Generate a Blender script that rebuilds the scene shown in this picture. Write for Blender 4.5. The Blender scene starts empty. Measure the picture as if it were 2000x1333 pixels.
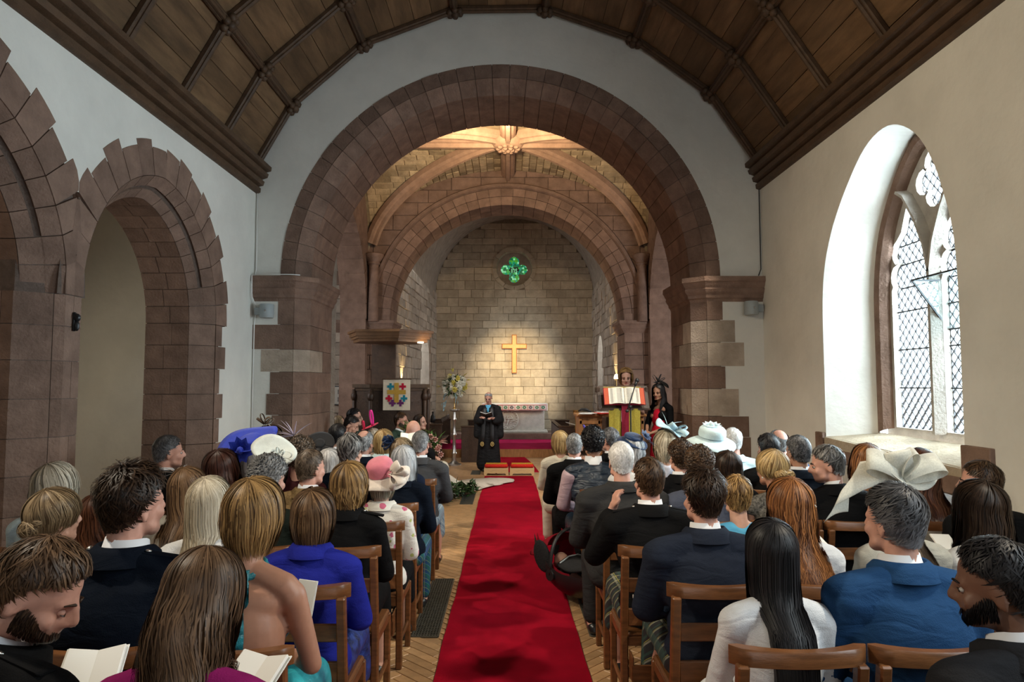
import bpy, bmesh, math, random
import numpy as np
from math import sin, cos, pi, sqrt, atan2, radians
from mathutils import Vector, Matrix, Euler
from mathutils.geometry import tessellate_polygon
random.seed(7); RNG = np.random.default_rng(7)
SC = bpy.context.scene
COL = SC.collection
# ------------------------------------------------------------ camera, sky, lights, exposure
CAM_H = 1.75
cam_d = bpy.data.cameras.new('camera'); cam_d.sensor_width = 36.0; cam_d.lens = 1333.0 / 2000 * 36.0
cam_d.clip_start = 0.05; cam_d.clip_end = 200
cam = bpy.data.objects.new('camera', cam_d); COL.objects.link(cam)
cam.location = (0, 0, CAM_H)
cam.rotation_euler = (pi / 2 + radians(3.67), 0, -radians(0.343))
SC.camera = cam
SC.view_settings.view_transform = 'Standard'; SC.view_settings.look = 'None'
SC.view_settings.gamma = 1.0; SC.view_settings.use_curve_mapping = False
SC.view_settings.exposure = 0.0
cy = SC.cycles
cy.max_bounces = 7; cy.diffuse_bounces = 4; cy.glossy_bounces = 3; cy.transmission_bounces = 4; cy.transparent_max_bounces = 10
cy.sample_clamp_indirect = 4.0; cy.caustics_reflective = False; cy.caustics_refractive = False
W = bpy.data.worlds.new('overcast_sky'); SC.world = W; W.use_nodes = True
_bg = W.node_tree.nodes['Background']; _bg.inputs[0].default_value = (0.80, 0.92, 1.0, 1); _bg.inputs[1].default_value = 7.0

def light(name, kind, loc, target, power, color, size=0.3, size_y=None, spot=60, blend=0.6):
    d = bpy.data.lights.new(name, kind); d.energy = power; d.color = color
    if kind == 'AREA':
        d.size = size
        if size_y: d.shape = 'RECTANGLE'; d.size_y = size_y
    else:
        d.shadow_soft_size = size
    if kind == 'SPOT': d.spot_size = radians(spot); d.spot_blend = blend
    o = bpy.data.objects.new(name, d); COL.objects.link(o); o.location = loc
    v = Vector(target) - Vector(loc)
    o.rotation_euler = v.to_track_quat('-Z', 'Y').to_euler()
    return o
COOL = (0.80, 0.93, 1.0); WARM = (1.0, 0.78, 0.50); NEUT = (1.0, 0.95, 0.88)
# daylight falling through the window in view, then added fills before solid walls
light('daylight_south_window', 'AREA', (4.02, 5.80, 2.55), (-3.15, 5.2, 1.6), 520, COOL, 1.5, 2.5)
light('south_west_fill', 'AREA', (3.12, 1.2, 2.6), (-3.15, 3.4, 1.4), 110, COOL, 1.5, 2.2)  # added fill, the right wall is solid here and has no window
light('west_fill', 'AREA', (0.3, -3.9, 3.1), (0.0, 5.0, 1.5), 60, (0.95, 0.98, 1.0), 3.0, 2.6)  # added fill from behind the camera, the back wall has no window
light('assumed_aisle_daylight', 'AREA', (-6.0, 7.0, 2.2), (-4.5, 7.3, 1.2), 14, (1.0, 0.86, 0.62), 0.9, 1.4)  # assumed daylight on the aisle plaster, the aisle wall has no window
light('assumed_aisle_lamp', 'POINT', (-5.2, 3.4, 2.9), (0, 0, 0), 26, (1.0, 0.70, 0.38), 0.12)  # lamp assumed from the orange light in the aisle, none seen
# assumed nave spotlights without fixtures, added to brighten the floor from the wall plates
for _y in (2.2, 5.0, 7.6):
    light('assumed_spot_north', 'SPOT', (-2.85, _y, 4.12), (0.4, _y + 1.0, 0.0), 330, (1.0, 0.88, 0.70), 0.10, spot=72, blend=0.8)
    light('assumed_spot_south', 'SPOT', (2.85, _y, 4.12), (-0.4, _y + 1.0, 0.0), 330, (1.0, 0.88, 0.70), 0.10, spot=72, blend=0.8)
light('right_wall_fill', 'SPOT', (-2.85, 3.6, 4.1), (3.2, 4.6, 2.6), 520, (1.0, 0.82, 0.56), 0.15, spot=80, blend=0.9)  # added warm fill that brightens the right wall, no known fixture
# tower bay and chancel lamps, some assumed from their light, and added fill lights
light('spot_cross', 'SPOT', (0.35, 14.75, 5.05), (0.2, 20.4, 2.05), 2700, (1.0, 0.77, 0.45), 0.06, spot=30, blend=1.0)
light('spot_vault', 'SPOT', (-0.1, 10.1, 5.35), (-0.1, 11.7, 6.1), 330, (1.0, 0.74, 0.45), 0.06, spot=150, blend=0.8)
light('tower_fill_south', 'SPOT', (2.5, 10.1, 4.6), (-1.0, 12.9, 0.6), 400, NEUT, 0.2, spot=66, blend=0.8)  # added fill that lifts the dark tower bay, no known fixture
light('tower_fill_north', 'SPOT', (-2.5, 10.1, 4.6), (1.2, 12.9, 0.6), 400, NEUT, 0.2, spot=66, blend=0.8)  # the same added fill from the north side
light('lectern_fill', 'SPOT', (2.0, 6.2, 4.3), (1.5, 9.5, 1.6), 330, NEUT, 0.1, spot=36, blend=0.8)  # added front fill for the faces at the lectern, no known fixture
light('minister_fill', 'SPOT', (-1.6, 9.9, 4.9), (-0.5, 13.9, 1.2), 330, NEUT, 0.1, spot=34, blend=0.8)  # added front fill that brightens the minister, no known fixture
light('recess_fill_left', 'AREA', (-4.2, 10.3, 2.6), (-3.3, 13.6, 1.6), 46, (0.95, 0.97, 1.0), 0.7, 1.6)  # added fill that lifts the dark left recess, no window there
light('recess_fill_right', 'AREA', (4.2, 10.3, 2.6), (3.3, 13.6, 1.6), 75, (0.95, 0.97, 1.0), 0.7, 1.6)  # the same added fill for the right recess
light('window_reveal_fill', 'AREA', (5.6, 3.2, 3.6), (3.4, 6.75, 1.7), 1000, COOL, 2.0)  # added area light outside the glass that brightens the far window reveal
light('uplight_chancel_left', 'SPOT', (-2.26, 15.1, 1.75), (-2.38, 15.35, 4.6), 90, (1.0, 0.74, 0.36), 0.03, spot=80, blend=0.6)
light('uplight_chancel_right', 'SPOT', (2.26, 14.9, 1.75), (2.38, 15.15, 4.6), 90, (1.0, 0.74, 0.36), 0.03, spot=80, blend=0.6)
light('daylight_chancel_left', 'AREA', (-3.0, 18.6, 2.2), (0, 19.0, 1.4), 80, COOL, 0.5, 1.6)
light('daylight_chancel_right', 'AREA', (3.2, 18.6, 2.2), (0, 19.0, 1.4), 80, COOL, 0.5, 1.6)
light('lamp_under_tester', 'POINT', (-1.35, 11.15, 2.40), (0, 0, 0), 5, WARM, 0.05)

# ------------------------------------------------------------ mesh helpers
def link(o): COL.objects.link(o); return o

class MB:
    def __init__(s): s.v = []; s.f = []; s.t = None
    def add(s, vs, fs):
        n = len(s.v); s.v.extend([tuple(map(float, p)) for p in vs]); s.f.extend([tuple(i + n for i in f) for f in fs]); return s
    def box(s, c, d, b=0.0, R=None, T=None):
        hx, hy, hz = d[0] / 2, d[1] / 2, d[2] / 2
        if b <= 0:
            vs = [(x * hx, y * hy, z * hz) for x in (-1, 1) for y in (-1, 1) for z in (-1, 1)]
            fs = [(0, 1, 3, 2), (4, 6, 7, 5), (0, 4, 5, 1), (2, 3, 7, 6), (0, 2, 6, 4), (1, 5, 7, 3)]
        else:
            b = min(b, hx * .9, hy * .9, hz * .9); vs = []; ix = {}
            for x in (-1, 1):
                for y in (-1, 1):
                    for z in (-1, 1):
                        for k in range(3):
                            p = [x * hx, y * hy, z * hz]
                            for a in range(3):
                                if a != k: p[a] -= (x, y, z)[a] * b
                            ix[(x, y, z, k)] = len(vs); vs.append(tuple(p))
            fs = []
            for k in range(3):
                a, c2 = [i for i in range(3) if i != k]
                for sg in (-1, 1):
                    q = []
                    for (m, n2) in ((-1, -1), (1, -1), (1, 1), (-1, 1)):
                        key = [0, 0, 0]; key[k] = sg; key[a] = m; key[c2] = n2
                        q.append(ix[(*key, k)])
                    if (sg > 0) == (k == 1): q.reverse()
                    fs.append(tuple(q))
                for m in (-1, 1):
                    for n2 in (-1, 1):
                        k1 = [0, 0, 0]; k1[a] = m; k1[c2] = n2; k2 = list(k1); k1[k] = -1; k2[k] = 1
                        fs.append((ix[(*k1, a)], ix[(*k2, a)], ix[(*k2, c2)], ix[(*k1, c2)]))
            for x in (-1, 1):
                for y in (-1, 1):
                    for z in (-1, 1):
                        fs.append(tuple(ix[(x, y, z, k)] for k in range(3)))
        M = R if R is not None else Matrix.Identity(3)
        c = Vector(c)
        out = [M @ Vector(p) + c for p in vs]
        if T is not None: out = [T(p) for p in out]
        return s.add(out, fs)
    def bar(s, p0, p1, w, h, b=0.0, up=(0, 0, 1)):
        p0, p1 = Vector(p0), Vector(p1); y = (p1 - p0); L = y.length; y.normalize()
        x = y.cross(Vector(up))
        if x.length < 1e-4: x = y.cross(Vector((1, 0, 0)))
        x.normalize(); z = x.cross(y)
        return s.box((p0 + p1) / 2, (w, L, h), b, Matrix((x, y, z)).transposed())
    def tube(s, pts, rads, n=8, cap=True, closed=False, flat=1.0, up=None):
        pts = [Vector(p) for p in pts]; m = len(pts)
        if not hasattr(rads, '__len__'): rads = [rads] * m
        rings = []; prev = None
        for i in range(m):
            if closed: t = pts[(i + 1) % m] - pts[i - 1]
            else: t = pts[min(i + 1, m - 1)] - pts[max(i - 1, 0)]
            t.normalize()
            if prev is None:
                a = Vector(up) if up else (Vector((0, 0, 1)) if abs(t.z) < .9 else Vector((1, 0, 0)))
            else: a = prev
            u = a - t * a.dot(t); u.normalize(); w = t.cross(u); prev = u
            rings.append([pts[i] + (u * cos(2 * pi * k / n) * flat + w * sin(2 * pi * k / n)) * rads[i] for k in range(n)])
        vs = [p for r in rings for p in r]; fs = []
        for i in range(m if closed else m - 1):
            j = (i + 1) % m
            for k in range(n): fs.append((i * n + k, i * n + (k + 1) % n, j * n + (k + 1) % n, j * n + k))
        if cap and not closed: fs.append(tuple(range(n - 1, -1, -1))); fs.append(tuple((m - 1) * n + k for k in range(n)))
        return s.add(vs, fs)
    def lathe(s, prof, c=(0, 0, 0), n=16, cap=True, T=None, wob=None):
        vs = []; fs = []; m = len(prof); c = Vector(c)
        for i, (r, z) in enumerate(prof):
            for k in range(n):
                a = 2 * pi * k / n; rr = r * (wob(a, i) if wob else 1)
                vs.append(c + Vector((rr * cos(a), rr * sin(a), z)))
        for i in range(m - 1):
            for k in range(n): fs.append((i * n + k, i * n + (k + 1) % n, (i + 1) * n + (k + 1) % n, (i + 1) * n + k))
        if cap: fs.append(tuple(range(n - 1, -1, -1))); fs.append(tuple((m - 1) * n + k for k in range(n)))
        if T: vs = [T(Vector(p)) for p in vs]
        return s.add(vs, fs)
    def ball(s, c, r, n=10, m=7, R=None):
        if not hasattr(r, '__len__'): r = (r, r, r)
        M = R if R is not None else Matrix.Identity(3); c = Vector(c)
        vs = [c + M @ Vector((0, 0, r[2]))]
        for i in range(1, m):
            t = pi * i / m
            for k in range(n): vs.append(c + M @ Vector((r[0] * sin(t) * cos(2 * pi * k / n), r[1] * sin(t) * sin(2 * pi * k / n), r[2] * cos(t))))
        vs.append(c - M @ Vector((0, 0, r[2])))
        fs = [(0, 1 + k, 1 + (k + 1) % n) for k in range(n)]
        for i in range(m - 2):
            for k in range(n):
                a = 1 + i * n; fs.append((a + k, a + n + k, a + n + (k + 1) % n, a + (k + 1) % n))
        a = 1 + (m - 2) * n; L = len(vs) - 1
        fs += [(a + k, L, a + (k + 1) % n) for k in range(n)]
        return s.add(vs, fs)
    def grid(s, P, closeu=False):
        n = len(P); m = len(P[0]); vs = [p for r in P for p in r]; fs = []
        for i in range(n if closeu else n - 1):
            j = (i + 1) % n
            for k in range(m - 1): fs.append((i * m + k, j * m + k, j * m + k + 1, i * m + k + 1))
        return s.add(vs, fs)
    def slab(s, P, off):
        """a sheet of points given a thickness: off is a vector"""
        n = len(P); m = len(P[0]); off = Vector(off)
        A = [Vector(p) for r in P for p in r]; vs = A + [p + off for p in A]; N = n * m; fs = []
        for i in range(n - 1):
            for k in range(m - 1):
                q = (i * m + k, (i + 1) * m + k, (i + 1) * m + k + 1, i * m + k + 1)
                fs.append(q); fs.append(tuple(x + N for x in reversed(q)))
        bd = [k for k in range(m)] + [i * m + m - 1 for i in range(1, n)] + [(n - 1) * m + k for k in range(m - 2, -1, -1)] + [i * m for i in range(n - 2, 0, -1)]
        for a, b in zip(bd, bd[1:] + bd[:1]): fs.append((a, b, b + N, a + N))
        return s.add(vs, fs)
    def prism(s, poly, fn, d0, d1, front=True, back=True):
        n = len(poly); vs = [fn(p[0], p[1], d0) for p in poly] + [fn(p[0], p[1], d1) for p in poly]
        fs = [(k, (k + 1) % n, n + (k + 1) % n, n + k) for k in range(n)]
        if back: fs.append(tuple(range(n - 1, -1, -1)))
        if front: fs.append(tuple(range(n, 2 * n)))
        return s.add(vs, fs)
    def plate(s, loops, fn, d):
        pl = [[Vector((p[0], p[1], 0)) for p in L] for L in loops]
        flat = [p for L in loops for p in L]
        return s.add([fn(p[0], p[1], d) for p in flat], [tuple(t) for t in tessellate_polygon(pl)])
    def sweep(s, sec, pts_fn, ts):
        """closed section (list of 2D) swept: pts_fn(sec_point, t) -> xyz"""
        m = len(sec); vs = [pts_fn(q, t) for t in ts for q in sec]; fs = []
        for i in range(len(ts) - 1):
            for k in range(m): fs.append((i * m + k, i * m + (k + 1) % m, (i + 1) * m + (k + 1) % m, (i + 1) * m + k))
        fs.append(tuple(range(m - 1, -1, -1))); fs.append(tuple((len(ts) - 1) * m + k for k in range(m)))
        return s.add(vs, fs)
    def mesh(s, name, mat=None, smooth=False):
        me = bpy.data.meshes.new(name); me.from_pydata(s.v, [], s.f)
        if mat: me.materials.append(mat)
        if smooth: me.polygons.foreach_set('use_smooth', [True] * len(me.polygons))
        me.update(); return me
    def build(s, name, mat, parent=None, smooth=False, kind=None, fix=True, sharp=None):
        me = s.mesh(name, mat, smooth)
        if fix:
            bm = bmesh.new(); bm.from_mesh(me); bmesh.ops.recalc_face_normals(bm, faces=bm.faces); bm.to_mesh(me); bm.free()
        if smooth and sharp: me.set_sharp_from_angle(angle=radians(sharp))
        o = link(bpy.data.objects.new(name, me))
        if parent is not None: o.parent = parent
        if kind: o['kind'] = kind
        return o

def tag(o, label, cat, group=None):
    o['label'] = label; o['category'] = cat
    if group: o['group'] = group
    return o
def thing(name, label, cat, loc=(0, 0, 0), rotz=0, group=None, rot=None):
    o = link(bpy.data.objects.new(name, None)); o.location = loc; o.empty_display_size = .1
    o.rotation_euler = rot if rot else (0, 0, rotz)
    return tag(o, label, cat, group)
def dup(o, parent=None):
    c = o.copy(); link(c); c.parent = parent
    for ch in list(o.children): dup(ch, c)
    return c
def struct(o): o['kind'] = 'structure'; return o

# ------------------------------------------------------------ materials
def mat(name, col, rough=.7, spec=.3, metal=0, noise=0.0, nscale=8.0, stretch=None, bump=0.0, bscale=60.0, var=0.0, emit=None, estr=0, sheen=0, col2=None, detail=6, trans=0, alpha=1):
    m = bpy.data.materials.new(name); m.use_nodes = True; nt = m.node_tree; N = nt.nodes; L = nt.links
    b = N['Principled BSDF']; c4 = (*col, 1); b.inputs['Base Color'].default_value = c4
    b.inputs['Roughness'].default_value = rough; b.inputs['Metallic'].default_value = metal; b.inputs['Specular IOR Level'].default_value = spec
    if sheen: b.inputs['Sheen Weight'].default_value = sheen
    if trans: b.inputs['Transmission Weight'].default_value = trans
    if alpha < 1: b.inputs['Alpha'].default_value = alpha
    if emit: b.inputs['Emission Color'].default_value = (*emit, 1); b.inputs['Emission Strength'].default_value = estr
    src = None
    if noise or bump:
        tc = N.new('ShaderNodeTexCoord'); mp = N.new('ShaderNodeMapping'); L.new(tc.outputs['Object'], mp.inputs[0])
        if stretch: mp.inputs['Scale'].default_value = stretch
    if noise:
        nz = N.new('ShaderNodeTexNoise'); nz.inputs['Scale'].default_value = nscale; nz.inputs['Detail'].default_value = detail; nz.inputs['Roughness'].default_value = .62
        L.new(mp.outputs[0], nz.inputs['Vector'])
        rp = N.new('ShaderNodeValToRGB'); rp.color_ramp.elements[0].position = .32; rp.color_ramp.elements[1].position = .68
        a = tuple(max(0, x * (1 - noise)) for x in col); d = col2 if col2 else tuple(min(1, x * (1 + noise)) for x in col)
        rp.color_ramp.elements[0].color = (*a, 1); rp.color_ramp.elements[1].color = (*d, 1)
        L.new(nz.outputs['Fac'], rp.inputs[0]); src = rp.outputs[0]
    if var:
        oi = N.new('ShaderNodeObjectInfo'); mr = N.new('ShaderNodeMapRange'); mr.inputs[3].default_value = 1 - var; mr.inputs[4].default_value = 1 + var
        L.new(oi.outputs['Random'], mr.inputs[0]); hs = N.new('ShaderNodeHueSaturation')
        L.new(mr.outputs[0], hs.inputs['Value'])
        if src: L.new(src, hs.inputs['Color'])
        else: hs.inputs['Color'].default_value = c4
        src = hs.outputs[0]
    if src: L.new(src, b.inputs['Base Color'])
    if bump:
        n2 = N.new('ShaderNodeTexNoise'); n2.inputs['Scale'].default_value = bscale; n2.inputs['Detail'].default_value = 5
        L.new(mp.outputs[0], n2.inputs['Vector']); bp = N.new('ShaderNodeBump'); bp.inputs['Strength'].default_value = bump; bp.inputs['Distance'].default_value = .02
        L.new(n2.outputs['Fac'], bp.inputs['Height']); L.new(bp.outputs[0], b.inputs['Normal'])
    return m
M = {}
M['plaster'] = mat('lime_plaster', (.66, .65, .60), .9, .1, noise=.07, nscale=1.6, bump=.35, bscale=9)
M['sand'] = mat('red_sandstone', (.195, .128, .098), .9, .1, noise=.22, nscale=5, bump=.5, bscale=45, var=.15)
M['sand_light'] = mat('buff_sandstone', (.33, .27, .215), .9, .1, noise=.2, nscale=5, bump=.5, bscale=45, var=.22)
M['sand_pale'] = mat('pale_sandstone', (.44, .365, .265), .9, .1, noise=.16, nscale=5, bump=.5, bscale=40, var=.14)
M['mortar'] = mat('lime_mortar', (.12, .09, .075), .95, .05, noise=.2, nscale=20, bump=.4, bscale=60)
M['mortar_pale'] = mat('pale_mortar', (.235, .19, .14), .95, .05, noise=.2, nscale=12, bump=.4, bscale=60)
M['board'] = mat('ceiling_board', (.135, .080, .041), .62, .25, noise=.38, nscale=3.0, stretch=(3, .5, 3), bump=.15, bscale=50, var=.24)
M['beam'] = mat('dark_oak', (.070, .040, .022), .55, .3, noise=.3, nscale=6, stretch=(2, 1, 2), bump=.2, bscale=40, var=.1)
M['oakdark'] = mat('dark_carved_oak', (.050, .028, .017), .5, .35, noise=.3, nscale=8, bump=.25, bscale=40, var=.1)
M['chair'] = mat('chair_wood', (.155, .062, .022), .33, .45, noise=.32, nscale=9, stretch=(1, 1, 6), bump=.06, bscale=50, var=.16)
M['oakmid'] = mat('honey_oak', (.36, .17, .06), .42, .4, noise=.25, nscale=6, stretch=(4, 4, 1), bump=.06, bscale=60, var=.08)
M['parquet'] = mat('oak_parquet', (.47, .28, .135), .38, .45, noise=.2, nscale=10, bump=.05, bscale=80, var=.20)
M['floor'] = mat('oak_floor_base', (.40, .24, .12), .42, .4, noise=.22, nscale=6, bump=.05, bscale=80)
M['carpet'] = mat('red_carpet', (.52, .007, .030), .95, .05, noise=.16, nscale=3.0, bump=.8, bscale=420)
M['carpet_old'] = mat('crimson_carpet', (.36, .012, .06), .95, .05, noise=.15, nscale=3, bump=.6, bscale=300)
M['lead'] = mat('lead_came', (.02, .02, .024), .5, .4)
M['iron'] = mat('cast_iron', (.11, .105, .085), .55, .4, metal=.6, noise=.3, nscale=30)
M['black'] = mat('black_plastic', (.012, .012, .013), .45, .4)
M['grey'] = mat('grey_plastic', (.33, .37, .38), .5, .35)
M['brass'] = mat('brass', (.62, .42, .16), .3, .5, metal=1)
M['silver'] = mat('silvered_metal', (.55, .53, .5), .3, .5, metal=1)
M['paper'] = mat('paper', (.80, .79, .74), .8, .2)
M['white'] = mat('white_paint', (.78, .77, .74), .6, .3)
# ============================================================ SETTING
def V3(x, y, z): return (x, y, z)
def rnd(a, b): return random.uniform(a, b)
# ---- nave dimensions
XL, XR, YA, YA2, YT, YE = -3.18, 3.20, 8.5, 9.7, 13.6, 20.5; TH = .66
CEIL = [(-3.21, 4.45), (-2.75, 5.28), (-1.85, 6.09), (-.69, 6.54), (.48, 6.56), (1.63, 6.16), (2.58, 5.45), (3.21, 4.5)]
# ---------------- floor
fl = MB(); fl.add([(-6.4, -4.2, 0), (6.4, -4.2, 0), (6.4, 21, 0), (-6.4, 21, 0)], [(0, 1, 2, 3)])
floor = struct(fl.build('floor', M['floor'], fix=False))
def in_strip(x, y):
    if y > 9.7 and abs(x) > 2.4: return False
    return abs(x) < 3.05 and not (4.85 < y < 6.25 and .48 < abs(x - .05) < .72)
bw, bl = .075, .30
blocks = []
s45 = sqrt(.5)
# herringbone lattice rotated by 45 degrees
for i in range(-70, 200):
    for j in range(-10, 40):
        for k in (0, 1):
            if k == 0: u0, v0 = i * bw + j * (bl * 2), i * bw; du, dv = bl, bw
            else: u0, v0 = i * bw + j * (bl * 2) + bl, i * bw + bw - bl + 0; du, dv = bw, bl
            uc, vc = u0 + du / 2, v0 + dv / 2
            x, y = (uc - vc) * s45, (uc + vc) * s45
            if 1.5 < y < 16.4 and in_strip(x, y): blocks.append((0 if .45 < abs(x - .03) < 1.15 and y > 3.7 else 1, y, x, k))
blocks.sort()
pm = []
for k in (0, 1):
    b = MB(); b.box((0, 0, 0), (bl - .004, bw - .004, .008) if k == 0 else (bw - .004, bl - .004, .008), .002, Matrix.Rotation(pi / 4, 3, 'Z'))
    pm.append(b.mesh('parquet_block', M['parquet']))
far = MB()
for n, (_, y, x, k) in enumerate(blocks):
    if n < 300:
        o = link(bpy.data.objects.new('parquet_block', pm[k])); o.location = (x, y, .001 + rnd(0, .0012)); o.parent = floor
    else:
        far.box((x, y, .001 + rnd(0, .0012)), (bl - .004, bw - .004, .008) if k == 0 else (bw - .004, bl - .004, .008), 0, Matrix.Rotation(pi / 4, 3, 'Z'))
far.build('parquet_field', M['parquet'], floor, kind='stuff')

# ---------------- pointed arcade on the left
SPZ = 2.4; HALF = 1.17; ARC_R = 1.264; OFF = .094
def arc_pts(yc, R, n=14, z0=SPZ):
    """pointed arch from the west springing over the apex to the east springing"""
    amax = math.acos(OFF / R); P = []
    for k in range(n + 1):
        a = amax * k / n; P.append((yc + OFF - R * cos(a), z0 + R * sin(a)))
    for k in range(n - 1, -1, -1):
        a = amax * k / n; P.append((yc - OFF + R * cos(a), z0 + R * sin(a)))
    return P
ARCHC = [6.25, 3.73, 1.21]
holes = []
hole = [(7.50, -.02), (7.50, 2.38)] + [(p[0], p[1]) for p in reversed(arc_pts(6.25, ARC_R + .245)) if p[0] > 4.99 or p[1] > 5]
zmid = [p for p in hole if p[0] > 4.99]
hole = zmid + [(4.99, zmid[-1][1])]
for c in ARCHC[1:]:
    e, w = c + 1.26, c - 1.26
    hole += [p for p in reversed(arc_pts(c, ARC_R + .245)) if w < p[0] < e]
    hole += [(w, hole[-1][1])]
hole = [p for i, p in enumerate(hole) if i == 0 or (abs(p[0] - hole[i - 1][0]) + abs(p[1] - hole[i - 1][1])) > 1e-4]
last = hole[-1]
hole[-1] = (-.02 + .02, last[1]); hole.append((0.0, -.02))
wl = MB()
outer = [(-4.2, -.02)] + [(0.0, -.02)] + list(reversed(hole[:-1])) + [(YA, -.02), (YA, 4.4), (-4.2, 4.4)]
wl.plate([outer], lambda u, v, d: (d, u, v), XL)
wall_left = struct(wl.build('wall_left', M['plaster'], fix=False))
# mortar backing behind the stones
for c in ARCHC[:2]:
    mb = MB()
    A = arc_pts(c, ARC_R + .25, 14); B = arc_pts(c, ARC_R - .165, 14)
    rows = [[(XL - .02, p[0], p[1]) for p in A], [(XL - .02, p[0], p[1]) for p in arc_pts(c, ARC_R + .01, 14)],
            [(XL - .20, p[0], p[1]) for p in B], [(XL - TH, p[0], p[1]) for p in B]]
    mb.grid(rows); mb.build('mortar_bed', M['mortar'], wall_left)
    # voussoirs: per side nine courses; face ring stone, chamfer stone (quirk groove), soffit stone
    for side in (-1, 1):
        amax = math.acos(OFF / (ARC_R + .2))
        nc = 9
        for k in range(nc):
            a0 = amax * k / nc + .003; a1 = amax * (k + 1) / nc - .003
            ts = [a0 + (a1 - a0) * q / 3 for q in range(4)]
            ext = .27 + (rnd(.03, .09) if k % 2 else rnd(-.02, .02))
            if c == 6.25 and side == -1 and k < 3 or c != 6.25 and side == 1 and k < 3: ext = min(ext, .26)
            def fn(q, t, side=side, c=c):
                r, d = q; y = c - side * OFF + side * r * cos(t); z = SPZ + r * sin(t)
                lim = 4.99 if c == 6.25 else 4.99
                if c == 6.25: y = max(y, 4.995)
                else: y = min(y, 4.985)
                return (d, y, z)
            j = rnd(-.002, .002)
            secs = [[(ARC_R + .002, XL + .003 + j), (ARC_R + ext, XL + .003 + j), (ARC_R + ext, XL - .03), (ARC_R + .002, XL - .06)],
                    [(ARC_R - .082, XL - .088), (ARC_R - .088, XL - .098), (ARC_R - .19, XL - .20), (ARC_R - .16, XL - .22), (ARC_R - .0, XL - .05), (ARC_R - .003, XL)],
                    [(ARC_R - .19, XL - .206), (ARC_R - .19, XL - .40 - .06 * (k % 2)), (ARC_R - .16, XL - .40 - .06 * (k % 2)), (ARC_R - .16, XL - .21)],
                    [(ARC_R - .19, XL - .406 - .06 * (k % 2)), (ARC_R - .19, XL - TH), (ARC_R - .16, XL - TH), (ARC_R - .16, XL - .53)]]
            if 2 <= k <= 8:   # the sunk groove along the chamfer
                secs[1] = [(ARC_R - .003, XL), (ARC_R - .088, XL - .088), (ARC_R - .062, XL - .122), (ARC_R - .092, XL - .152), (ARC_R - .118, XL - .122), (ARC_R - .19, XL - .20), (ARC_R - .14, XL - .23), (ARC_R - .0, XL - .08)]
            for sc in secs:
                b = MB(); b.sweep(sc, fn, ts); b.build('voussoir', M['sand'], wall_left)
# the pier between the arches and the respond against the chancel wall
def plan_block(poly, z0, z1, name, material, parent, g=.003):
    b = MB(); b.prism(poly, lambda x, y, z: (x, y, z), z0 + g, z1 - g); return b.build(name, material, parent)
crs = [0, .30, .58, .85, 1.12, 1.38, 1.65, 1.92, 2.17, 2.40]
YP = 4.99
def oct_pier(e=0.0):
    c = .22
    return [(XL - e, YP - .09 + e * 0), (XL - e, YP + .09), (XL - c, YP + .09 + c - e), (XL - TH, YP + .09 + c - e), (XL - TH, YP - .09 - c + e), (XL - c, YP - .09 - c + e)]
plan_block(oct_pier(.008), 0, 2.75, 'mortar_core', M['mortar'], wall_left)
for k in range(len(crs) - 1):
    z0, z1 = crs[k], crs[k + 1]
    c = .22; P = oct_pier(0)
    splitx = XL - .30
    # nave side stone(s)
    if k % 2 == 0:
        plan_block([P[0], (XL, YP + .0), (XL - .06, YP + .0), (XL - .06, YP - .12), (XL - .05, YP - .14)], z0, z1, 'pier_stone', M['sand'], wall_left)
        plan_block([(XL, YP + .004), P[1], P[2], (XL - .3, YP + .2), (XL - .06, YP + .004)], z0, z1, 'pier_stone', M['sand'], wall_left)
    else:
        plan_block([P[0], P[1], P[2], (XL - .3, YP + .2), (XL - .06, YP - .12), (XL - .05, YP - .14)], z0, z1, 'pier_stone', M['sand'], wall_left)
    plan_block([(XL - .053, YP - .143), (XL - .08, YP - .12), (XL - .3, YP - .1), (XL - .3, YP - .09 - c), P[5]], z0, z1, 'pier_stone', M['sand'], wall_left)
    q = -.44 - .07 * (k % 2)
    plan_block([(XL - .304, P[5][1]), (XL - .304, YP - .1), (XL + q, YP - .1), (XL + q, P[5][1])], z0, z1, 'pier_stone', M['sand'], wall_left)
    plan_block([(XL + q - .004, P[5][1]), (XL + q - .004, YP - .1), (XL - TH, YP - .1), (XL - TH, P[5][1])], z0, z1, 'pier_stone', M['sand'], wall_left)
# spandrel stones over the pier up to the valley of the two extrados
for (ya, yb) in ((YP - .24, YP - .003), (YP + .003, YP + .24)):
    b = MB(); sg = 1 if ya < YP - .1 else -1
    b.prism([(YP - .105, 2.403), (YP + .105, 2.403), (YP + .105, 2.70), (YP - .105, 2.70)] if sg > 0 else [(YP - .075, 2.706), (YP + .075, 2.706), (YP + .012, 3.12), (YP - .012, 3.12)],
            lambda u, v, d: (d, u, v), XL - .1, XL + .004)
    b.build('spandrel_stone', M['sand'], wall_left)
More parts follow.
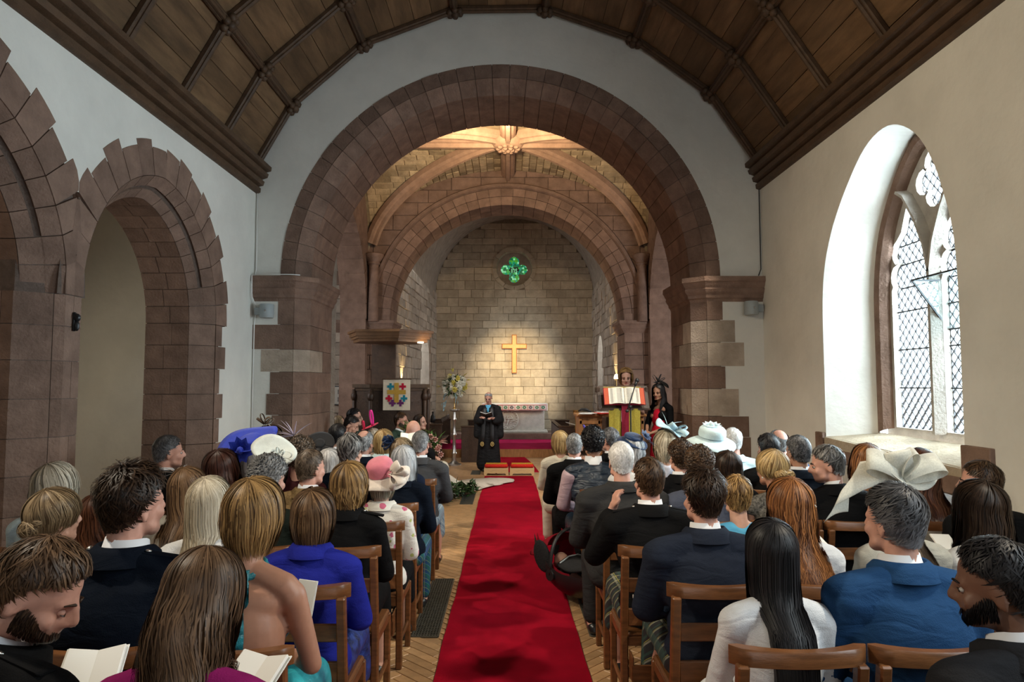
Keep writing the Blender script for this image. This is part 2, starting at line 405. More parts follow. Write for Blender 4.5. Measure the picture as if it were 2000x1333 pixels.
# respond
YR = 7.42
mb = MB(); mb.prism([(XL - .02, YR + .45), (XL - .02, YR + .02), (XL - .215, YR - .165), (XL - TH, YR - .165), (XL - TH, YR + .45)], lambda x, y, z: (x, y, z), 0, 2.6); mb.build('mortar_core', M['mortar'], wall_left)
for k in range(len(crs) - 1):
    z0, z1 = crs[k], crs[k + 1]; w = (.10, .24, .12, .26, .14, .22, .12, .26, .16)[k]
    plan_block([(XL + .004, YR + .003), (XL + .004, YR + w), (XL - .05, YR + w), (XL - .1, YR + .03)], z0, z1, 'quoin', M['sand'], wall_left)
    plan_block([(XL - .003, YR - .002), (XL - .12, YR + .05), (XL - .3, YR - .1), (XL - .2, YR - .19)], z0, z1, 'pier_stone', M['sand'], wall_left)
    q = .38 + .08 * (k % 2)
    plan_block([(XL - .204, YR - .19), (XL - .25, YR - .1), (XL - q, YR - .1), (XL - q, YR - .19)], z0, z1, 'pier_stone', M['sand'], wall_left)
    plan_block([(XL - q - .004, YR - .19), (XL - q - .004, YR - .1), (XL - TH, YR - .1), (XL - TH, YR - .19)], z0, z1, 'pier_stone', M['sand'], wall_left)
# aisle behind the arcade
aw = MB()
aw.add([(-6.2, -4.2, 0), (-6.2, 9.2, 0), (-6.2, 9.2, 4.7), (-6.2, -4.2, 4.7)], [(0, 1, 2, 3)])
struct(aw.build('wall_aisle_left', M['plaster'], fix=False))
aw = MB(); aw.add([(-6.2, 9.0, 0), (-3.2, 9.0, 0), (-3.2, 9.0, 4.7), (-6.2, 9.0, 4.7)], [(0, 1, 2, 3)])
struct(aw.build('wall_aisle_end', M['plaster'], fix=False))
aw = MB(); aw.add([(-6.2, -4.2, 4.7), (-3.2, -4.2, 4.7), (-3.2, 9.2, 4.7), (-6.2, 9.2, 4.7)], [(0, 1, 2, 3)])
struct(aw.build('ceiling_aisle', M['beam'], fix=False))
aw = MB(); aw.add([(-6.2, -4.2, 0), (3.3, -4.2, 0), (3.3, -4.2, 6.8), (-6.2, -4.2, 6.8)], [(0, 1, 2, 3)])
struct(aw.build('wall_back', M['plaster'], fix=False))

# ---------------- right wall with the deep window
OPEN = [(4.80, 1.17), (4.80, 1.9), (4.80, 2.45), (4.83, 2.86), (4.91, 3.14), (5.02, 3.42), (5.18, 3.67), (5.38, 3.84), (5.6, 3.93), (5.84, 3.92), (6.06, 3.83), (6.28, 3.66), (6.48, 3.47), (6.66, 3.25), (6.80, 2.98), (6.87, 2.7), (6.89, 2.4), (6.89, 1.9), (6.89, 1.23)]
FRM = [(4.86, 1.27), (4.86, 1.9), (4.86, 2.45), (4.88, 2.8), (4.93, 3.05), (5.02, 3.3), (5.14, 3.52), (5.30, 3.72), (5.52, 3.88), (5.72, 3.90), (5.90, 3.78), (6.06, 3.62), (6.22, 3.40), (6.34, 3.18), (6.42, 2.92), (6.46, 2.66), (6.47, 2.4), (6.47, 1.9), (6.47, 1.29)]
KW = 1.029
def kw(P): return [(p[0] * KW, 1.75 + (p[1] - 1.75) * KW) for p in P]
FRM = kw(FRM)
def smooth_curve(P, m=3):
    out = []
    for i in range(len(P) - 1):
        p0, p1, p2, p3 = P[max(i - 1, 0)], P[i], P[i + 1], P[min(i + 2, len(P) - 1)]
        for k in range(m):
            t = k / m; out.append(tuple(.5 * (2 * b_ + (c_ - a_) * t + (2 * a_ - 5 * b_ + 4 * c_ - d_) * t * t + (3 * b_ - a_ - 3 * c_ + d_) * t ** 3) for a_, b_, c_, d_ in zip(p0, p1, p2, p3)))
    return out + [P[-1]]
OPEN = smooth_curve(OPEN); FRM = smooth_curve(FRM)
wr = MB(); wr.plate([[(-4.2, -.02), (YA, -.02), (YA, 4.4), (-4.2, 4.4)], OPEN], lambda u, v, d: (d, u, v), XR)
def loft(a, b, xa, xb, n):
    return [[(xa + (xb - xa) * t / n, a[i][0] + (b[i][0] - a[i][0]) * t / n, a[i][1] + (b[i][1] - a[i][1]) * t / n) for t in range(n + 1)] for i in range(len(a))]
wr.grid(loft(OPEN, FRM, XR, XR + .42, 4))
wall_right = struct(wr.build('wall_right', M['plaster'], fix=False))
b = MB(); b.prism([(4.80, 1.17), (6.89, 1.23), (6.47, 1.29), (4.86, 1.27)], lambda u, v, d: (0, 0, 0), 0, 1) if False else None
b = MB(); b.add([(XR - .02, 4.80, 1.16), (XR - .02, 6.89, 1.225), (XR + .44, 6.66, 1.285), (XR + .44, 5.0, 1.265), (XR - .02, 4.80, 1.0), (XR - .02, 6.89, 1.0), (XR + .44, 6.66, 1.0), (XR + .44, 5.0, 1.0)],
                [(0, 1, 2, 3), (0, 4, 5, 1), (1, 5, 6, 2), (0, 3, 7, 4)])
b.build('window_sill', M['sand_pale'], wall_right)
for (y0, y1, z0, z1) in ((6.90, 7.06, 1.02, 1.27), (6.55, 6.895, 1.0, 1.13), (5.9, 6.54, 1.0, 1.12), (5.25, 5.89, .98, 1.11), (4.8, 5.24, .97, 1.10), (4.50, 4.795, .95, 1.33)):
    q = MB(); q.box((XR - .012, (y0 + y1) / 2, (z0 + z1) / 2), (.05, y1 - y0, z1 - z0), .006); q.build('quoin', M['sand'], wall_right)
# window: frame, tracery, panes, bars
win = link(bpy.data.objects.new('window_1', None)); win['kind'] = 'structure'
def scale_loop(P, k, c=None):
    cx = sum(p[0] for p in P) / len(P) if c is None else c[0]; cz = sum(p[1] for p in P) / len(P) if c is None else c[1]
    return [(cx + (p[0] - cx) * k, cz + (p[1] - cz) * k) for p in P]
def offset_loop(P, d):
    n = len(P); out = []
    for i in range(n):
        a, b2, c = Vector(P[i - 1]), Vector(P[i]), Vector(P[(i + 1) % n])
        t = ((b2 - a).normalized() + (c - b2).normalized())
        if t.length < 1e-6: t = (c - b2)
        t.normalize(); out.append((b2.x + t.y * d, b2.y - t.x * d))
    return out
def trefoil_light(y0, y1, zb, zs, za):
    """light with a cusped pointed head, counter-clockwise in (y, z)"""
    c = (y0 + y1) / 2; h = (y1 - y0) / 2; P = [(y0, zb), (y1, zb)]
    P += [(y1, zs - .10)]
    for (cx, cz, r, a0, a1) in ((c + h * .62, zs + .02, h * .40, -40, 95), (c + h * .52, zs + .24, h * .40, -60, 70),):
        for k in range(7): a = radians(a0 + (a1 - a0) * k / 6); P.append((cx + r * cos(a), cz + r * sin(a)))
    P += [(c + h * .42, zs + .42), (c + h * .2, za - .12)]
    Q = [(2 * c - p[0], p[1]) for p in reversed(P[2:])]
    return P + [(c, za)] + Q
L1 = kw(trefoil_light(5.69, 6.32, 1.36, 2.72, 3.42)); L2 = kw(trefoil_light(4.98, 5.59, 1.36, 2.72, 3.42))
def foil(cy, cz, r, d, n=9):
    P = []
    for q in range(4):
        ca = radians(90 * q); ccy, ccz = cy + d * cos(ca), cz + d * sin(ca)
        for k in range(n): a = ca + radians(-118 + 236 * k / (n - 1)); P.append((ccy + r * cos(a), ccz + r * sin(a)))
    return P
QF = kw(foil(5.64, 3.50, .115, .135))
tr = MB()
frm_in = FRM
backs = [L1, L2, QF]
FX, GX = XR + .41, XR + .55
tr.plate([frm_in] + backs, lambda u, v, d: (d, u, v), GX - .055)
for Bk in backs:
    n = len(Bk)
    tr.add([(GX + .03, p[0], p[1]) for p in Bk] + [(GX - .055, p[0], p[1]) for p in Bk], [(k, (k + 1) % n, n + (k + 1) % n, n + k) for k in range(n)])
M['window_stone'] = mat('grey_window_stone', (.36, .335, .30), .9, .1, noise=.14, nscale=7, bump=.4, bscale=45)
tr.build('tracery', M['window_stone'], win, fix=False)
# frame moulding, mullion and intersecting bars stand proud of the tracery plate
fm = MB(); rows = []
for (off, x) in ((0, XR + .40), (.03, XR + .39), (.07, XR + .41), (.10, XR + .46), (.11, XR + .50)):
    rows.append([(x, p[0], p[1]) for p in [(5.80 + (q[0] - 5.80) * (1 - off / .8), 2.2 + (q[1] - 2.2) * (1 - off / 1.7)) for q in FRM]])
fm.grid(rows); fm.build('window_frame', M['sand'], win, fix=False)
fm = MB(); 
def bar_sec(path, w, name):
    path = kw(path); m_ = MB(); sec = [(-w, .0), (-w * .35, -.085), (w * .35, -.085), (w, .0)]
    P = [Vector((0, p[0], p[1])) for p in path]; rows = []
    for i, p in enumerate(P):
        t = (P[min(i + 1, len(P) - 1)] - P[max(i - 1, 0)]).normalized(); n_ = Vector((0, -t.z, t.y))
        rows.append([p + n_ * s_ + Vector((GX - .055 + d, 0, 0)) for s_, d in sec])
    m_.grid(rows); m_.build(name, M['window_stone'], win, fix=False)
bar_sec([(5.64, 1.34), (5.64, 2.72)], .05, 'mullion')
bar_sec([(5.64, 2.70), (5.70, 2.95), (5.82, 3.2), (5.97, 3.42), (6.12, 3.52)], .035, 'tracery_bar')
bar_sec([(5.64, 2.70), (5.58, 2.95), (5.46, 3.2), (5.31, 3.42), (5.14, 3.52)], .035, 'tracery_bar')
def glass(name, tint, rough=.05, mixf=.12, trans=(1, 1, 1)):
    m = bpy.data.materials.new(name); m.use_nodes = True; nt = m.node_tree; N = nt.nodes; L = nt.links
    for n in list(N): N.remove(n)
    o = N.new('ShaderNodeOutputMaterial'); mx = N.new('ShaderNodeMixShader'); t = N.new('ShaderNodeBsdfTransparent'); g = N.new('ShaderNodeBsdfGlossy')
    t.inputs[0].default_value = (*trans, 1); g.inputs[0].default_value = (*tint, 1); g.inputs['Roughness'].default_value = rough; mx.inputs[0].default_value = mixf
    L.new(t.outputs[0], mx.inputs[1]); L.new(g.outputs[0], mx.inputs[2]); L.new(mx.outputs[0], o.inputs[0]); return m
M['glass'] = glass('old_window_glass', (.9, .95, 1), .1, .08, (.93, .97, .98))
def clip_poly(S, C):
    """clip polygon S with convex ccw polygon C"""
    out = list(S)
    for i in range(len(C)):
        a, b2 = C[i], C[(i + 1) % len(C)]; inp = out; out = []
        def side(p): return (b2[0] - a[0]) * (p[1] - a[1]) - (b2[1] - a[1]) * (p[0] - a[0])
        for j in range(len(inp)):
            p, q = inp[j - 1], inp[j]; sp, sq = side(p), side(q)
            if (sp >= 0) != (sq >= 0):
                t = sp / (sp - sq); out.append((p[0] + (q[0] - p[0]) * t, p[1] + (q[1] - p[1]) * t))
            if sq >= 0: out.append(q)
        if not out: return []
    return out
def area2(P): return .5 * sum(P[i - 1][0] * P[i][1] - P[i][0] * P[i - 1][1] for i in range(len(P)))
DW, DH = .100, .105
npane = 0; rest = MB(); lead = MB()
for L, full in ((L1, True), (QF, True), (L2, False)):
    ys = [p[0] for p in L]; zs = [p[1] for p in L]
    for i in range(int((max(ys) - min(ys)) / DW * 2) + 3):
        for j in range(int((max(zs) - min(zs)) / DH) + 3):
            cy0 = min(ys) + i * DW / 2; cz0 = min(zs) + j * DH + (DH / 2 if i % 2 else 0)
            D = [(cy0, cz0 - DH / 2), (cy0 + DW / 2, cz0), (cy0, cz0 + DH / 2), (cy0 - DW / 2, cz0)]
            P = clip_poly(L, D)
            if len(P) < 3 or abs(area2(P)) < 4e-4: continue
            cyy = sum(p[0] for p in P) / len(P); czz = sum(p[1] for p in P) / len(P)
            ti, tj = rnd(-.02, .02), rnd(-.02, .02)
            pt = [(GX + .012 + ti * (p[0] - cyy) + tj * (p[1] - czz), p[0], p[1]) for p in P]
            if full and npane < 298:
                q = MB(); q.add(pt, [tuple(range(len(P)))]); q.build('pane', M['glass'], win, fix=False); npane += 1
            else: rest.add(pt, [tuple(range(len(P)))])
            n = len(P); w = .0048
            Pi = [(p[0] + (cyy - p[0]) * w / max(1e-3, math.dist(p, (cyy, czz))) * 1.3, p[1] + (czz - p[1]) * w / max(1e-3, math.dist(p, (cyy, czz))) * 1.3) for p in P]
            lead.add([(GX + .006, *p) for p in P] + [(GX + .004, *p) for p in Pi] + [(GX + .02, *p) for p in P] + [(GX + .02, *p) for p in Pi],
                     [(k, (k + 1) % n, n + (k + 1) % n, n + k) for k in range(n)] + [(n + k, n + (k + 1) % n, 3 * n + (k + 1) % n, 3 * n + k) for k in range(n)])
if rest.v: rest.build('near_light_panes', M['glass'], win, fix=False, kind='stuff')
lead.build('lead_cames', M['lead'], win, fix=False)
for (a, c_) in ((5.69 * KW, 6.32 * KW), (4.98 * KW, 5.59 * KW)):
    for z in (1.72, 2.08, 2.44, 2.66, 2.88, 3.06):
        s_ = MB(); h = 1 if z < 2.6 else .78
        m_ = (a + c_) / 2; s_.bar((GX, m_ - (c_ - a) / 2 * h, z), (GX, m_ + (c_ - a) / 2 * h, z), .012, .012); s_.build('saddle_bar', M['lead'], win)
# the hinged ventilator tilted inwards on the near light
hp = link(bpy.data.objects.new('hopper_vent', None)); tag(hp, 'glazed hopper vent tilted open in the leaded window', 'vent'); hp.location = (GX, 5.28 * KW, 2.64)
b = MB(); b.add([(0, -.28, -.42), (0, .33, -.42), (-.30, .33, .0), (-.30, -.28, .0)], [(0, 1, 2, 3)]); b.build('pane', glass('vent_glass', (.9, 1, 1), .1, .12, (.8, .9, .92)), hp, fix=False)
b = MB()
b.add([(0, .33, -.42), (-.30, .33, .0), (0, .33, .0)], [(0, 1, 2)]); b.build('side_glass', glass('vent_side_glass', (.9, 1, 1), .1, .15, (.75, .9, .92)), hp, fix=False)
b = MB()
for p, q in (((0, -.28, -.42), (0, .33, -.42)), ((0, .33, -.42), (-.30, .33, 0)), ((-.30, .33, 0), (-.30, -.28, 0)), ((0, .33, 0), (-.3, .33, 0))): b.bar(p, q, .014, .014)
b.build('vent_frame', M['lead'], hp)

# ---------------- chancel arch wall
AC = -.09; AZ = 3.09
def semi(cx, cz, R, n=40): return [(cx + R * cos(pi * k / n), cz + R * sin(pi * k / n)) for k in range(n + 1)]
outer = [(XL, -.02)] + [(AC - 2.75, -.02)] + [(p[0], p[1]) for p in reversed(semi(AC, AZ, 2.75))] + [(AC + 2.75, -.02), (XR, -.02)] + [(XR, 4.4)] + [(p[0], p[1] + .05) for p in reversed(CEIL)] + [(XL, 4.4)]
ca = MB(); ca.plate([outer], lambda u, v, d: (u, d, v), YA)
wall_arch = struct(ca.build('wall_chancel_arch', M['plaster'], fix=False))
mb = MB()
mb.grid([[(AC + r * cos(pi * k / 40), y, AZ + r * sin(pi * k / 40)) for k in range(41)] for (r, y) in ((2.77, YA + .012), (2.59, YA + .012), (2.435, YA + .17), (2.435, YA2))])
for sg in (-1, 1):
    mb.grid([[(AC + sg * r, y, z) for z in (0, AZ)] for (r, y) in ((3.15 if sg < 0 else 3.2, YA + .012), (2.59, YA + .012), (2.435, YA + .17), (2.435, YA2))]) if False else None
    mb.grid([[(AC + sg * r, y, z) for z in (0, AZ)] for (r, y) in ((2.77, YA + .012), (2.59, YA + .012), (2.435, YA + .17), (2.435, YA2))])
mb.build('mortar_bed', M['mortar'], wall_arch, fix=False)
nv = 37
for k in range(nv):
    a0 = pi * k / nv + .0014; a1 = pi * (k + 1) / nv - .0014
    fn = lambda q, t: (AC + q[0] * cos(t), q[1], AZ + q[0] * sin(t))
    ts = [a0, (a0 + a1) / 2, a1]; j = rnd(-.003, .003)
    cut = YA + (.62 if k % 2 else .48)
    for sec in ([(2.583, YA - .004 + j), (2.76, YA - .004 + j), (2.76, YA + .05), (2.62, YA + .05)],
                [(2.58, YA + .001), (2.42, YA + .16), (2.42, cut if k % 3 else YA + .3), (2.45, cut if k % 3 else YA + .3), (2.62, YA + .05)],
                [(2.42, (cut if k % 3 else YA + .3) + .004), (2.42, YA2), (2.46, YA2), (2.46, (cut if k % 3 else YA + .3) + .004)]):
        b = MB(); b.sweep(sec, fn, ts); b.build('voussoir', M['sand'], wall_arch)
# pier stones with ragged quoins
cl = [(0, .30, .28), (.30, .57, .42), (.57, .84, .20), (.84, 1.11, .38), (1.11, 1.375, .25), (1.375, 1.64, .32), (1.64, 1.91, .28), (1.91, 2.19, .40), (2.19, 2.50, .58), (2.50, 2.80, .20)]
cr = [(0, .30, .30), (.30, .57, .58), (.57, .84, .42), (.84, 1.10, .52), (1.10, 1.36, .50), (1.36, 1.70, .38), (1.70, 1.98, .22), (1.98, 2.28, .46), (2.28, 2.56, .35), (2.56, 2.80, .20)]
for sg, cs in ((-1, cl), (1, cr)):
    for k, (z0, z1, w) in enumerate(cs):
        base = sg * 2.58 + AC; j = rnd(-.002, .003); m_ = M['sand'] if rnd(0, 1) < .75 else M['sand_light']
        P = [(base + sg * .003, YA - .004 - j), (base + sg * w, YA - .004 - j), (base + sg * w, YA + .05), (base + sg * .05, YA + .05)]
        plan_block(P, z0, z1, 'quoin', m_, wall_arch)
        cut = YA + (.75 if k % 2 else .55)
        P = [(base, YA), (AC + sg * 2.42, YA + .16), (AC + sg * 2.42, cut), (AC + sg * 2.46, cut), (base + sg * .03, YA + .05)]
        plan_block(P, z0, z1, 'pier_stone', m_, wall_arch)
        plan_block([(AC + sg * 2.42, cut + .004), (AC + sg * 2.42, YA2), (AC + sg * 2.46, YA2), (AC + sg * 2.46, cut + .004)], z0, z1, 'pier_stone', M['sand'], wall_arch)
# moulded imposts
IMP = [(0, .31), (.11, .31), (.115, .25), (.10, .235), (.085, .20), (.065, .17), (.075, .155), (.06, .12), (.035, .085), (.03, .05), (.012, .035), (0.0, 0)]
def impost(path, z, parent, name='impost', prof=IMP, material=None):
    b = MB(); rows = []
    P = [Vector((x, y, 0)) for x, y in path]; n = len(P)
    for (o, h) in prof:
        row = []
        for i in range(n):
            d0 = (P[i] - P[i - 1]).normalized() if i > 0 else (P[1] - P[0]).normalized()
            d1 = (P[i + 1] - P[i]).normalized() if i < n - 1 else d0
            n0 = Vector((d0.y, -d0.x, 0)); n1 = Vector((d1.y, -d1.x, 0)); m_ = (n0 + n1).normalized(); m_ = m_ / max(.35, m_.dot(n0))
            p = P[i] + m_ * o; row.append((p.x, p.y, z + h))
        rows.append(row)
    b.grid(rows)
    for i, rev in ((0, False), (n - 1, True)):
        b.add([r[i] for r in rows], [tuple(range(len(rows)))])
    return b.build(name, material or M['sand'], parent)
impost([(XL, YA), (AC - 2.58, YA), (AC - 2.42, YA + .16), (AC - 2.42, YA2)], 2.79, wall_arch)
impost([(AC + 2.42, YA2), (AC + 2.42, YA + .16), (AC + 2.58, YA), (XR, YA)], 2.79, wall_arch)

# ---------------- nave ceiling: boards, ribs, purlins, bosses
ceil = MB(); ceil.grid([[(x, y, z + .06) for (x, z) in CEIL] for y in (-4.2, YA + .02)])
ceiling = struct(ceil.build('ceiling', M['beam'], fix=False))
RY = [8.40, 7.42, 6.42, 5.42, 4.42, 3.42, 2.42, 1.42, .42, -.58, -1.58, -2.58, -3.58]
def seg_frame(i):
    a = Vector((CEIL[i][0], 0, CEIL[i][1])); b2 = Vector((CEIL[i + 1][0], 0, CEIL[i + 1][1])); d = (b2 - a); L = d.length; d.normalize()
    return a, d, L, Vector((d.z, 0, -d.x))       # inward normal (downwards)
wide = MB()
for i in range(len(CEIL) - 1):
    a, d, L, n = seg_frame(i)
    for r in range(len(RY) - 1):
        y1, y0 = RY[r], RY[r + 1]
        nb = 5; us = [0] + sorted([(k + rnd(-.22, .22)) / nb for k in range(1, nb)]) + [1]
        for k in range(nb):
            u0, u1 = us[k] * L + .002, us[k + 1] * L - .002; c = a + d * ((u0 + u1) / 2) - n * .02
            Rm = Matrix((d, Vector((0, 1, 0)), d.cross(Vector((0, 1, 0))))).transposed()
            if r < 6:
                b = MB(); b.box((c.x, (y0 + y1) / 2, c.z + rnd(-.003, .003)), (u1 - u0, y1 - y0, .03), .003, Rm); b.build('board', M['board'], ceiling)
            else: wide.box((c.x, (y0 + y1) / 2, c.z), (u1 - u0, y1 - y0, .03), 0, Rm)
    for y in RY:
        b = MB(); p0, p1 = a + n * .02, a + d * L + n * .02
        b.bar((p0.x, y, p0.z), (p1.x, y, p1.z), .10, .06, .012, up=n); b.bar((p0.x + n.x * .03, y, p0.z + n.z * .03), (p1.x + n.x * .03, y, p1.z + n.z * .03), .05, .05, .015, up=n)
        b.build('rib', M['beam'], ceiling)
wide.build('board_field', M['board'], ceiling, kind='stuff')
for i in range(1, len(CEIL) - 1):
    x, z = CEIL[i]; n = (seg_frame(i - 1)[3] + seg_frame(i)[3]).normalized()
    b = MB(); b.bar((x + n.x * .02, -4.2, z + n.z * .02), (x + n.x * .02, YA, z + n.z * .02), .10, .06, .012, up=n); b.bar((x + n.x * .05, -4.2, z + n.z * .05), (x + n.x * .05, YA, z + n.z * .05), .05, .05, .015, up=n)
    b.build('purlin', M['beam'], ceiling)
    for y in RY[:6]:
        b = MB(); c = Vector((x, y, z)) + n * .085
        b.ball(c, .055, 8, 5)
        t1 = Vector((0, 1, 0)); t2 = n.cross(t1)
        for k in range(6):
            a_ = k * pi / 3; b.ball(c + (t1 * cos(a_) + t2 * sin(a_)) * .075 - n * .015, .045, 6, 4)
        b.build('boss', M['beam'], ceiling, smooth=True)
COR = [(0, 0), (.025, 0), (.055, .012), (.06, .065), (.03, .068), (.03, .086), (.09, .10), (.105, .15), (.07, .155), (.07, .175), (.14, .20), (.155, .245), (.12, .25), (.12, .268), (.185, .285), (.19, .335), (0, .345)]
for nm, sg, x0, zz in (('trim_1', 1, XL, 4.16), ('trim_2', -1, XR, 4.22)):
    b = MB(); b.grid([[(x0 + sg * o, y, zz + h) for (o, h) in COR] for y in (-4.2, 0, 4, YA - .002)])
    b.add([(x0 + sg * o, YA - .002, zz + h) for (o, h) in COR], [tuple(range(len(COR)))]); struct(b.build(nm, M['beam']))

# ---------------- tower bay behind the chancel arch
def stone_block(fn, u0, u1, v0, v1, dep, ch=.008, g=.004, jit=.003):
    u0 += g; u1 -= g; v0 += g; v1 -= g
    vs = []
    for (ins, w) in ((0, 0), (0, dep - ch), (ch, dep)):
        for (u, v) in ((u0 + ins, v0 + ins), (u1 - ins, v0 + ins), (u1 - ins, v1 - ins), (u0 + ins, v1 - ins)):
            vs.append(fn(u + (rnd(-jit, jit) if ins == 0 else rnd(-jit, jit)), v + rnd(-jit, jit), w + (rnd(-jit, jit) if w else 0)))
    fs = []
    for r in range(2):
        for k in range(4): fs.append((r * 4 + k, r * 4 + (k + 1) % 4, r * 4 + 4 + (k + 1) % 4, r * 4 + 4 + k))
    fs.append((8, 9, 10, 11)); return MB().add(vs, fs)
EC = -.02; ER = 2.34; EZ = 3.04
te = MB(); outer = [(-4.6, -.02), (EC - ER - .2, -.02)] + list(reversed(semi(EC, EZ, ER + .2))) + [(EC + ER + .2, -.02), (4.6, -.02), (4.6, 7.0), (-4.6, 7.0)]
te.plate([outer], lambda u, v, d: (u, d, v), YT); wall_te = struct(te.build('wall_tower_east', M['mortar'], fix=False))
b = MB(); b.grid([[(EC + ER * cos(pi * k / 40) * s_, y, EZ + ER * sin(pi * k / 40) * s_) for k in range(41)] for (s_, y) in ((1.14, YT + .01), (1.008, YT + .01), (1.008, YT + .85))])
for sg in (-1, 1): b.grid([[(EC + sg * ER * s_, y, z) for z in (0, EZ)] for (s_, y) in ((1.14, YT + .01), (1.008, YT + .01), (1.008, YT + .85))])
b.build('mortar_bed', M['mortar'], wall_te, fix=False)
for k in range(33):
    a0 = pi * k / 33 + .0016; a1 = pi * (k + 1) / 33 - .0016; j = rnd(-.004, .004)
    fn = lambda q, t: (EC + q[0] * cos(t), q[1], EZ + q[0] * sin(t))
    for sec in ([(ER, YT - .012 + j), (ER + .17, YT - .012 + j), (ER + .17, YT + .05), (ER + .02, YT + .05), (ER, YT + .4), (ER - .001, YT + .4)],
                [(ER + .174, YT - .03 + j), (ER + .33, YT - .03 + j), (ER + .33, YT + .05), (ER + .174, YT + .05)],
                [(ER, YT + .404), (ER, YT + .85), (ER + .04, YT + .85), (ER + .04, YT + .404)]):
        b = MB(); b.sweep(sec, fn, [a0, (a0 + a1) / 2, a1]); b.build('voussoir', M['sand'], wall_te)
b = MB(); b.sweep([(ER + .335, YT - .04), (ER + .36, YT - .085), (ER + .42, YT - .085), (ER + .45, YT - .03), (ER + .45, YT), (ER + .335, YT)], lambda q, t: (EC + q[0] * cos(t), q[1], EZ + q[0] * sin(t)), [pi * (.06 + .88 * k / 40) for k in range(41)])
b.build('hood_mould', M['sand'], wall_te)
# ashlar of the tower's east wall
z = 0
while z < 6.6:
    h = rnd(.25, .31)
    for sg in (-1, 1):
        x = ER + .004
        lo = ER
        if z + h / 2 > EZ:
            q = (ER + .42) ** 2 - (z + h - EZ) ** 2; lo = sqrt(q) if q > 0 else 0.0
        x = lo
        while x < 4.3:
            w = rnd(.32, .6)
            if z + h / 2 < EZ and x == ER: w = rnd(.3, .42)
            wide_ok = True
            X0, X1 = sg * x + EC, sg * (x + w) + EC
            m_ = M['sand'] if abs(x) < 2.75 or rnd(0, 1) < .3 else M['sand_light']
            stone_block(lambda u, v, d: (u, YT - d, v), min(X0, X1), max(X0, X1), z, z + h, .022).build('stone', m_, wall_te)
            x += w
    z += h
for sg in (-1, 1):   # jamb stones of the second arch
    for k in range(10):
        plan_block([(EC + sg * ER, YT + .002), (EC + sg * ER, YT + .85), (EC + sg * (ER + .04), YT + .85), (EC + sg * (ER + .04), YT + .002)], k * .276, (k + 1) * .276, 'pier_stone', M['sand'], wall_te)
IMP2 = [(0, .25), (.10, .25), (.105, .19), (.08, .16), (.06, .12), (.07, .10), (.04, .06), (.02, .03), (0, 0)]
impost([(-4.4, YT - .02), (EC - ER, YT - .02), (EC - ER, YT + .85)], 2.78, wall_te, prof=IMP2)
impost([(EC + ER, YT + .85), (EC + ER, YT - .02), (4.4, YT - .02)], 2.78, wall_te, prof=IMP2)
# side arches of the tower bay (north and south) and shallow recesses
BX, YC, VZ, VH = 2.80, (YA2 + YT) / 2, 4.30, 1.76
HY = (YT - YA2) / 2
for nm, sg in (('wall_tower_left', -1), ('wall_tower_right', 1)):
    sa = [(YC + (HY - .22) * cos(pi * k / 24), 3.04 + 1.85 * sin(pi * k / 24)) for k in range(25)]
    outer = [(YA2, -.02), (YC - HY + .22, -.02)] + list(reversed(sa)) + [(YC + HY - .22, -.02), (YT, -.02), (YT, 7), (YA2, 7)]
    b = MB(); b.plate([outer], lambda u, v, d: (d, u, v), sg * BX); 
    loop = [(YC - HY + .22, 0)] + list(reversed(sa)) + [(YC + HY - .22, 0)]
    b.grid([[(sg * x, p[0], p[1]) for p in loop] for x in (BX, BX + .5)])
    ws = struct(b.build(nm, M['sand'], fix=False))
    for k in range(19):
        a0, a1 = pi * k / 19 + .004, pi * (k + 1) / 19 - .004
        q = MB(); q.sweep([(0, BX - .012), (.24, BX - .012), (.24, BX + .05), (-.012, BX + .35), (-.012, BX + .05)], lambda p, t, sg=sg: (sg * p[1], YC + (HY - .22 + p[0]) * cos(t), 3.04 + (1.85 + p[0]) * sin(t)), [a0, (a0 + a1) / 2, a1]); q.build('voussoir', M['sand'], ws)
    r = MB(); r.add([(sg * 4.5, YA2 - .6, 0), (sg * 4.5, YT, 0), (sg * 4.5, YT, 5.2), (sg * 4.5, YA2 - .6, 5.2)], [(0, 1, 2, 3)]); r.add([(sg * BX, YA2, 5.2), (sg * 4.5, YA2, 5.2), (sg * 4.5, YT, 5.2), (sg * BX, YT, 5.2)], [(0, 1, 2, 3)])
    r.add([(sg * 2.45, YA2, 0), (sg * 4.6, YA2, 0), (sg * 4.6, YA2, 7), (sg * 2.45, YA2, 7)], [(0, 1, 2, 3)])
    struct(r.build('wall_recess_left' if sg < 0 else 'wall_recess_right', M['sand_light'], fix=False))
b = MB(); outer = [(-2.9, 4.0), (-2.9, 7.0), (2.9, 7.0), (2.9, 4.0)] + [(p[0], p[1]) for p in semi(AC, AZ, 2.45) if p[1] > 4.0]
b.plate([outer], lambda u, v, d: (u, d, v), YA2 + .002); struct(b.build('wall_tower_west', M['sand'], fix=False))
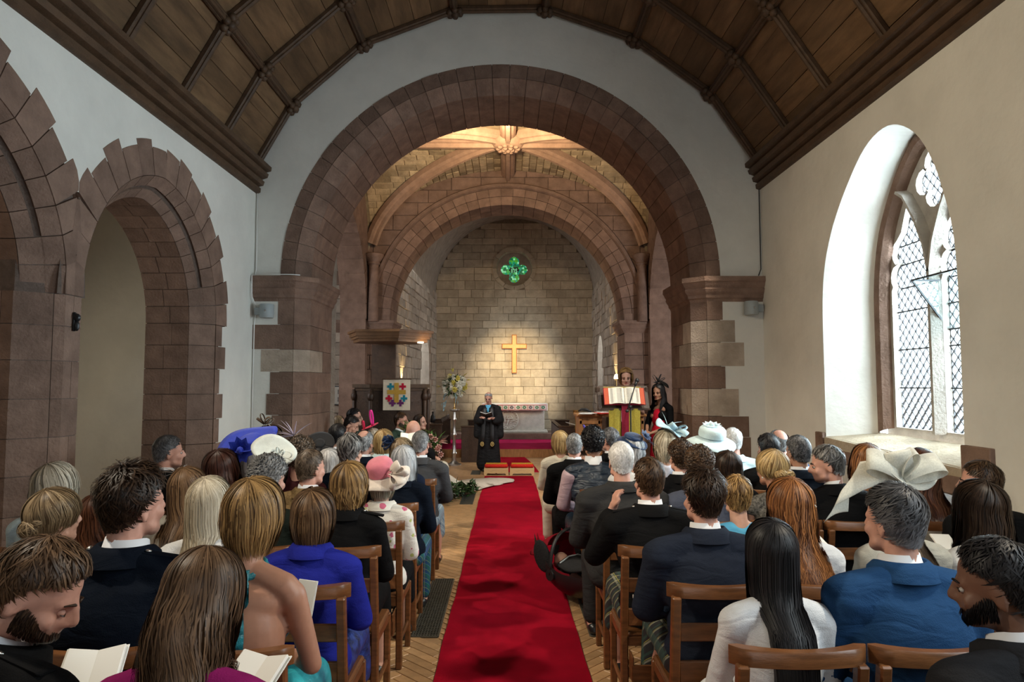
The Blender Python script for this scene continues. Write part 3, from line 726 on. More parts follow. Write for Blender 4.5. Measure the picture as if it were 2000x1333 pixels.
# rib vault
def vz(x, y):
    u = min(1, abs((x - 0) / BX)); v = min(1, abs((y - YC) / HY)); return VZ + VH * sqrt(max(0, 1 - min(u, v) ** 2))
vb = MB(); n = 28
vb.grid([[(-BX + 2 * BX * i / n, YC - HY + 2 * HY * j / n, vz(-BX + 2 * BX * i / n, YC - HY + 2 * HY * j / n) + .03) for j in range(n + 1)] for i in range(n + 1)])
M['mortar_vault'] = mat('vault_mortar', (.27, .215, .14), .95, .05, noise=.2, nscale=12)
vault = struct(vb.build('ceiling_tower', M['mortar_vault'], fix=False))
M['vault'] = mat('vault_stone', (.40, .315, .20), .9, .1, noise=.25, nscale=6, bump=.5, bscale=40, var=.32)
cand = []
def web(kind):
    """courses: east and west webs run along the nave axis, side webs across it"""
    a = 0.0; arc = [0]
    N_ = 200; us = [k / N_ for k in range(N_ + 1)]
    H_ = BX if kind == 'E' else HY
    L_ = [0]
    for k in range(N_): L_.append(L_[-1] + math.hypot(H_ / N_, VH * (sqrt(1 - us[k] ** 2) - sqrt(max(0, 1 - us[k + 1] ** 2)))))
    tot = L_[-1]; nc = int(tot / .135)
    def u_at(s_): return float(np.interp(s_, L_, us))
    for sg in (-1, 1):
        for side in ((1,) if kind == 'E' else (-1, 1)):
            for c in range(nc):
                s0, s1 = c * tot / nc, (c + 1) * tot / nc; u0, u1 = u_at(s0), u_at(s1); um = (u0 + u1) / 2
                t = um + .02; first = True
                while t < .985:
                    w = rnd(.2, .42) / (HY if kind == 'E' else BX); t1 = min(.985, t + w * (.6 if first else 1)); first = False
                    if t1 - t > .03: cand.append((kind, sg, side, u0, u1, t, t1))
                    t = t1
web('E'); web('S')
def vfn(kind, sg, side):
    def f(u, v, d):
        if kind == 'E': x, y = sg * u * BX, YC + side * v * HY
        else: x, y = side * v * BX, YC + sg * u * HY
        z = VZ + VH * sqrt(max(0, 1 - u * u)); return (x * (1 - d * .1), YC + (y - YC) * (1 - d * .1), z + .03 - d)
    return f
def vis_key(c):
    x, y, z = vfn(c[0], c[1], c[2])((c[3] + c[4]) / 2, (c[5] + c[6]) / 2, 0)
    return -( (c[4] - c[3]) * (c[6] - c[5]) * (1 if y > YC - .6 else .01))
cand.sort(key=vis_key); rest = MB()
for k, (kind, sg, side, u0, u1, t0, t1) in enumerate(cand):
    gu = .004 / (BX if kind == 'E' else HY); dep = .014 + rnd(-.004, .006)
    f = vfn(kind, sg, side)
    m_ = stone_block(lambda u, v, d, f=f: f(min(u, .9999), v, d), u0, u1, t0, t1, dep, ch=.003, g=.0025, jit=.001)
    if k < 300: m_.build('vault_stone', M['vault'], vault)
    else: rest.add(m_.v, m_.f)
if rest.v: rest.build('vault_stone_field', M['vault'], vault, kind='stuff')
RIB = [(-.12, -.04), (-.12, .06), (-.085, .10), (-.05, .11), (-.03, .17), (.03, .17), (.05, .11), (.085, .10), (.12, .06), (.12, -.04)]
def rib(path, name, k=1.0):
    P = [Vector(p) for p in path]; b = MB(); rows = []
    for i, p in enumerate(P):
        t = (P[min(i + 1, len(P) - 1)] - P[max(i - 1, 0)]).normalized(); s_ = t.cross(Vector((0, 0, 1))).normalized(); dn = s_.cross(t)
        if dn.z > 0: dn = -dn
        rows.append([p + s_ * (a * k) + dn * (d * k) for a, d in RIB])
    m_ = len(RIB); b.add([q for r in rows for q in r], [(i * m_ + j, i * m_ + (j + 1) % m_, (i + 1) * m_ + (j + 1) % m_, (i + 1) * m_ + j) for i in range(len(rows) - 1) for j in range(m_)] + [tuple(range(m_)), tuple((len(rows) - 1) * m_ + j for j in range(m_))])
    return b.build(name, M['rib'], vault)
M['rib'] = mat('pink_rib_stone', (.36, .235, .165), .85, .1, noise=.18, nscale=6, bump=.35, bscale=50, var=.08)
for sx in (-1, 1):
    for sy in (-1, 1):
        NS = 6   # each rib is cut into long stones
        for q in range(NS):
            ts = [.985 - (.985 - .07) * (q + r / 4) / NS for r in range(5)]
            rib([(sx * t * BX, YC + sy * t * HY, VZ + VH * sqrt(1 - t * t)) for t in ts], 'rib')
for (dx, dy) in ((1, 0), (-1, 0), (0, 1), (0, -1)):
    rib([(dx * t * BX, YC + dy * t * HY, VZ + VH - .01) for t in (.06, .5, .98)], 'ridge_rib', 1.1)
b = MB(); b.lathe([(.30, -.02), (.31, -.07), (.27, -.12), (.25, -.15), (.20, -.17), (.0, -.17)], (0, YC, VZ + VH - .04), 20, cap=False)
for k in range(10):
    a = 2 * pi * k / 10; b.ball((.17 * cos(a), YC + .17 * sin(a), VZ + VH - .21), (.05, .05, .035), 7, 5)
for k in range(5):
    a = 2 * pi * k / 5 + .3; b.ball((.08 * cos(a), YC + .08 * sin(a), VZ + VH - .225), (.045, .045, .035), 7, 5)
b.build('boss', M['rib'], vault, smooth=True)
for sx in (-1, 1):
    for sy in (1, -1):
        b = MB(); c = (sx * (BX - .13), YC + sy * (HY - .13), 0)
        b.lathe([(.10, 3.0), (.10, 4.12), (.13, 4.15), (.12, 4.18), (.15, 4.22), (.20, 4.30), (.20, 4.34), (.15, 4.36)], c, 14); b.build('rib_shaft', M['sand'], vault, smooth=True, sharp=40)

# ---------------- chancel
def NW(y): return -2.42 + .24 * (y - 14.4) / 6.1
def SW(y): return 2.38 + .20 * (y - 14.4) / 6.1
WY0, WY1, WZ0, WZ1 = 17.9, 19.3, 1.15, 3.1
def lancet(y0, y1, z0, z1, n=8):
    c = (y0 + y1) / 2; h = (y1 - y0) / 2; return [(y0, z0), (y1, z0)] + [(c + h * cos(pi * k / n), z1 - h + h * sin(pi * k / n)) for k in range(n + 1)]
for nm, F, sg in (('wall_chancel_left', NW, -1), ('wall_chancel_right', SW, 1)):
    b = MB(); hl = lancet(WY0, WY1, WZ0, WZ1)
    b.plate([[(YT + .5, -.02), (YE, -.02), (YE, 4.6), (YT + .5, 4.6)], hl], lambda u, v, d, F=F: (F(u), u, v), 0)
    inn = lancet(WY0 + .45, WY1 - .45, WZ0 + .25, WZ1 - .25)
    b.grid([[(F(p[0]) + sg * d, p[0], p[1]) for p in L] for L, d in ((hl + hl[:1], 0), (inn + inn[:1], .55))])
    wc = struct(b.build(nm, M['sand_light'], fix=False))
    z = 0.0
    while z < 4.5:
        h = rnd(.17, .27); y = YT + .86
        while y < YE - .05:
            w = min(rnd(.28, .6), YE - y)
            if w > .1 and not (y + w > WY0 and y < WY1 and z + h > WZ0 and z < WZ1):
                stone_block(lambda u, v, d, F=F, sg=sg: (F(u) - sg * d, u, v), y, y + w, z, z + h, .02 + rnd(0, .035), ch=.012, jit=.008).build('stone', M['sand_light'], wc)
            y += w
        z += h
# end wall: coursed stones
TC, TZ, TR = .20, 4.4, 2.39
b = MB(); b.plate([[(-2.6, -.02), (3.0, -.02), (3.0, 7.0), (-2.6, 7.0)], [(.19 + .62 * cos(2 * pi * k / 32), 5.27 + .62 * sin(2 * pi * k / 32)) for k in range(32)]], lambda u, v, d: (u, d, v), YE)
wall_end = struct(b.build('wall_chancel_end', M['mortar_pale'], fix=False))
OCX, OCZ = .19, 5.27
z = 0.0; ends = []
while z < 6.6:
    h = rnd(.19, .27)
    if z < 3: h = rnd(.21, .29)
    zz = z + h / 2; half = TR if zz < TZ else sqrt(max(0, TR ** 2 - (zz - TZ) ** 2)); x = TC - half; xe = TC + half
    while x < xe - .05:
        w = min(rnd(.3, .72), xe - x)
        if xe - x - w < .15: w = xe - x
        X0, X1 = x, x + w
        dz = max(0, abs(zz - OCZ))
        if dz < .60:
            hw = sqrt(.60 ** 2 - dz ** 2)
            if X0 < OCX + hw and X1 > OCX - hw:   # cut the stone against the oculus ring
                if X0 < OCX - hw - .05: ends.append((X0, OCX - hw, z, h))
                if X1 > OCX + hw + .05: ends.append((OCX + hw, X1, z, h))
                x += w; continue
        ends.append((X0, X1, z, h)); x += w
    z += h
for (X0, X1, z, h) in ends:
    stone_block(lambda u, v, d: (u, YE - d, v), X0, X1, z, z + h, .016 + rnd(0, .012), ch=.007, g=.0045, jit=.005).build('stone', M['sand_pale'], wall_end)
b = MB(); b.grid([[(TC + TR * cos(pi * k / 24), y, TZ + TR * sin(pi * k / 24)) for y in (YT + .8, YE)] for k in range(25)])
struct(b.build('ceiling_chancel', M['sand_light'], fix=False))
# oculus
oc = link(bpy.data.objects.new('window_2', None)); oc['kind'] = 'structure'
for k in range(12):
    a0, a1 = 2 * pi * k / 12 + .008, 2 * pi * (k + 1) / 12 - .008
    q = MB(); q.sweep([(.54, YE - .05), (.66, YE - .05), (.66, YE + .02), (.53, YE + .35), (.52, YE + .35)], lambda p, t: (OCX + p[0] * cos(t), p[1], OCZ + p[0] * sin(t)), [a0 + (a1 - a0) * j / 3 for j in range(4)]); q.build('ring_stone', M['sand_pale'], oc)
q = MB(); q.grid([[(OCX + r * cos(2 * pi * k / 32), y, OCZ + r * sin(2 * pi * k / 32)) for k in range(33)] for r, y in ((.645, YE - .02), (.60, YE - .02), (.53, YE + .21), (.50, YE + .36))]); q.build('mortar_bed', M['mortar'], oc, fix=False)
QL = foil(OCX, OCZ, .16, .245, 11)
b = MB(); b.plate([[(OCX + .55 * cos(2 * pi * k / 40), OCZ + .55 * sin(2 * pi * k / 40)) for k in range(40)], QL], lambda u, v, d: (u, d, v), YE + .22)
b.add([(p[0], YE + .22, p[1]) for p in QL] + [(p[0], YE + .32, p[1]) for p in QL], [(k, (k + 1) % len(QL), len(QL) + (k + 1) % len(QL), len(QL) + k) for k in range(len(QL))])
b.build('tracery', M['sand_light'], oc, fix=False)
GREENS = [mat('green_glass_' + n_, c_, .3, .5, emit=c_, estr=e_) for n_, c_, e_ in (('bright', (.05, .50, .10), .55), ('deep', (.0, .20, .07), .45), ('pale', (.25, .80, .42), .75), ('teal', (.0, .33, .20), .6), ('leaf', (.09, .42, .03), .6))]  # panes and monogram glow by emission, imitating daylight through the glass
gl = MB()
pts = [(OCX + rnd(-.42, .42), OCZ + rnd(-.42, .42)) for _ in range(70)]
g_ = .062
for i in range(-7, 8):
    for j in range(-7, 8):
        cx, cz = OCX + i * g_ + (g_ / 2 if j % 2 else 0), OCZ + j * g_ * .9
        D = [(cx + rnd(.48, .56) * g_ * 1.05 * cos(a), cz + rnd(.5, .56) * g_ * 1.05 * sin(a)) for a in [pi / 6 + pi / 3 * k for k in range(6)]]
        if abs(cx - OCX) < .135 and abs(cz - OCZ) < .10: continue
        P = clip_poly(QL, D)
        if len(P) >= 3 and abs(area2(P)) > 3e-4:
            q = MB(); q.add([(p[0], YE + .3 + rnd(0, .004), p[1]) for p in P], [tuple(range(len(P)))]); q.build('pane', random.choice(GREENS if j > 2 or j < -3 else GREENS[:4]), oc, fix=False)
q = MB(); q.box((OCX, YE + .315, OCZ), (.8, .01, .8)); q.build('leading', M['lead'], oc)
tx = bpy.data.curves.new('monogram', 'FONT'); tx.body = 'ihs'; tx.size = .26; tx.align_x = 'CENTER'; tx.align_y = 'CENTER'; tx.extrude = .004
to = bpy.data.objects.new('monogram_t', tx); link(to); bpy.context.view_layer.update()
me = bpy.data.meshes.new_from_object(to.evaluated_get(bpy.context.evaluated_depsgraph_get())); bpy.data.objects.remove(to)
me.materials.clear(); me.materials.append(GREENS[2]); mo = link(bpy.data.objects.new('monogram', me)); mo.parent = oc; mo.location = (OCX, YE + .295, OCZ + .0); mo.rotation_euler = (pi / 2, 0, 0); mo.scale = (.72, 1.1, 1)
# chancel steps
b = MB(); b.box((.2, 18.6, .11), (4.9, 4.0, .22), .01); pl = struct(b.build('floor_chancel', M['carpet_old']))
b = MB(); b.box((.2, 16.585, .10), (4.9, .03, .20), .004); b.build('step_riser', M['oakmid'], pl)
b = MB(); b.box((.2, 19.85, .3), (3.6, 1.2, .17), .01); b.build('altar_step', M['sand'], pl)
# ============================================================ FURNITURE AND FITTINGS
def rounded(n, r): return [(r * cos(2 * pi * k / n), r * sin(2 * pi * k / n)) for k in range(n)]
# ---- carpets, grates
def carpet_runner(name, label, edges, z, t, material):
    b = MB(); rows = []
    for (y, xl, xr) in edges: rows.append([(xl + (xr - xl) * k / 8, y, z + t + (.002 * sin(y * 3 + k) if 0 < k < 8 else 0)) for k in range(9)])
    b.slab(rows, (0, 0, -t)); o = b.build(name, material); return tag(o, label, 'carpet')
E_ = []
for k in range(60):
    y = 1.2 + k * (13.15 - 1.2) / 59; E_.append((y, -.435 + .005 * sin(y * 2.3) + .003 * sin(y * 9), .487 + .005 * sin(y * 1.7 + 1) + .003 * sin(y * 8)))
carpet_runner('carpet_runner', 'long bright red carpet runner down the middle of the aisle', E_, .006, .008, M['carpet'])
E_ = []
for k in range(20):
    y = 13.75 + k * (16.55 - 13.75) / 19; t = k / 19; E_.append((y, -.30 - .1 * t, .62 - .12 * t * t - .1 * t))
carpet_runner('carpet_strip', 'darker red carpet strip between the kneelers and the chancel step', E_, .006, .008, M['carpet'])
def grate(name, label, x0, x1, y0, y1, grp=None):
    t = thing(name, label, 'floor grate', ((x0 + x1) / 2, (y0 + y1) / 2, .004), 0, 'iron floor grates along the aisle')
    w, l = x1 - x0, y1 - y0
    b = MB(); b.box((0, 0, -.0005), (w, l, .003)); b.build('dark_backing', M['black'], t)
    b = MB()
    for s_ in (-1, 1): b.box((s_ * w / 2, 0, .004), (.014, l, .012), .002); b.box((0, s_ * l / 2, .004), (w, .014, .012), .002)
    b.build('rim', M['iron'], t)
    b = MB(); nx = 9; ny = int(l / .032)
    for i in range(1, nx): b.box((-w / 2 + w * i / nx, 0, .004), (.006, l, .008))
    for j in range(1, ny): b.box((0, -l / 2 + l * j / ny, .0045), (w, .010, .008))
    b.build('lattice', M['iron'], t, kind='stuff')
grate('floor_grate', 'cast iron heating grate in the parquet left of the red runner, nearest the camera', -.665, -.485, 4.85, 6.25)
grate('floor_grate', 'cast iron heating grate in the parquet right of the runner, beside the car seat', .575, .755, 4.85, 6.25)
grate('floor_grate', 'small iron floor grate beside the leafy garland on the left', -.70, -.52, 10.1, 11.2)
grate('floor_grate', 'small iron floor grate right of the runner before the first row', .60, .76, 10.1, 11.6)
grate('floor_grate', 'little iron floor grate right of the right kneeler', .66, .82, 12.6, 13.2)
grate('floor_grate', 'little iron floor grate at the feet of the minister', -.72, -.55, 13.4, 14.0)

# ---- kneeling stools
for x, lb in ((-.225, 'left of the pair of pale kneeling stools with red cushion tops'), (.275, 'right of the pair of pale kneeling stools with red cushion tops')):
    t = thing('kneeling_stool', lb, 'stool', (x, 13.45, .006), 0, 'pair of kneeling stools')
    M.setdefault('palewood', mat('pale_wood', (.62, .42, .20), .5, .35, noise=.12, nscale=8, stretch=(1, 4, 4)))
    M.setdefault('cushion', mat('red_cushion', (.60, .03, .02), .85, .1, noise=.15, nscale=30, bump=.2))
    M.setdefault('cushion_top', mat('gold_red_tapestry', (.62, .16, .02), .9, .1, noise=.55, nscale=38, col2=(.75, .42, .05)))
    b = MB()
    for sy in (-1, 1):
        P = [(-.235, 0), (-.19, 0), (-.17, .035), (-.02, .03), (0, .045), (.02, .03), (.17, .035), (.19, 0), (.235, 0), (.235, .135), (-.235, .135)]
        b = MB(); b.prism(P, lambda u, v, d: (u, d, v), sy * .13 - .009, sy * .13 + .009); b.build('apron', M['palewood'], t)
    for s_ in (-1, 1): b = MB(); b.box((s_ * .226, 0, .0675), (.018, .245, .135), .003); b.build('end_board', M['palewood'], t)
    b = MB(); b.box((0, 0, .172), (.45, .26, .075), .025); b.build('cushion', M['cushion'], t, smooth=True, sharp=50)
    b = MB(); b.box((0, 0, .209), (.41, .22, .008), .003); b.build('cushion_top', M['cushion_top'], t)

# ---- choir pews
def pew(name, label, x0, x1, y0, y1, h, sg, papers=0):
    """pew running along the nave axis; sg = side the sitter faces (+1: towards +x)"""
    t = thing(name, label, 'pew', ((x0 + x1) / 2, y0, 0), 0, 'dark oak choir pews'); w = x1 - x0; L = y1 - y0
    for yy, nm in ((.03, 'bench_end'), (L - .03, 'bench_end')):
        b = MB(); b.box((0, yy, h * .49), (w, .055, h * .98), .008); b.build(nm, M['oakdark'], t)
        b = MB(); b.box((0, yy, h - .012), (w + .03, .085, .035), .008); b.build('end_cap', M['beam'], t)
    xb = -sg * (w / 2 - .02)
    n = 6
    for k in range(n):
        b = MB(); b.box((xb, .06 + (L - .12) * (k + .5) / n, h * .48), (.022, (L - .12) / n - .008, h * .86), .004); b.build('panel', M['oakdark'], t)
    b = MB(); b.box((xb, L / 2, h - .005), (.09, L - .04, .03), .008); b.build('top_rail', M['beam'], t)
    b = MB(); b.box((0, L / 2, .43), (w - .06, L - .1, .035), .006); b.build('seat', M['beam'], t)
    return t
pew('choir_pew', 'dark oak choir pew left of the aisle beside the minister', -1.05, -.62, 15.5, 18.2, .82, -1)
pew('choir_pew', 'dark oak choir pew right of the aisle near the oak desk', 1.15, 1.62, 15.5, 18.2, .82, 1)
t = pew('choir_pew', 'dark oak choir stall further left behind the flower pedestal', -1.95, -1.50, 15.6, 18.0, .86, 1)
for k in range(7):
    b = MB(); y = .25 + .32 * k; b.ball((.2, y, .90), (.022, .05, .05), 6, 4); b.ball((.2, y, .955), (.018, .03, .045), 6, 4); b.ball((.2, y + .05, .93), (.015, .03, .025), 6, 4); b.ball((.2, y - .05, .93), (.015, .03, .025), 6, 4)
    b.build('poppyhead_finial', M['oakdark'], t, smooth=True)
o = MB(); o.box((0, 0, 0), (.21, .29, .006), .001, Matrix.Rotation(.25, 3, 'Y')); o = o.build('hymn_sheet', M['paper']); o.location = (1.42, 15.58, .872); tag(o, 'white sheet lying on the end of the right choir pew', 'paper')

# ---- altar, frontal, cross
t = thing('altar', 'pale carved stone altar against the end wall', 'altar', (.20, 19.85, .385))
M['altar'] = mat('altar_stone', (.50, .46, .40), .85, .15, noise=.12, nscale=9, bump=.3, bscale=50)
b = MB(); b.box((0, 0, .035), (1.86, .76, .07), .012); b.build('plinth', M['altar'], t)
b = MB(); b.box((0, 0, .37), (1.68, .6, .62), .012); b.build('body', M['altar'], t)
b = MB(); b.box((0, 0, .72), (1.84, .74, .09), .015); b.build('mensa', M['altar'], t)
b = MB(); b.tube([(-.18 + .27 * cos(2 * pi * k / 28), -.305, .37 + .27 * sin(2 * pi * k / 28)) for k in range(28)], .018, 6, closed=True)
for k in range(22):
    a = 2 * pi * k / 22; b.ball((-.18 + .235 * cos(a), -.305, .37 + .235 * sin(a)), (.022, .014, .022), 6, 4)
b.build('carved_roundel', M['altar'], t, smooth=True)
b = MB()
for (dx, dz, l, a) in ((-.28, .40, .16, 0), (-.22, .43, .10, .6), (-.16, .40, .18, 1.57), (-.08, .42, .13, -.5), (-.2, .30, .2, .3), (-.1, .30, .1, 1.2), (-.3, .32, .08, 1.3), (-.06, .34, .12, 1.57)):
    b.box((dx, -.306, dz), (.022, .02, l), .006, Matrix.Rotation(a, 3, 'Y'))
b.build('carved_emblem', M['altar'], t)
f = thing('altar_frontal', 'white embroidered cloth band along the front of the altar', 'altar cloth', (.20, 19.46, 1.02))
M['linen'] = mat('white_linen', (.80, .78, .74), .9, .1, noise=.05, nscale=20)
M['redline'] = mat('red_braid', (.55, .06, .05), .85, .1)
M['emb_green'] = mat('green_embroidery', (.06, .20, .09), .85, .1, noise=.5, nscale=60)
M['emb_dark'] = mat('dark_embroidery', (.12, .09, .12), .85, .1, noise=.5, nscale=60)
b = MB(); b.slab([[(-.93 + 1.86 * k / 24, .01 * sin(k * .9), z) for k in range(25)] for z in (0, .09, .185)], (0, .012, 0)); b.slab([[(-.93, .0, .185), (.93, .0, .185)], [(-.93, .80, .186), (.93, .80, .186)]], (0, 0, .01)); b.build('cloth', M['linen'], f)
b = MB()
for z in (.02, .155): b.box((0, -.012, z), (1.78, .006, .012))
for k in range(11): b.box((-.89 + 1.78 * k / 10, -.012, .0875), (.010, .006, .13))
b.build('braid', M['redline'], f)
for k in range(10):
    b = MB(); x = -.89 + 1.78 * (k + .5) / 10
    for q in range(6): a = q * 1.05 + k; b.ball((x + .035 * cos(a), -.012, .088 + .03 * sin(a)), (.022, .004, .016), 6, 3, Matrix.Rotation(a, 3, 'Y'))
    b.build('embroidered_motif', M['emb_green'] if k % 3 != 1 else M['emb_dark'], f)
c = thing('wall_cross', 'plain gilded wooden cross fixed to the stone end wall', 'cross', (.19, YE - .075, 2.10))
M['crosswood'] = mat('gilded_cross_wood', (.62, .36, .12), .4, .4, noise=.12, nscale=10, stretch=(4, 4, 1)); M['crossedge'] = mat('cross_edge', (.42, .13, .04), .5, .3)
b = MB(); b.box((0, 0, .57), (.15, .04, 1.16), .008); b.box((0, 0.001, .80), (.75, .04, .15), .008); b.build('edge_board', M['crossedge'], c)
b = MB(); b.box((0, -.018, .57), (.115, .03, 1.12), .006); b.build('upright', M['crosswood'], c)
b = MB(); b.box((0, -.019, .80), (.71, .03, .115), .006); b.build('crossbar', M['crosswood'], c)

# ---- lectern with Bible, cloths; microphone; oak desk behind it
dais = MB(); dais.box((1.62, 9.75, .11), (1.30, 1.75, .22), .015); tag(dais.build('lectern_dais', M['oakdark']), 'low dark wooden dais under the lectern', 'platform')
t = thing('lectern', 'dark oak lectern with green gold hanging and broad sloping book rest', 'lectern', (1.52, 9.15, .221))
b = MB(); b.box((0, 0, .03), (.6, .5, .06), .01); b.build('base', M['oakdark'], t)
for sx in (-1, 1):
    b = MB(); b.box((sx * .21, .05, .58), (.05, .34, 1.04), .01); b.build('side_panel', M['oakdark'], t)
b = MB(); b.box((0, -.10, .55), (.38, .03, .98), .006); b.build('front_panel', M['oakdark'], t)
RX = Matrix.Rotation(radians(62), 3, 'X')
b = MB(); b.box((0, -.10, 1.36), (.68, .34, .03), .006, RX); b.build('book_rest', M['oakdark'], t)
b = MB(); b.box((0, -.185, 1.21), (.68, .10, .03), .006); b.build('ledge', M['oakdark'], t)
for sx in (-1, 1):
    b = MB(); b.box((sx * .325, .0, 1.46), (.05, .16, .07), .01); b.build('corner_block', M['oakdark'], t)
b = MB(); b.box((0, .0, 1.495), (.50, .10, .012), .003); b.build('cloth_top', mat('gold_cloth', (.42, .33, .07), .8, .15, noise=.2, nscale=60), t)
M['gold_cloth'] = mat('olive_gold_cloth', (.30, .24, .035), .75, .2, noise=.22, nscale=70, bump=.2)
h = thing('lectern_hanging', 'olive gold cloth with a fringe hanging below the open book', 'cloth', (1.52, 8.915, 1.02))
for sx in (-1, 1):
    b = MB(); x0, x1 = (-.205, -.045) if sx < 0 else (.055, .205)
    b.slab([[(x0 + (x1 - x0) * k / 6, .008 * sin(k * 1.3), z) for k in range(7)] for z in (.02, .15, .42)], (0, .008, 0)); b.build('cloth_panel', M['gold_cloth'], h)
    b = MB()
    for k in range(22): x = x0 + (x1 - x0) * (k + .5) / 22; b.bar((x, .004, .025), (x + rnd(-.002, .002), .004, -.07), .006, .006)
    b.build('fringe', mat('fringe', (.16, .13, .035), .9, .1), h, kind='stuff')
s_ = thing('bible_marker', 'maroon stole with two gold crosses hanging over the gold cloth', 'cloth', (1.525, 8.895, .78))
M['maroon'] = mat('maroon_cloth', (.16, .006, .02), .8, .2, noise=.1, nscale=30)
b = MB(); b.slab([[(-.048 + .096 * k / 4, .004 * sin(k + z * 9), z) for k in range(5)] for z in (0, .25, .5, .70)], (0, .008, 0)); b.build('stole', M['maroon'], s_)
M['goldthread'] = mat('gold_thread', (.62, .45, .16), .5, .4)
for x in (-.02, .022):
    b = MB(); b.box((x, -.006, .26), (.007, .006, .085), .001); b.box((x, -.006, .277), (.030, .006, .008), .001); b.build('cross_motif', M['goldthread'], s_)
b = MB(); b.box((0, -.006, .14), (.075, .006, .05), .001); b.box((0, -.008, .14), (.004, .006, .052)); b.build('book_motif', M['goldthread'], s_)
bk = thing('open_bible', 'large open Bible with red page edges on the lectern', 'book', (1.52, 8.935, 1.60), rot=(radians(62), 0, 0))
M['page'] = mat('bible_page', (.70, .66, .56), .85, .1, noise=.06, nscale=40)
M['rededge'] = mat('red_page_edge', (.50, .10, .05), .7, .2, noise=.3, nscale=50, stretch=(40, 1, 1))
for sx in (-1, 1):
    b = MB(); rows = []
    for k in range(9):
        u = k / 8; rows.append([(sx * (.003 + .20 * u), y, .012 + .026 * sin(pi * min(1, u * 1.15 + .05)) ** .8) for y in (-.115, .115)])
    b.slab(rows, (0, 0, -.012)); b.build('page_block', M['page'], bk)
    b = MB(); b.slab([[(sx * .205, -.117, .014), (sx * .205, .117, .014)], [(sx * .262, -.12, .0), (sx * .262, .12, .0)]], (0, 0, -.01)); b.build('red_page_edge', M['rededge'], bk)
    b = MB()
    for r in range(17):
        for c_ in (0, 1):
            x0 = .03 + c_ * .085; u = (x0 + .035) / .2; b.box((sx * (x0 + .035), .098 - r * .0122, .0135 + .026 * sin(pi * min(1, u * 1.15 + .05)) ** .8), (.07, .004, .0015))
    b.build('printed_lines', mat('print_grey', (.35, .33, .30), .9, .1), bk, kind='stuff')
b = MB(); b.box((0, 0, -.006), (.54, .25, .01), .002); b.build('cover', M['maroon'], bk)
m_ = thing('microphone_stand', 'black microphone on a boom stand in front of the lectern', 'microphone', (1.56, 8.66, 0))
b = MB()
for k in range(3): a = 2 * pi * k / 3 + .5; b.bar((0, 0, .14), (.26 * cos(a), .26 * sin(a), .012), .018, .012)
b.build('tripod_base', M['black'], m_)
b = MB(); b.tube([(0, 0, .1), (-.01, 0, 1.45)], .010, 8); b.build('pole', M['black'], m_)
b = MB(); b.tube([(-.06, -.02, 1.40), (.065, .05, 1.75)], .008, 8); b.build('boom', M['black'], m_, smooth=True)
b = MB(); b.ball((-.01, 0, 1.47), .022, 8, 6); b.ball((-.055, -.02, 1.42), (.025, .018, .02), 8, 6); b.build('clutch', M['black'], m_, smooth=True)
b = MB(); b.tube([(.06, .048, 1.735), (.082, .06, 1.79)], [.014, .018], 8); b.ball((.09, .064, 1.805), (.027, .027, .03), 10, 7); b.build('microphone_head', M['black'], m_, smooth=True)
t = thing('oak_desk', 'honey oak panelled desk case behind the lectern', 'desk', (1.66, 11.25, 0))
b = MB(); b.box((0, 0, .62), (1.04, .5, 1.24), .01); b.build('carcass', M['oakmid'], t)
b = MB(); b.box((0, 0, 1.26), (1.12, .58, .045), .01); b.build('top', M['oakmid'], t)
for k in range(3):
    b = MB(); x = -.345 + .345 * k; b.box((x, -.262, .70), (.27, .02, .82), .008); b.build('panel', M['oakmid'], t)
    b = MB()
    for s2 in (-1, 1): b.box((x + s2 * .15, -.264, .66), (.045, .03, 1.08), .005)
    b.box((x, -.264, 1.15), (.34, .03, .06), .005); b.box((x, -.264, .22), (.34, .03, .09), .005); b.build('panel_frame', M['oakmid'], t)
rb = thing('red_booklet', 'red booklet lying on the oak desk', 'book', (1.52, 10.97, 1.285), .3)
b = MB(); b.box((0, 0, .012), (.2, .27, .022), .003); b.build('cover', mat('red_cover', (.6, .05, .03), .5, .3), rb)
b = MB(); b.box((0, .0, .026), (.17, .22, .006), .001); b.build('sheet', M['paper'], rb)
pb = MB(); pb.box((0, 0, .004), (.21, .29, .008), .001, Matrix.Rotation(-.3, 3, 'Z')); pb.box((.03, .02, .012), (.21, .28, .006), .001, Matrix.Rotation(.2, 3, 'Z')); o = pb.build('paper_pile', M['paper']); o.location = (1.26, 10.97, 1.284); tag(o, 'pile of white sheets on the left end of the oak desk', 'paper')
sc = MB(); sc.tube([(1.12, 10.9, 1.33), (1.17, 10.88, 1.36), (1.24, 10.86, 1.355), (1.32, 10.85, 1.32)], [.008, .02, .024, .012], 8); tag(sc.build('folded_cloth', M['black'], smooth=True), 'rolled black cloth lying over the papers on the oak desk', 'cloth')
def candlestick(name, label, loc, h, candle=True):
    t = thing(name, label, 'candlestick', loc)
    b = MB(); b.lathe([(.07, 0), (.07, .015), (.03, .03), (.016, .06), (.016, h * .3), (.03, h * .33), (.016, h * .37), (.014, h * .7), (.028, h * .74), (.014, h * .78), (.018, h * .92), (.055, h * .96), (.055, h)], (0, 0, 0), 14); b.build('stem', M['brass'], t, smooth=True, sharp=40)
    if candle:
        b = MB(); b.lathe([(.016, h), (.016, h + .12), (.004, h + .13)], (0, 0, 0), 10); b.build('candle', M['white'], t, smooth=True, sharp=40)
    return t
candlestick('floor_candlestick', 'tall brass floor candlestick left of the oak desk', (1.29, 13.0, 0), 1.27, False)
t = thing('reading_lamp', 'slim standing lamp with a small glowing white shade near the right wall', 'lamp', (2.05, 12.9, 0))
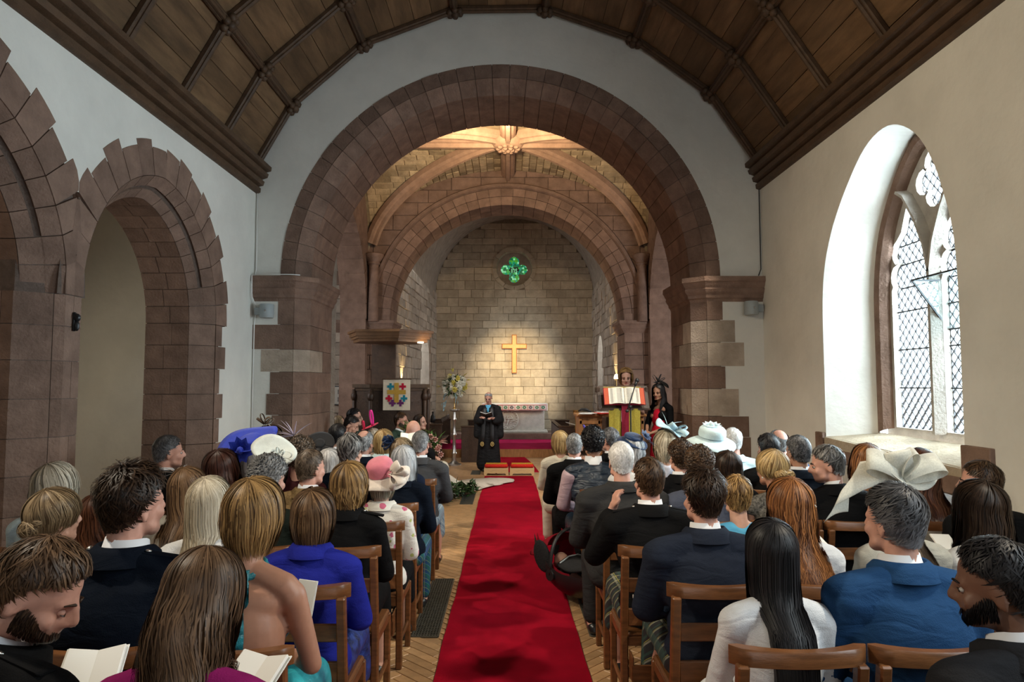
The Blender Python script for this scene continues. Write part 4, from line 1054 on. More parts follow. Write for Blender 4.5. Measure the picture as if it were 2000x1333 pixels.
b = MB(); b.lathe([(.11, 0), (.11, .02), (.012, .04), (.010, 1.86)], (0, 0, 0), 12); b.build('stem', M['brass'], t, smooth=True, sharp=40)
b = MB(); b.lathe([(.052, 1.86), (.05, 1.90), (.03, 1.945), (.0, 1.955)], (0, 0, 0), 12, cap=False); b.build('shade', mat('lamp_shade', (.9, .85, .7), .6, .2, emit=(1, .85, .6), estr=1.6), t, smooth=True)
t = thing('side_table', 'dark side table with papers by the right pier', 'table', (2.50, 10.3, 0))
b = MB(); b.box((0, 0, 1.20), (.42, .5, .04), .006); b.build('table_top', M['oakdark'], t)
b = MB(); b.box((0, 0, .6), (.38, .46, 1.18), .01); b.build('case', M['oakdark'], t)
pb = MB(); pb.box((0, 0, .006), (.22, .3, .012), .002); pb.box((.02, .01, .018), (.2, .28, .01), .002, Matrix.Rotation(.25, 3, 'Z')); pb.box((.05, 0, .032), (.16, .2, .014), .002, Matrix.Rotation(-.3, 3, 'Z')); o = pb.build('leaflet_pile', M['paper']); o.location = (2.48, 10.25, 1.222); tag(o, 'untidy pile of leaflets on the dark side table', 'paper')

# ---- pulpit, tester, banner
t = thing('pulpit', 'dark carved octagonal oak pulpit left of the chancel', 'pulpit', (-1.93, 11.4, 0))
R8 = .57; o8 = [(R8 / cos(pi / 8) * cos(pi / 8 + pi / 4 * k), R8 / cos(pi / 8) * sin(pi / 8 + pi / 4 * k)) for k in range(8)]
b = MB(); b.prism([(x * .62, y * .62) for x, y in o8], lambda x, y, z: (x, y, z), 0, .62); b.build('pedestal', M['oakdark'], t)
b = MB(); b.prism([(x * .97, y * .97) for x, y in o8], lambda x, y, z: (x, y, z), .60, .66); b.prism([(x * 1.05, y * 1.05) for x, y in o8], lambda x, y, z: (x, y, z), .66, .71); b.build('base_moulding', M['beam'], t)
b = MB(); b.prism([(x * 1.06, y * 1.06) for x, y in o8], lambda x, y, z: (x, y, z), 1.70, 1.76); b.prism([(x * 1.0, y * 1.0) for x, y in o8], lambda x, y, z: (x, y, z), 1.655, 1.70); b.build('handrail', M['beam'], t)
for k in range(8):
    a = pi / 4 * k; Rz = Matrix.Rotation(a + pi / 2, 3, 'Z'); c = Vector((R8 * .95 * cos(a), R8 * .95 * sin(a), 1.18))
    b = MB(); b.box(c, (.44, .03, .95), .006, Rz); b.build('panel', M['oakdark'], t)
    if sin(a) < .3:
        b = MB()
        for s2 in (-1, 0, 1):
            for z in (.86, 1.48):
                p = c + Rz @ Vector((s2 * .13, .028, z - 1.18)); b.ball(p, (.05, .05, .07), 7, 5)
            b.tube([c + Rz @ Vector((s2 * .13, .03, -.25)), c + Rz @ Vector((s2 * .13, .03, .24))], .022, 6)
        b.build('carving', M['oakdark'], t, smooth=True)
    p = Vector(o8[k] + (0,)); b = MB(); b.tube([(p.x, p.y, .7), (p.x, p.y, 1.68)], .035, 8); b.ball((p.x, p.y, 1.56), (.06, .06, .08), 8, 5); b.ball((p.x, p.y, .82), (.05, .05, .06), 8, 5); b.build('corner_shaft', M['oakdark'], t, smooth=True)
b = MB(); b.box((-.25, .60, 2.06), (.42, .06, .78), .008); b.build('back_board', M['oakdark'], t)
t = thing('pulpit_tester', 'flat hexagonal oak sounding board high above the pulpit', 'sounding board', (-1.98, 11.45, 2.45))
h6 = [(.72 * cos(pi / 6 + pi / 3 * k + .35), .62 * sin(pi / 6 + pi / 3 * k + .35)) for k in range(6)]
M['tester'] = mat('tester_oak', (.13, .065, .028), .45, .4, noise=.3, nscale=7, bump=.1)
b = MB()
for (s2, z0, z1) in ((.90, 0, .05), (.96, .05, .09), (1.0, .09, .15), (1.05, .15, .19)): b.prism([(x * s2, y * s2) for x, y in h6], lambda x, y, z: (x, y, z), z0, z1)
b.build('canopy_board', M['tester'], t)
b = MB(); b.lathe([(.05, -.02), (.05, .0)], (.55, -.3, 0), 12); b.build('downlight', mat('downlight_glow', (1, .9, .7), .5, .2, emit=(1, .85, .6), estr=6), t)
t = thing('banner', 'cream banner with a patchwork of coloured crosses hung on the pulpit', 'banner', (-1.75, 10.775, 1.35))
M['banner'] = mat('cream_felt', (.72, .62, .47), .9, .1, noise=.06, nscale=30)
b = MB(); b.slab([[(-.213 + .426 * k / 8, .006 * sin(k * .8), z) for k in range(9)] for z in (0, .16, .33, .49)], (0, .006, 0)); b.build('cloth', M['banner'], t)
b = MB(); b.tube([(-.23, .0, .49), (.23, .0, .49)], .010, 8); b.build('hanging_rod', M['beam'], t)
BC = {'gold': (.48, .29, .055), 'teal': (.02, .20, .26), 'red': (.45, .015, .04), 'purple': (.13, .03, .12)}
BM = {k: mat('felt_' + k, v, .9, .1, noise=.08, nscale=40) for k, v in BC.items()}
def plus(x, z, a, w, m2, hv=1.0):
    b = MB(); b.box((x, -.006, z), (w, .008, a * 2 * hv), .001); b.box((x, -.0065, z), (a * 2, .008, w), .001) if hv == 1 else None; return b
b = MB(); b.box((0, -.006, .275), (.068, .010, .31), .001); b.box((0, -.0065, .285), (.29, .010, .068), .001); b.build('gold_cross', BM['gold'], t)
for (x, z, c_) in ((-.095, .372, 'teal'), (.095, .372, 'red'), (-.118, .185, 'red'), (.118, .185, 'teal'), (-.062, .112, 'purple'), (.062, .112, 'purple')):
    plus(x, z, .052, .036, None).build(c_ + '_cross', BM[c_], t)

# ---- flower pedestal (silvered column, fresh flowers)
t = thing('flower_pedestal', 'tall silvered pedestal column carrying the white and yellow flowers', 'pedestal', (-1.17, 15.0, 0))
b = MB(); b.lathe([(.16, 0), (.16, .03), (.10, .05), (.05, .10), (.04, .22), (.06, .26), (.038, .30), (.034, .62), (.055, .66), (.034, .70), (.03, .95), (.05, .99), (.03, 1.03), (.028, 1.16), (.11, 1.195), (.11, 1.22)], (0, 0, 0), 18); b.build('column', M['silver'], t, smooth=True, sharp=35)
fa = thing('flower_arrangement', 'large arrangement of white and yellow flowers with pale blue trailing leaves', 'flowers', (-1.17, 15.0, 1.22))
b = MB(); b.lathe([(.05, 0), (.03, .02), (.012, .06), (.012, .20), (.05, .26), (.07, .30)], (0, 0, 0), 12); b.build('vase', M['brass'], fa, smooth=True)
M['leaf'] = mat('green_leaf', (.05, .10, .03), .6, .3, noise=.4, nscale=12, var=.25); M['leaf_blue'] = mat('blue_green_leaf', (.22, .33, .36), .65, .3, noise=.3, nscale=12)
M['petal_white'] = mat('white_petal', (.78, .77, .68), .7, .2); M['petal_yellow'] = mat('yellow_petal', (.70, .62, .17), .7, .2); M['petal_pink'] = mat('pink_petal', (.62, .36, .30), .7, .2, noise=.2, nscale=30); M['petal_blue'] = mat('pale_blue_petal', (.45, .58, .66), .7, .2)
def leaf(b, p, d, L, w, curl=.2):
    p = Vector(p); d = Vector(d).normalized(); s = d.cross(Vector((rnd(-.3, .3), rnd(-.3, .3), 1))).normalized(); n = s.cross(d)
    m1 = p + d * L * .45 + n * curl * L * .3; e = p + d * L - n * curl * L * .3
    b.add([p, m1 + s * w / 2, e, m1 - s * w / 2, m1 + n * w * .12], [(0, 1, 4), (1, 2, 4), (2, 3, 4), (3, 0, 4)])
def bloom(b, c, r, d, n=6, rows=2):
    d = Vector(d).normalized(); s = d.orthogonal().normalized(); u = d.cross(s); c = Vector(c)
    for q in range(rows):
        for k in range(n):
            a = 2 * pi * (k + q * .5) / n; o2 = s * cos(a) + u * sin(a); tip = c + o2 * r * (1 - .35 * q) + d * r * (.25 + .35 * q); t2 = d.cross(o2)
            b.add([c, c + o2 * r * .55 + t2 * r * .34 + d * r * .12 * (1 + q), tip, c + o2 * r * .55 - t2 * r * .34 + d * r * .12 * (1 + q)], [(0, 1, 2), (0, 2, 3)])
    b.ball(c + d * r * .15, r * .28, 6, 4)
def arrangement(parent, c, rx, ry, rz, cols, nb, nl, r0=.05, lw=.05):
    c = Vector(c); b = MB()
    for k in range(nl):
        d = Vector((random.gauss(0, 1), random.gauss(0, 1) * .8, random.gauss(.3, .9))).normalized(); p = c + Vector((d.x * rx, d.y * ry, d.z * rz)) * rnd(.3, .85); leaf(b, p, d + Vector((0, 0, rnd(-.2, .4))), rnd(.08, .16), lw * rnd(.5, 1))
    b.build('foliage', M['leaf'], parent, fix=False, kind='stuff')
    for k in range(nb):
        d = Vector((random.gauss(0, 1), -abs(random.gauss(.3, .8)), random.gauss(.1, .9))).normalized(); p = c + Vector((d.x * rx, d.y * ry, d.z * rz)) * rnd(.7, .95)
        b = MB(); bloom(b, p, r0 * rnd(.8, 1.25), d + Vector((0, -.4, 0)), 7, 3); b.build('bloom', M[random.choice(cols)], parent, fix=False)
arrangement(fa, (0, 0, .50), .25, .2, .25, ['petal_white', 'petal_white', 'petal_white', 'petal_yellow'], 52, 190, .068, .06)
b = MB()
for k in range(26):
    a = rnd(0, 1); leaf(b, (-.14 - .10 * a + rnd(-.04, .04), rnd(-.12, .05), .45 - .42 * a), (-.5 + rnd(-.4, .3), rnd(-.3, .3), -1), .09, .045)
for k in range(8): leaf(b, (.05 + rnd(-.03, .03), -.12, .36 - .025 * k), (.1, -.2, -1), .09, .03)
b.build('trailing_leaves', M['leaf_blue'], fa, fix=False, kind='stuff')
for (x, z, dx, dz) in ((.20, .72, .6, .5), (-.03, .80, -.1, 1), (-.30, .48, -1, .1), (.26, .62, 1, .3)):
    b = MB()
    for k in range(6): a = k * pi / 3; leaf(b, (x, -.05, z), (dx + .35 * cos(a), .35 * sin(a) - .2, dz + .3 * cos(a)), .11, .04)
    b.build('lily', M['petal_yellow'], fa, fix=False)
# ---- aisle-end flowers, garland and bouquet greenery on the left
t = thing('aisle_flowers', 'ferny green and pink rose arrangement on the front left pew end', 'flowers', (-.98, 8.35, 0))
b = MB(); b.box((0, 0, .50), (.05, .05, 1.0), .006); b.box((0, 0, .015), (.26, .26, .03), .006); b.build('post', M['chair'], t)
b = MB()
for k in range(260): a = rnd(0, 1); leaf(b, (-.26 + .40 * a + rnd(-.05, .05), rnd(-.1, .1), 1.22 - .22 * a + rnd(-.08, .08)), (rnd(-1, 1), rnd(-1, .4), rnd(-.4, 1)), rnd(.07, .14), .025)
b.build('fern_foliage', mat('bright_fern', (.06, .14, .025), .6, .3, noise=.4, nscale=20), t, fix=False, kind='stuff')
for k in range(7):
    b = MB(); bloom(b, (.08 + rnd(-.05, .10), -.10 + rnd(-.03, .03), 1.12 - .03 * k + rnd(-.03, .03)), .042, (.3, -1, .2), 7, 3); b.build('rose', M['petal_pink'], t, fix=False)
for k in range(9):
    b = MB(); leaf(b, (.14, -.08, 1.05), (1, -.3, rnd(-.9, .9)), .13, .025); b.build('lily_petal', M['petal_pink'], t, fix=False)
t = thing('leafy_garland', 'dark leafy greenery lying on the floor left of the runner', 'greenery', (-.78, 10.5, 0))
b = MB()
for k in range(260): a = rnd(0, 1); leaf(b, (-.18 + .42 * a + rnd(-.07, .07), -.5 + 1.0 * a + rnd(-.15, .15), .04 + rnd(0, .26) * (1 - a * .5)), (rnd(-1, 1), rnd(-1, .6), rnd(-.2, 1)), rnd(.08, .15), .06)
b.build('leaves', mat('dark_garland_leaf', (.022, .05, .012), .5, .35, noise=.5, nscale=14), t, fix=False, kind='stuff')
b = MB(); b.tube([(-.2, -.5, .05), (0, 0, .07), (.24, .5, .05)], .02, 6); b.build('stem', M['beam'], t)

# ---- wall fittings
def framed(name, label, x, y, z, w, h, m_mount, inner):
    t = thing(name, label, 'picture', (x, y, z), 0, 'framed pictures on the tower wall'); b = MB()
    for s2 in (-1, 1): b.box((s2 * w / 2, 0, h / 2), (.022, .02, h + .02), .003); b.box((0, 0, h / 2 + s2 * h / 2), (w, .02, .022), .003)
    b.build('frame', M['black'], t); b = MB(); b.box((0, .002, h / 2), (w, .008, h)); b.build('mount', m_mount, t)
    for (ix, iz, iw, ih, c_) in inner:
        b = MB(); b.box((ix, -.004, iz), (iw, .006, ih)); b.build('print', mat('print_image', c_, .6, .3, noise=.6, nscale=30), t)
framed('picture_frame', 'framed mount with two small prints on the left tower wall', -3.45, 13.535, 1.36, .44, .36, mat('mount_board', (.42, .39, .34), .8, .1), [(.13, .25, .08, .09, (.12, .11, .10)), (.13, .10, .08, .09, (.12, .11, .10))])
framed('picture_frame', 'white framed blue grey print on the right tower wall', 3.25, 13.535, 1.42, .21, .35, M['paper'], [(0, .21, .12, .19, (.14, .17, .20))])
def speaker(label, x, z, sg):
    t = thing('wall_speaker', label, 'speaker', (x, YA - .09, z), 0, 'wall speakers under the imposts')
    b = MB(); b.lathe([(.0, -.085), (.078, -.085), (.085, -.075), (.085, .075), (.078, .085), (.0, .085)], (0, 0, 0), 20, cap=False); b.build('cabinet', M['grey'], t, smooth=True, sharp=40)
    b = MB(); b.box((-sg * .11, .03, .0), (.10, .05, .09), .006); b.build('bracket', M['grey'], t)
    b = MB(); b.ball((0.01, -.085, 0), (.012, .012, .012), 8, 6); b.build('badge', M['silver'], t, smooth=True)
speaker('grey round wall speaker under the left impost of the arch', -2.98, 2.66, 1)
speaker('grey round wall speaker under the right impost of the arch', 3.02, 2.70, -1)
b = MB(); b.tube([(XL + .02, YA - .012, 4.16), (XL + .03, YA - .012, 3.2), (XL + .015, YA - .012, 3.12), (XL + .02, YA - .13, 3.1), (XL + .03, YA - .14, 2.84), (XL + .05, YA - .02, 2.7), (XL + .02, YA - .012, 2.5), (XL + .02, YA - .012, 1.0)], .007, 6)
tag(b.build('cable', M['white'], smooth=True), 'white cable running down the left corner beside the arch', 'cable')
b = MB(); b.tube([(XR - .02, YA - .012, 4.22), (XR - .02, YA - .012, 3.2), (XR - .05, YA - .01, 3.12)], .006, 6); tag(b.build('cable', M['black'], smooth=True), 'dark cable down the right corner above the impost', 'cable')
b = MB(); b.tube([(XL + .05, YA - .115, 3.112), (-2.9, YA - .115, 3.112), (-2.70, YA - .1, 3.115), (-2.6, YA - .02, 3.12)], .006, 6); tag(b.build('cable', M['white'], smooth=True), 'thin cable lying along the top of the left impost', 'cable')
t = thing('iron_bracket', 'small black iron bracket on the near arcade pier', 'bracket', (XL + .01, 4.99, 2.21))
b = MB(); b.box((0, 0, 0), (.02, .03, .14), .006); b.ball((.02, 0, .03), (.025, .022, .03), 8, 6); b.ball((.02, 0, -.03), (.018, .018, .04), 8, 6); b.build('plate', M['black'], t, smooth=True, sharp=40)
t = thing('light_switch', 'white switch box on the right chancel wall', 'switch', (2.30, YT - .06, 1.62))
b = MB(); b.box((0, 0, 0), (.06, .03, .17), .006); b.build('box', M['white'], t)
t = thing('bottle', 'dark bottle standing on the far left choir stall', 'bottle', (-1.72, 15.72, .885))
b = MB(); b.lathe([(.0, 0), (.05, 0), (.06, .08), (.05, .14), (.02, .19), (.02, .24), (.03, .25)], (0, 0, 0), 12); b.build('body', M['black'], t, smooth=True)

# ---- church chairs
def make_chair():
    t = thing('church_chair', 'church chair', 'chair')
    wd = M['chair']
    b = MB(); rows = []
    N_ = 14
    for k in range(N_ + 1):
        u = -1 + 2 * k / N_; x = u * .222; e = min(1, (1 - abs(u)) / .10); e = sqrt(max(.02, 1 - (1 - e) ** 2))
        yb = -.272 + .030 * u * u; yf = yb + .040 + .028 * u * u; yc = (yb + yf) / 2; hy = (yf - yb) / 2 * e; z0, z1 = .842 + .004, .898 + .006 * u * u
        sec = [(-1, -.9), (-1, .7), (-.75, 1), (.75, 1), (1, .7), (1, -.6), (.7, -1), (-.8, -1)]
        rows.append([(x, yc + hy * a, (z0 + z1) / 2 + (z1 - z0) / 2 * c_) for a, c_ in sec])
    m_ = 8; b.add([q for r in rows for q in r], [(i * m_ + j, i * m_ + (j + 1) % m_, (i + 1) * m_ + (j + 1) % m_, (i + 1) * m_ + j) for i in range(N_) for j in range(m_)] + [tuple(range(m_)), tuple(N_ * m_ + j for j in range(m_))])
    b.build('top_rail', wd, t, smooth=True, sharp=50)
    for s2 in (-1, 1):
        b = MB(); b.bar((s2 * .19, -.185, .0), (s2 * .19, -.185, .44), .038, .042, .006, up=(0, 1, 0)); b.bar((s2 * .19, -.185, .43), (s2 * .19, -.245, .855), .038, .040, .006, up=(0, 1, 0)); b.build('leg', wd, t)
        b = MB(); b.bar((s2 * .19, .185, .0), (s2 * .19, .185, .43), .036, .036, .006, up=(0, 1, 0)); b.build('leg', wd, t)
        b = MB(); b.box((s2 * .19, 0, .405), (.022, .34, .05), .004); b.build('seat_rail', wd, t)
        b = MB(); b.box((s2 * .19, 0, .16), (.018, .34, .028), .004); b.build('stretcher', wd, t)
    b = MB(); b.box((0, -.222, .70), (.345, .016, .075), .005); b.build('back_rail', wd, t)
    b = MB(); b.box((0, -.20, .53), (.345, .018, .09), .005); b.build('back_rail', wd, t)
    b = MB(); b.box((0, .0, .438), (.40, .40, .022), .009); b.build('seat', wd, t)
    b = MB(); b.box((0, .185, .40), (.345, .02, .05), .004); b.build('apron', wd, t)
    b = MB(); b.box((0, -.19, .405), (.345, .02, .05), .004); b.build('apron', wd, t)
    b = MB(); b.box((0, -.255, .24), (.34, .10, .012), .003); b.box((0, -.30, .285), (.34, .010, .08), .003)
    for s2 in (-1, 1): b.box((s2 * .165, -.255, .30), (.010, .10, .13), .003)
    b.build('book_box', wd, t)
    return t
CHAIR = make_chair(); CHAIR_USED = [False]
def chair(x, y, label, rz=0, grp=None):
    """y is the line of the top rail"""
    if not CHAIR_USED[0]: c = CHAIR; CHAIR_USED[0] = True
    else: c = dup(CHAIR)
    c.location = (x, y + .255, .0075 if False else 0.006); c.rotation_euler = (0, 0, rz); c['label'] = label; c['group'] = grp or 'ladder back church chairs in the nave'
    return c
# ============================================================ PEOPLE
DG = lambda: bpy.context.evaluated_depsgraph_get()
def remesh(caps, voxel, ratio, smooth=4):
    """fuse overlapping capsules and ellipsoids into one continuous skin; returns (verts, faces)"""
    b = MB()
    for c in caps:
        if c[0] == 'c':
            _, p1, r1, p2, r2 = c; p1, p2 = Vector(p1), Vector(p2); n = 5
            d = (p2 - p1); L = d.length; d.normalize()
            pts = [p1 - d * r1 * .95, p1 - d * r1 * .55] + [p1 + d * L * k / n for k in range(n + 1)] + [p2 + d * r2 * .55, p2 + d * r2 * .95]
            rr = [r1 * .3, r1 * .83] + [r1 + (r2 - r1) * k / n for k in range(n + 1)] + [r2 * .83, r2 * .3]
            b.tube(pts, rr, 12)
        else:
            R = c[3] if len(c) > 3 else None; b.ball(c[1], c[2], 20, 14, R)
    me = b.mesh('tmp'); bm = bmesh.new(); bm.from_mesh(me); bmesh.ops.recalc_face_normals(bm, faces=bm.faces); bm.to_mesh(me); bm.free()
    o = link(bpy.data.objects.new('tmp', me))
    m = o.modifiers.new('r', 'REMESH'); m.mode = 'VOXEL'; m.voxel_size = voxel
    if smooth: s = o.modifiers.new('s', 'SMOOTH'); s.factor = .5; s.iterations = smooth
    if ratio < 1: d = o.modifiers.new('d', 'DECIMATE'); d.ratio = ratio
    e = bpy.data.meshes.new_from_object(o.evaluated_get(DG())); bpy.data.objects.remove(o); bpy.data.meshes.remove(me)
    v = np.empty(len(e.vertices) * 3); e.vertices.foreach_get('co', v); v = v.reshape(-1, 3)
    f = [tuple(p.vertices) for p in e.polygons]; bpy.data.meshes.remove(e); return v, f

def mir(caps):
    out = []
    for c in caps:
        out.append(c)
        if c[0] == 'c' and (abs(c[1][0]) > 1e-6 or abs(c[3][0]) > 1e-6): out.append(('c', (-c[1][0], *c[1][1:]), c[2], (-c[3][0], *c[3][1:]), c[4]))
        elif c[0] == 'e' and abs(c[1][0]) > 1e-6:
            R = c[3].copy() if len(c) > 3 else None
            if R is not None:
                S = Matrix.Diagonal((-1, 1, 1)); R = S @ R @ S
            out.append(('e', (-c[1][0], *c[1][1:]), c[2]) + ((R,) if R is not None else ()))
    return out
def head_caps():
    return mir([('e', (0, .015, 1.268), (.074, .094, .092)), ('e', (0, .05, 1.205), (.060, .064, .085)), ('c', (.042, .045, 1.165), .024, (.012, .098, 1.140), .022),
                ('c', (0, .114, 1.250), .011, (0, .132, 1.212), .014), ('e', (.013, .118, 1.205), (.010, .010, .009)), ('c', (.014, .104, 1.256), .012, (.045, .088, 1.252), .011),
                ('e', (0, .108, 1.181), (.024, .012, .008)), ('e', (0, .106, 1.169), (.022, .012, .008)), ('e', (.046, .08, 1.205), (.018, .02, .022)),
                ('e', (.074, .004, 1.222), (.010, .020, .033), Matrix.Rotation(.35, 3, 'Z') @ Matrix.Rotation(-.25, 3, 'X')), ('c', (0, -.03, 1.05), .056, (0, -.002, 1.17), .053), ('e', (0, -.028, 1.215), (.055, .052, .055))])
def hand(w, d, palm_up=.2, s=1.0):
    """palm and five separate bent fingers; w wrist, d pointing direction"""
    w, d = Vector(w), Vector(d).normalized(); side = d.cross(Vector((0, 0, 1))).normalized(); n = side.cross(d)
    out = [('c', w, .026 * s, w + d * .035 * s, .027 * s)]
    for k in (-1, -.33, .33, 1): out.append(('c', w + d * .02 * s + side * k * .014 * s, .016 * s, w + d * .085 * s + side * k * .030 * s, .0135 * s))
    for k, L in zip((-1, -.33, .33, 1), (.030, .038, .035, .026)):
        a = w + d * .088 * s + side * k * .031 * s; b = a + (d * .9 - n * .25) * L * s; c = b + (d * .4 - n * .8) * L * .9 * s
        out += [('c', a, .0095 * s, b, .0088 * s), ('c', b, .0088 * s, c, .0075 * s)]
    sg = 1 if w.x < 0 else -1
    sg = sg if side.x > 0 else -sg
    a = w + d * .03 * s + side * sg * .025 * s; b = a + (d * .6 + side * sg * .7) * .035 * s; c = b + (d * .9 - n * .3) * .03 * s
    return out + [('c', a, .013 * s, b, .0105 * s), ('c', b, .0105 * s, c, .0085 * s)]
def arm_seated(sx, sh, el, wr): return [('c', (sx, -.03, .985), .056 * sh, (sx + .055, .035, .74), .042), ('c', (sx + .055, .035, .74), .043, (wr, .25, .655), .028)]
def body_seated(sex, raised=False):
    f = sex == 'F'; k = .90 if f else 1.0; sx = .158 if f else .178; ar = .86 if f else 1.0
    torso = [('e', (0, -.02, .55), (.172 if f else .160, .125, .11)), ('e', (0, -.045, .69), (.128 if f else .148, .098, .13)), ('e', (0, -.045, .86), (.145 if f else .168, .108, .16)),
             ('e', (0, -.035, .965), (.150 if f else .168, .088, .08)), ('c', (.045, -.032, 1.06), .043, (sx - .02, -.035, 1.012), .053 * (.92 if f else 1)), ('e', (sx, -.03, .985), (.056 * ar, .058 * ar, .056 * ar))]
    if f: torso.append(('e', (.07, .055, .87), (.062, .05, .06)))
    else: torso.append(('e', (.07, .03, .91), (.08, .05, .07)))
    arms = mir([('c', (sx + .008, -.03, .98), .050 * ar, (sx + .055, .035, .735), .040 * ar), ('c', (sx + .055, .035, .735), .041 * ar, (.085, .26, .672), .026 * ar)])
    hands = hand((.085, .26, .672), (-.35, .9, -.1), s=.92 if f else 1.0) + hand((-.085, .26, .672), (.35, .9, -.1), s=.92 if f else 1.0)
    if raised:
        arms = [c for c in arms if (c[1][0] > 0)] + [('c', (-sx - .008, -.03, .98), .050, (-sx - .10, .10, .80), .040), ('c', (-sx - .10, .10, .80), .041, (-.20, .085, 1.06), .027)]
        hands = [h for h in hands if h[1][0] > 0] + hand((-.20, .085, 1.06), (.30, .02, .95))
    legs = mir([('c', (.085, 0, .535), .095, (.115, .42, .535), .062), ('c', (.115, .42, .53), .060, (.115, .40, .12), .042), ('c', (.115, .385, .06), .040, (.125, .53, .035), .030)])
    return torso + arms + hands + legs + head_caps()
def inflate(caps, d):
    out = []
    for c in caps:
        if c[0] == 'c': out.append(('c', c[1], c[2] + d, c[3], c[4] + d))
        else: out.append(('e', c[1], tuple(r + d for r in c[2])) + c[3:])
    return out
def top_seated(sex, kind, raised=False):
    f = sex == 'F'; sx = .158 if f else .178; ar = .86 if f else 1.0; d = .020 if kind == 'jacket' else .010
    T = [('e', (0, -.02, .57), ((.172 if f else .160), .125, .12)), ('e', (0, -.045, .69), ((.135 if f else .152), .102, .13)), ('e', (0, -.045, .86), ((.148 if f else .172), .110, .16)),
         ('e', (0, -.035, .955), ((.152 if f else .172), .090, .08)), ('c', (.052, -.034, 1.050), .042, (sx - .010, -.035, 1.010), .056 * (.92 if f else 1)), ('e', (sx + .006, -.03, .995), (.060 * ar, .062 * ar, .062 * ar)), ('e', (0, -.03, 1.035), (.072, .07, .035))]
    if f: T.append(('e', (.07, .055, .87), (.064, .05, .062)))
    T = mir(T) if True else T
    if kind == 'halter': return inflate([('e', (0, -.02, .57), (.172, .125, .12)), ('e', (0, -.045, .69), (.134, .102, .12)), ('e', (0, -.042, .78), (.139, .104, .07))] + mir([('e', (.07, .055, .87), (.062, .05, .065))]), .008)
    if kind == 'waistcoat' or kind == 'sleeveless': return inflate([c for c in T if not (abs(c[1][0]) > .17)], d)
    A = mir([('c', (sx + .010, -.03, .975), .052 * ar, (sx + .057, .035, .735), .044 * ar), ('c', (sx + .057, .035, .735), .045 * ar, (.105, .235, .675), .032 * ar)])
    if kind == 'short': A = mir([('c', (sx + .010, -.03, .975), .052 * ar, (sx + .045, .015, .80), .050 * ar)])
    if raised: A = [c for c in A if c[1][0] > 0] + [('c', (-sx - .010, -.03, .975), .052, (-sx - .10, .10, .80), .045), ('c', (-sx - .10, .10, .80), .046, (-.204, .087, 1.03), .033)]
    if kind == 'sleeves': return inflate(A + mir([('e', (sx + .004, -.03, .98), (.058, .060, .058)), ('c', (sx - .05, -.03, .99), .045, (sx, -.03, .985), .055)]), .010)
    return inflate(T + A, d)
def bottom_seated(kind):
    if kind == 'trousers': return inflate(mir([('c', (.085, -.02, .535), .10, (.115, .42, .535), .066), ('c', (.115, .42, .53), .066, (.115, .40, .12), .054), ('e', (0, -.03, .53), (.16, .125, .10))]), .010)
    return inflate(mir([('c', (.08, -.02, .535), .10, (.10, .42, .535), .075), ('c', (0, .0, .54), .10, (0, .42, .53), .075), ('e', (0, -.03, .53), (.165, .125, .10)), ('c', (.10, .43, .52), .072, (.12, .44, .30), .062), ('c', (0, .43, .52), .065, (0, .44, .32), .062)]), .010)
SHOES = mir([('c', (.115, .37, .048), .042, (.125, .52, .034), .036), ('e', (.115, .365, .03), (.036, .045, .028))])

TPL = {}
def tpl(key, fn, voxel, ratio, smooth=4):
    if key not in TPL:
        v, f = remesh(fn(), voxel, ratio, smooth)
        TPL[key] = (v, f)
    return TPL[key]
def carve(v):
    """eye sockets, ear hollows on the fused head"""
    v = v.copy()
    for sx in (-1, 1):
        d = np.linalg.norm((v - np.array((sx * .030, .103, 1.234))) / np.array((1.25, 1, .8)), axis=1); v[:, 1] -= .0075 * np.exp(-(d / .012) ** 2)
        d = np.linalg.norm(v - np.array((sx * .088, .004, 1.226)), axis=1); v[:, 0] -= sx * .006 * np.exp(-(d / .013) ** 2)
    d = np.abs(v[:, 2] - 1.175); m = (d < .006) & (v[:, 1] > .10) & (np.abs(v[:, 0]) < .024); v[m, 1] -= .003
    return v
BODY = lambda sex, raised=False: tpl(('body', sex, raised), lambda: body_seated(sex, raised), .0078, .30, 3)
TOP = lambda sex, kind, raised=False: tpl(('top', sex, kind, raised), lambda: top_seated(sex, kind, raised), .013, .55, 6)
BOT = lambda kind: tpl(('bot', kind), lambda: bottom_seated(kind), .016, .5, 4)
SHO = lambda: tpl('shoes', lambda: SHOES, .012, .6, 2)

def sstep(x, a, b): t = np.clip((x - a) / (b - a), 0, 1); return t * t * (3 - 2 * t)
class Pose:
    def __init__(s, sc=1, wid=1, yaw=0, pitch=0, roll=0, lean=0, hs=1.0, tw=0): s.sc, s.wid, s.hs, s.lean, s.tw = sc, wid, hs, lean, tw; s.R = np.array(Euler((radians(-pitch), radians(roll), radians(yaw)), 'XYZ').to_matrix())
    def __call__(s, v, head=None):
        """body widening below the neck, head turned about the top of the neck, then lean and overall size"""
        v = np.array(v, dtype=float); z = v[:, 2]
        w = sstep(z, 1.06, 1.17) if head is None else np.full(len(v), float(head))
        bw_ = 1 - sstep(z, 1.02, 1.10) if head is None else 0
        v[:, 0] *= 1 + (s.wid - 1) * bw_
        v[:, 1] = np.where(z < 1.0, v[:, 1] * (1 + (s.wid - 1) * .6 * (1 if head is None else 0)), v[:, 1])
        P = np.array((0, -.005, 1.14)); r = (v - P) * s.hs @ s.R.T + P
        v = v + (r - v) * w[:, None]
        if s.lean:
            a = radians(s.lean); k = sstep(v[:, 2], .55, .8); piv = np.array((0, -.02, .55)); q = v - piv
            r = np.stack([q[:, 0], q[:, 1] * cos(a) + q[:, 2] * sin(a), -q[:, 1] * sin(a) + q[:, 2] * cos(a)], 1) + piv; v = v + (r - v) * k[:, None]
        v = v * s.sc
        return v
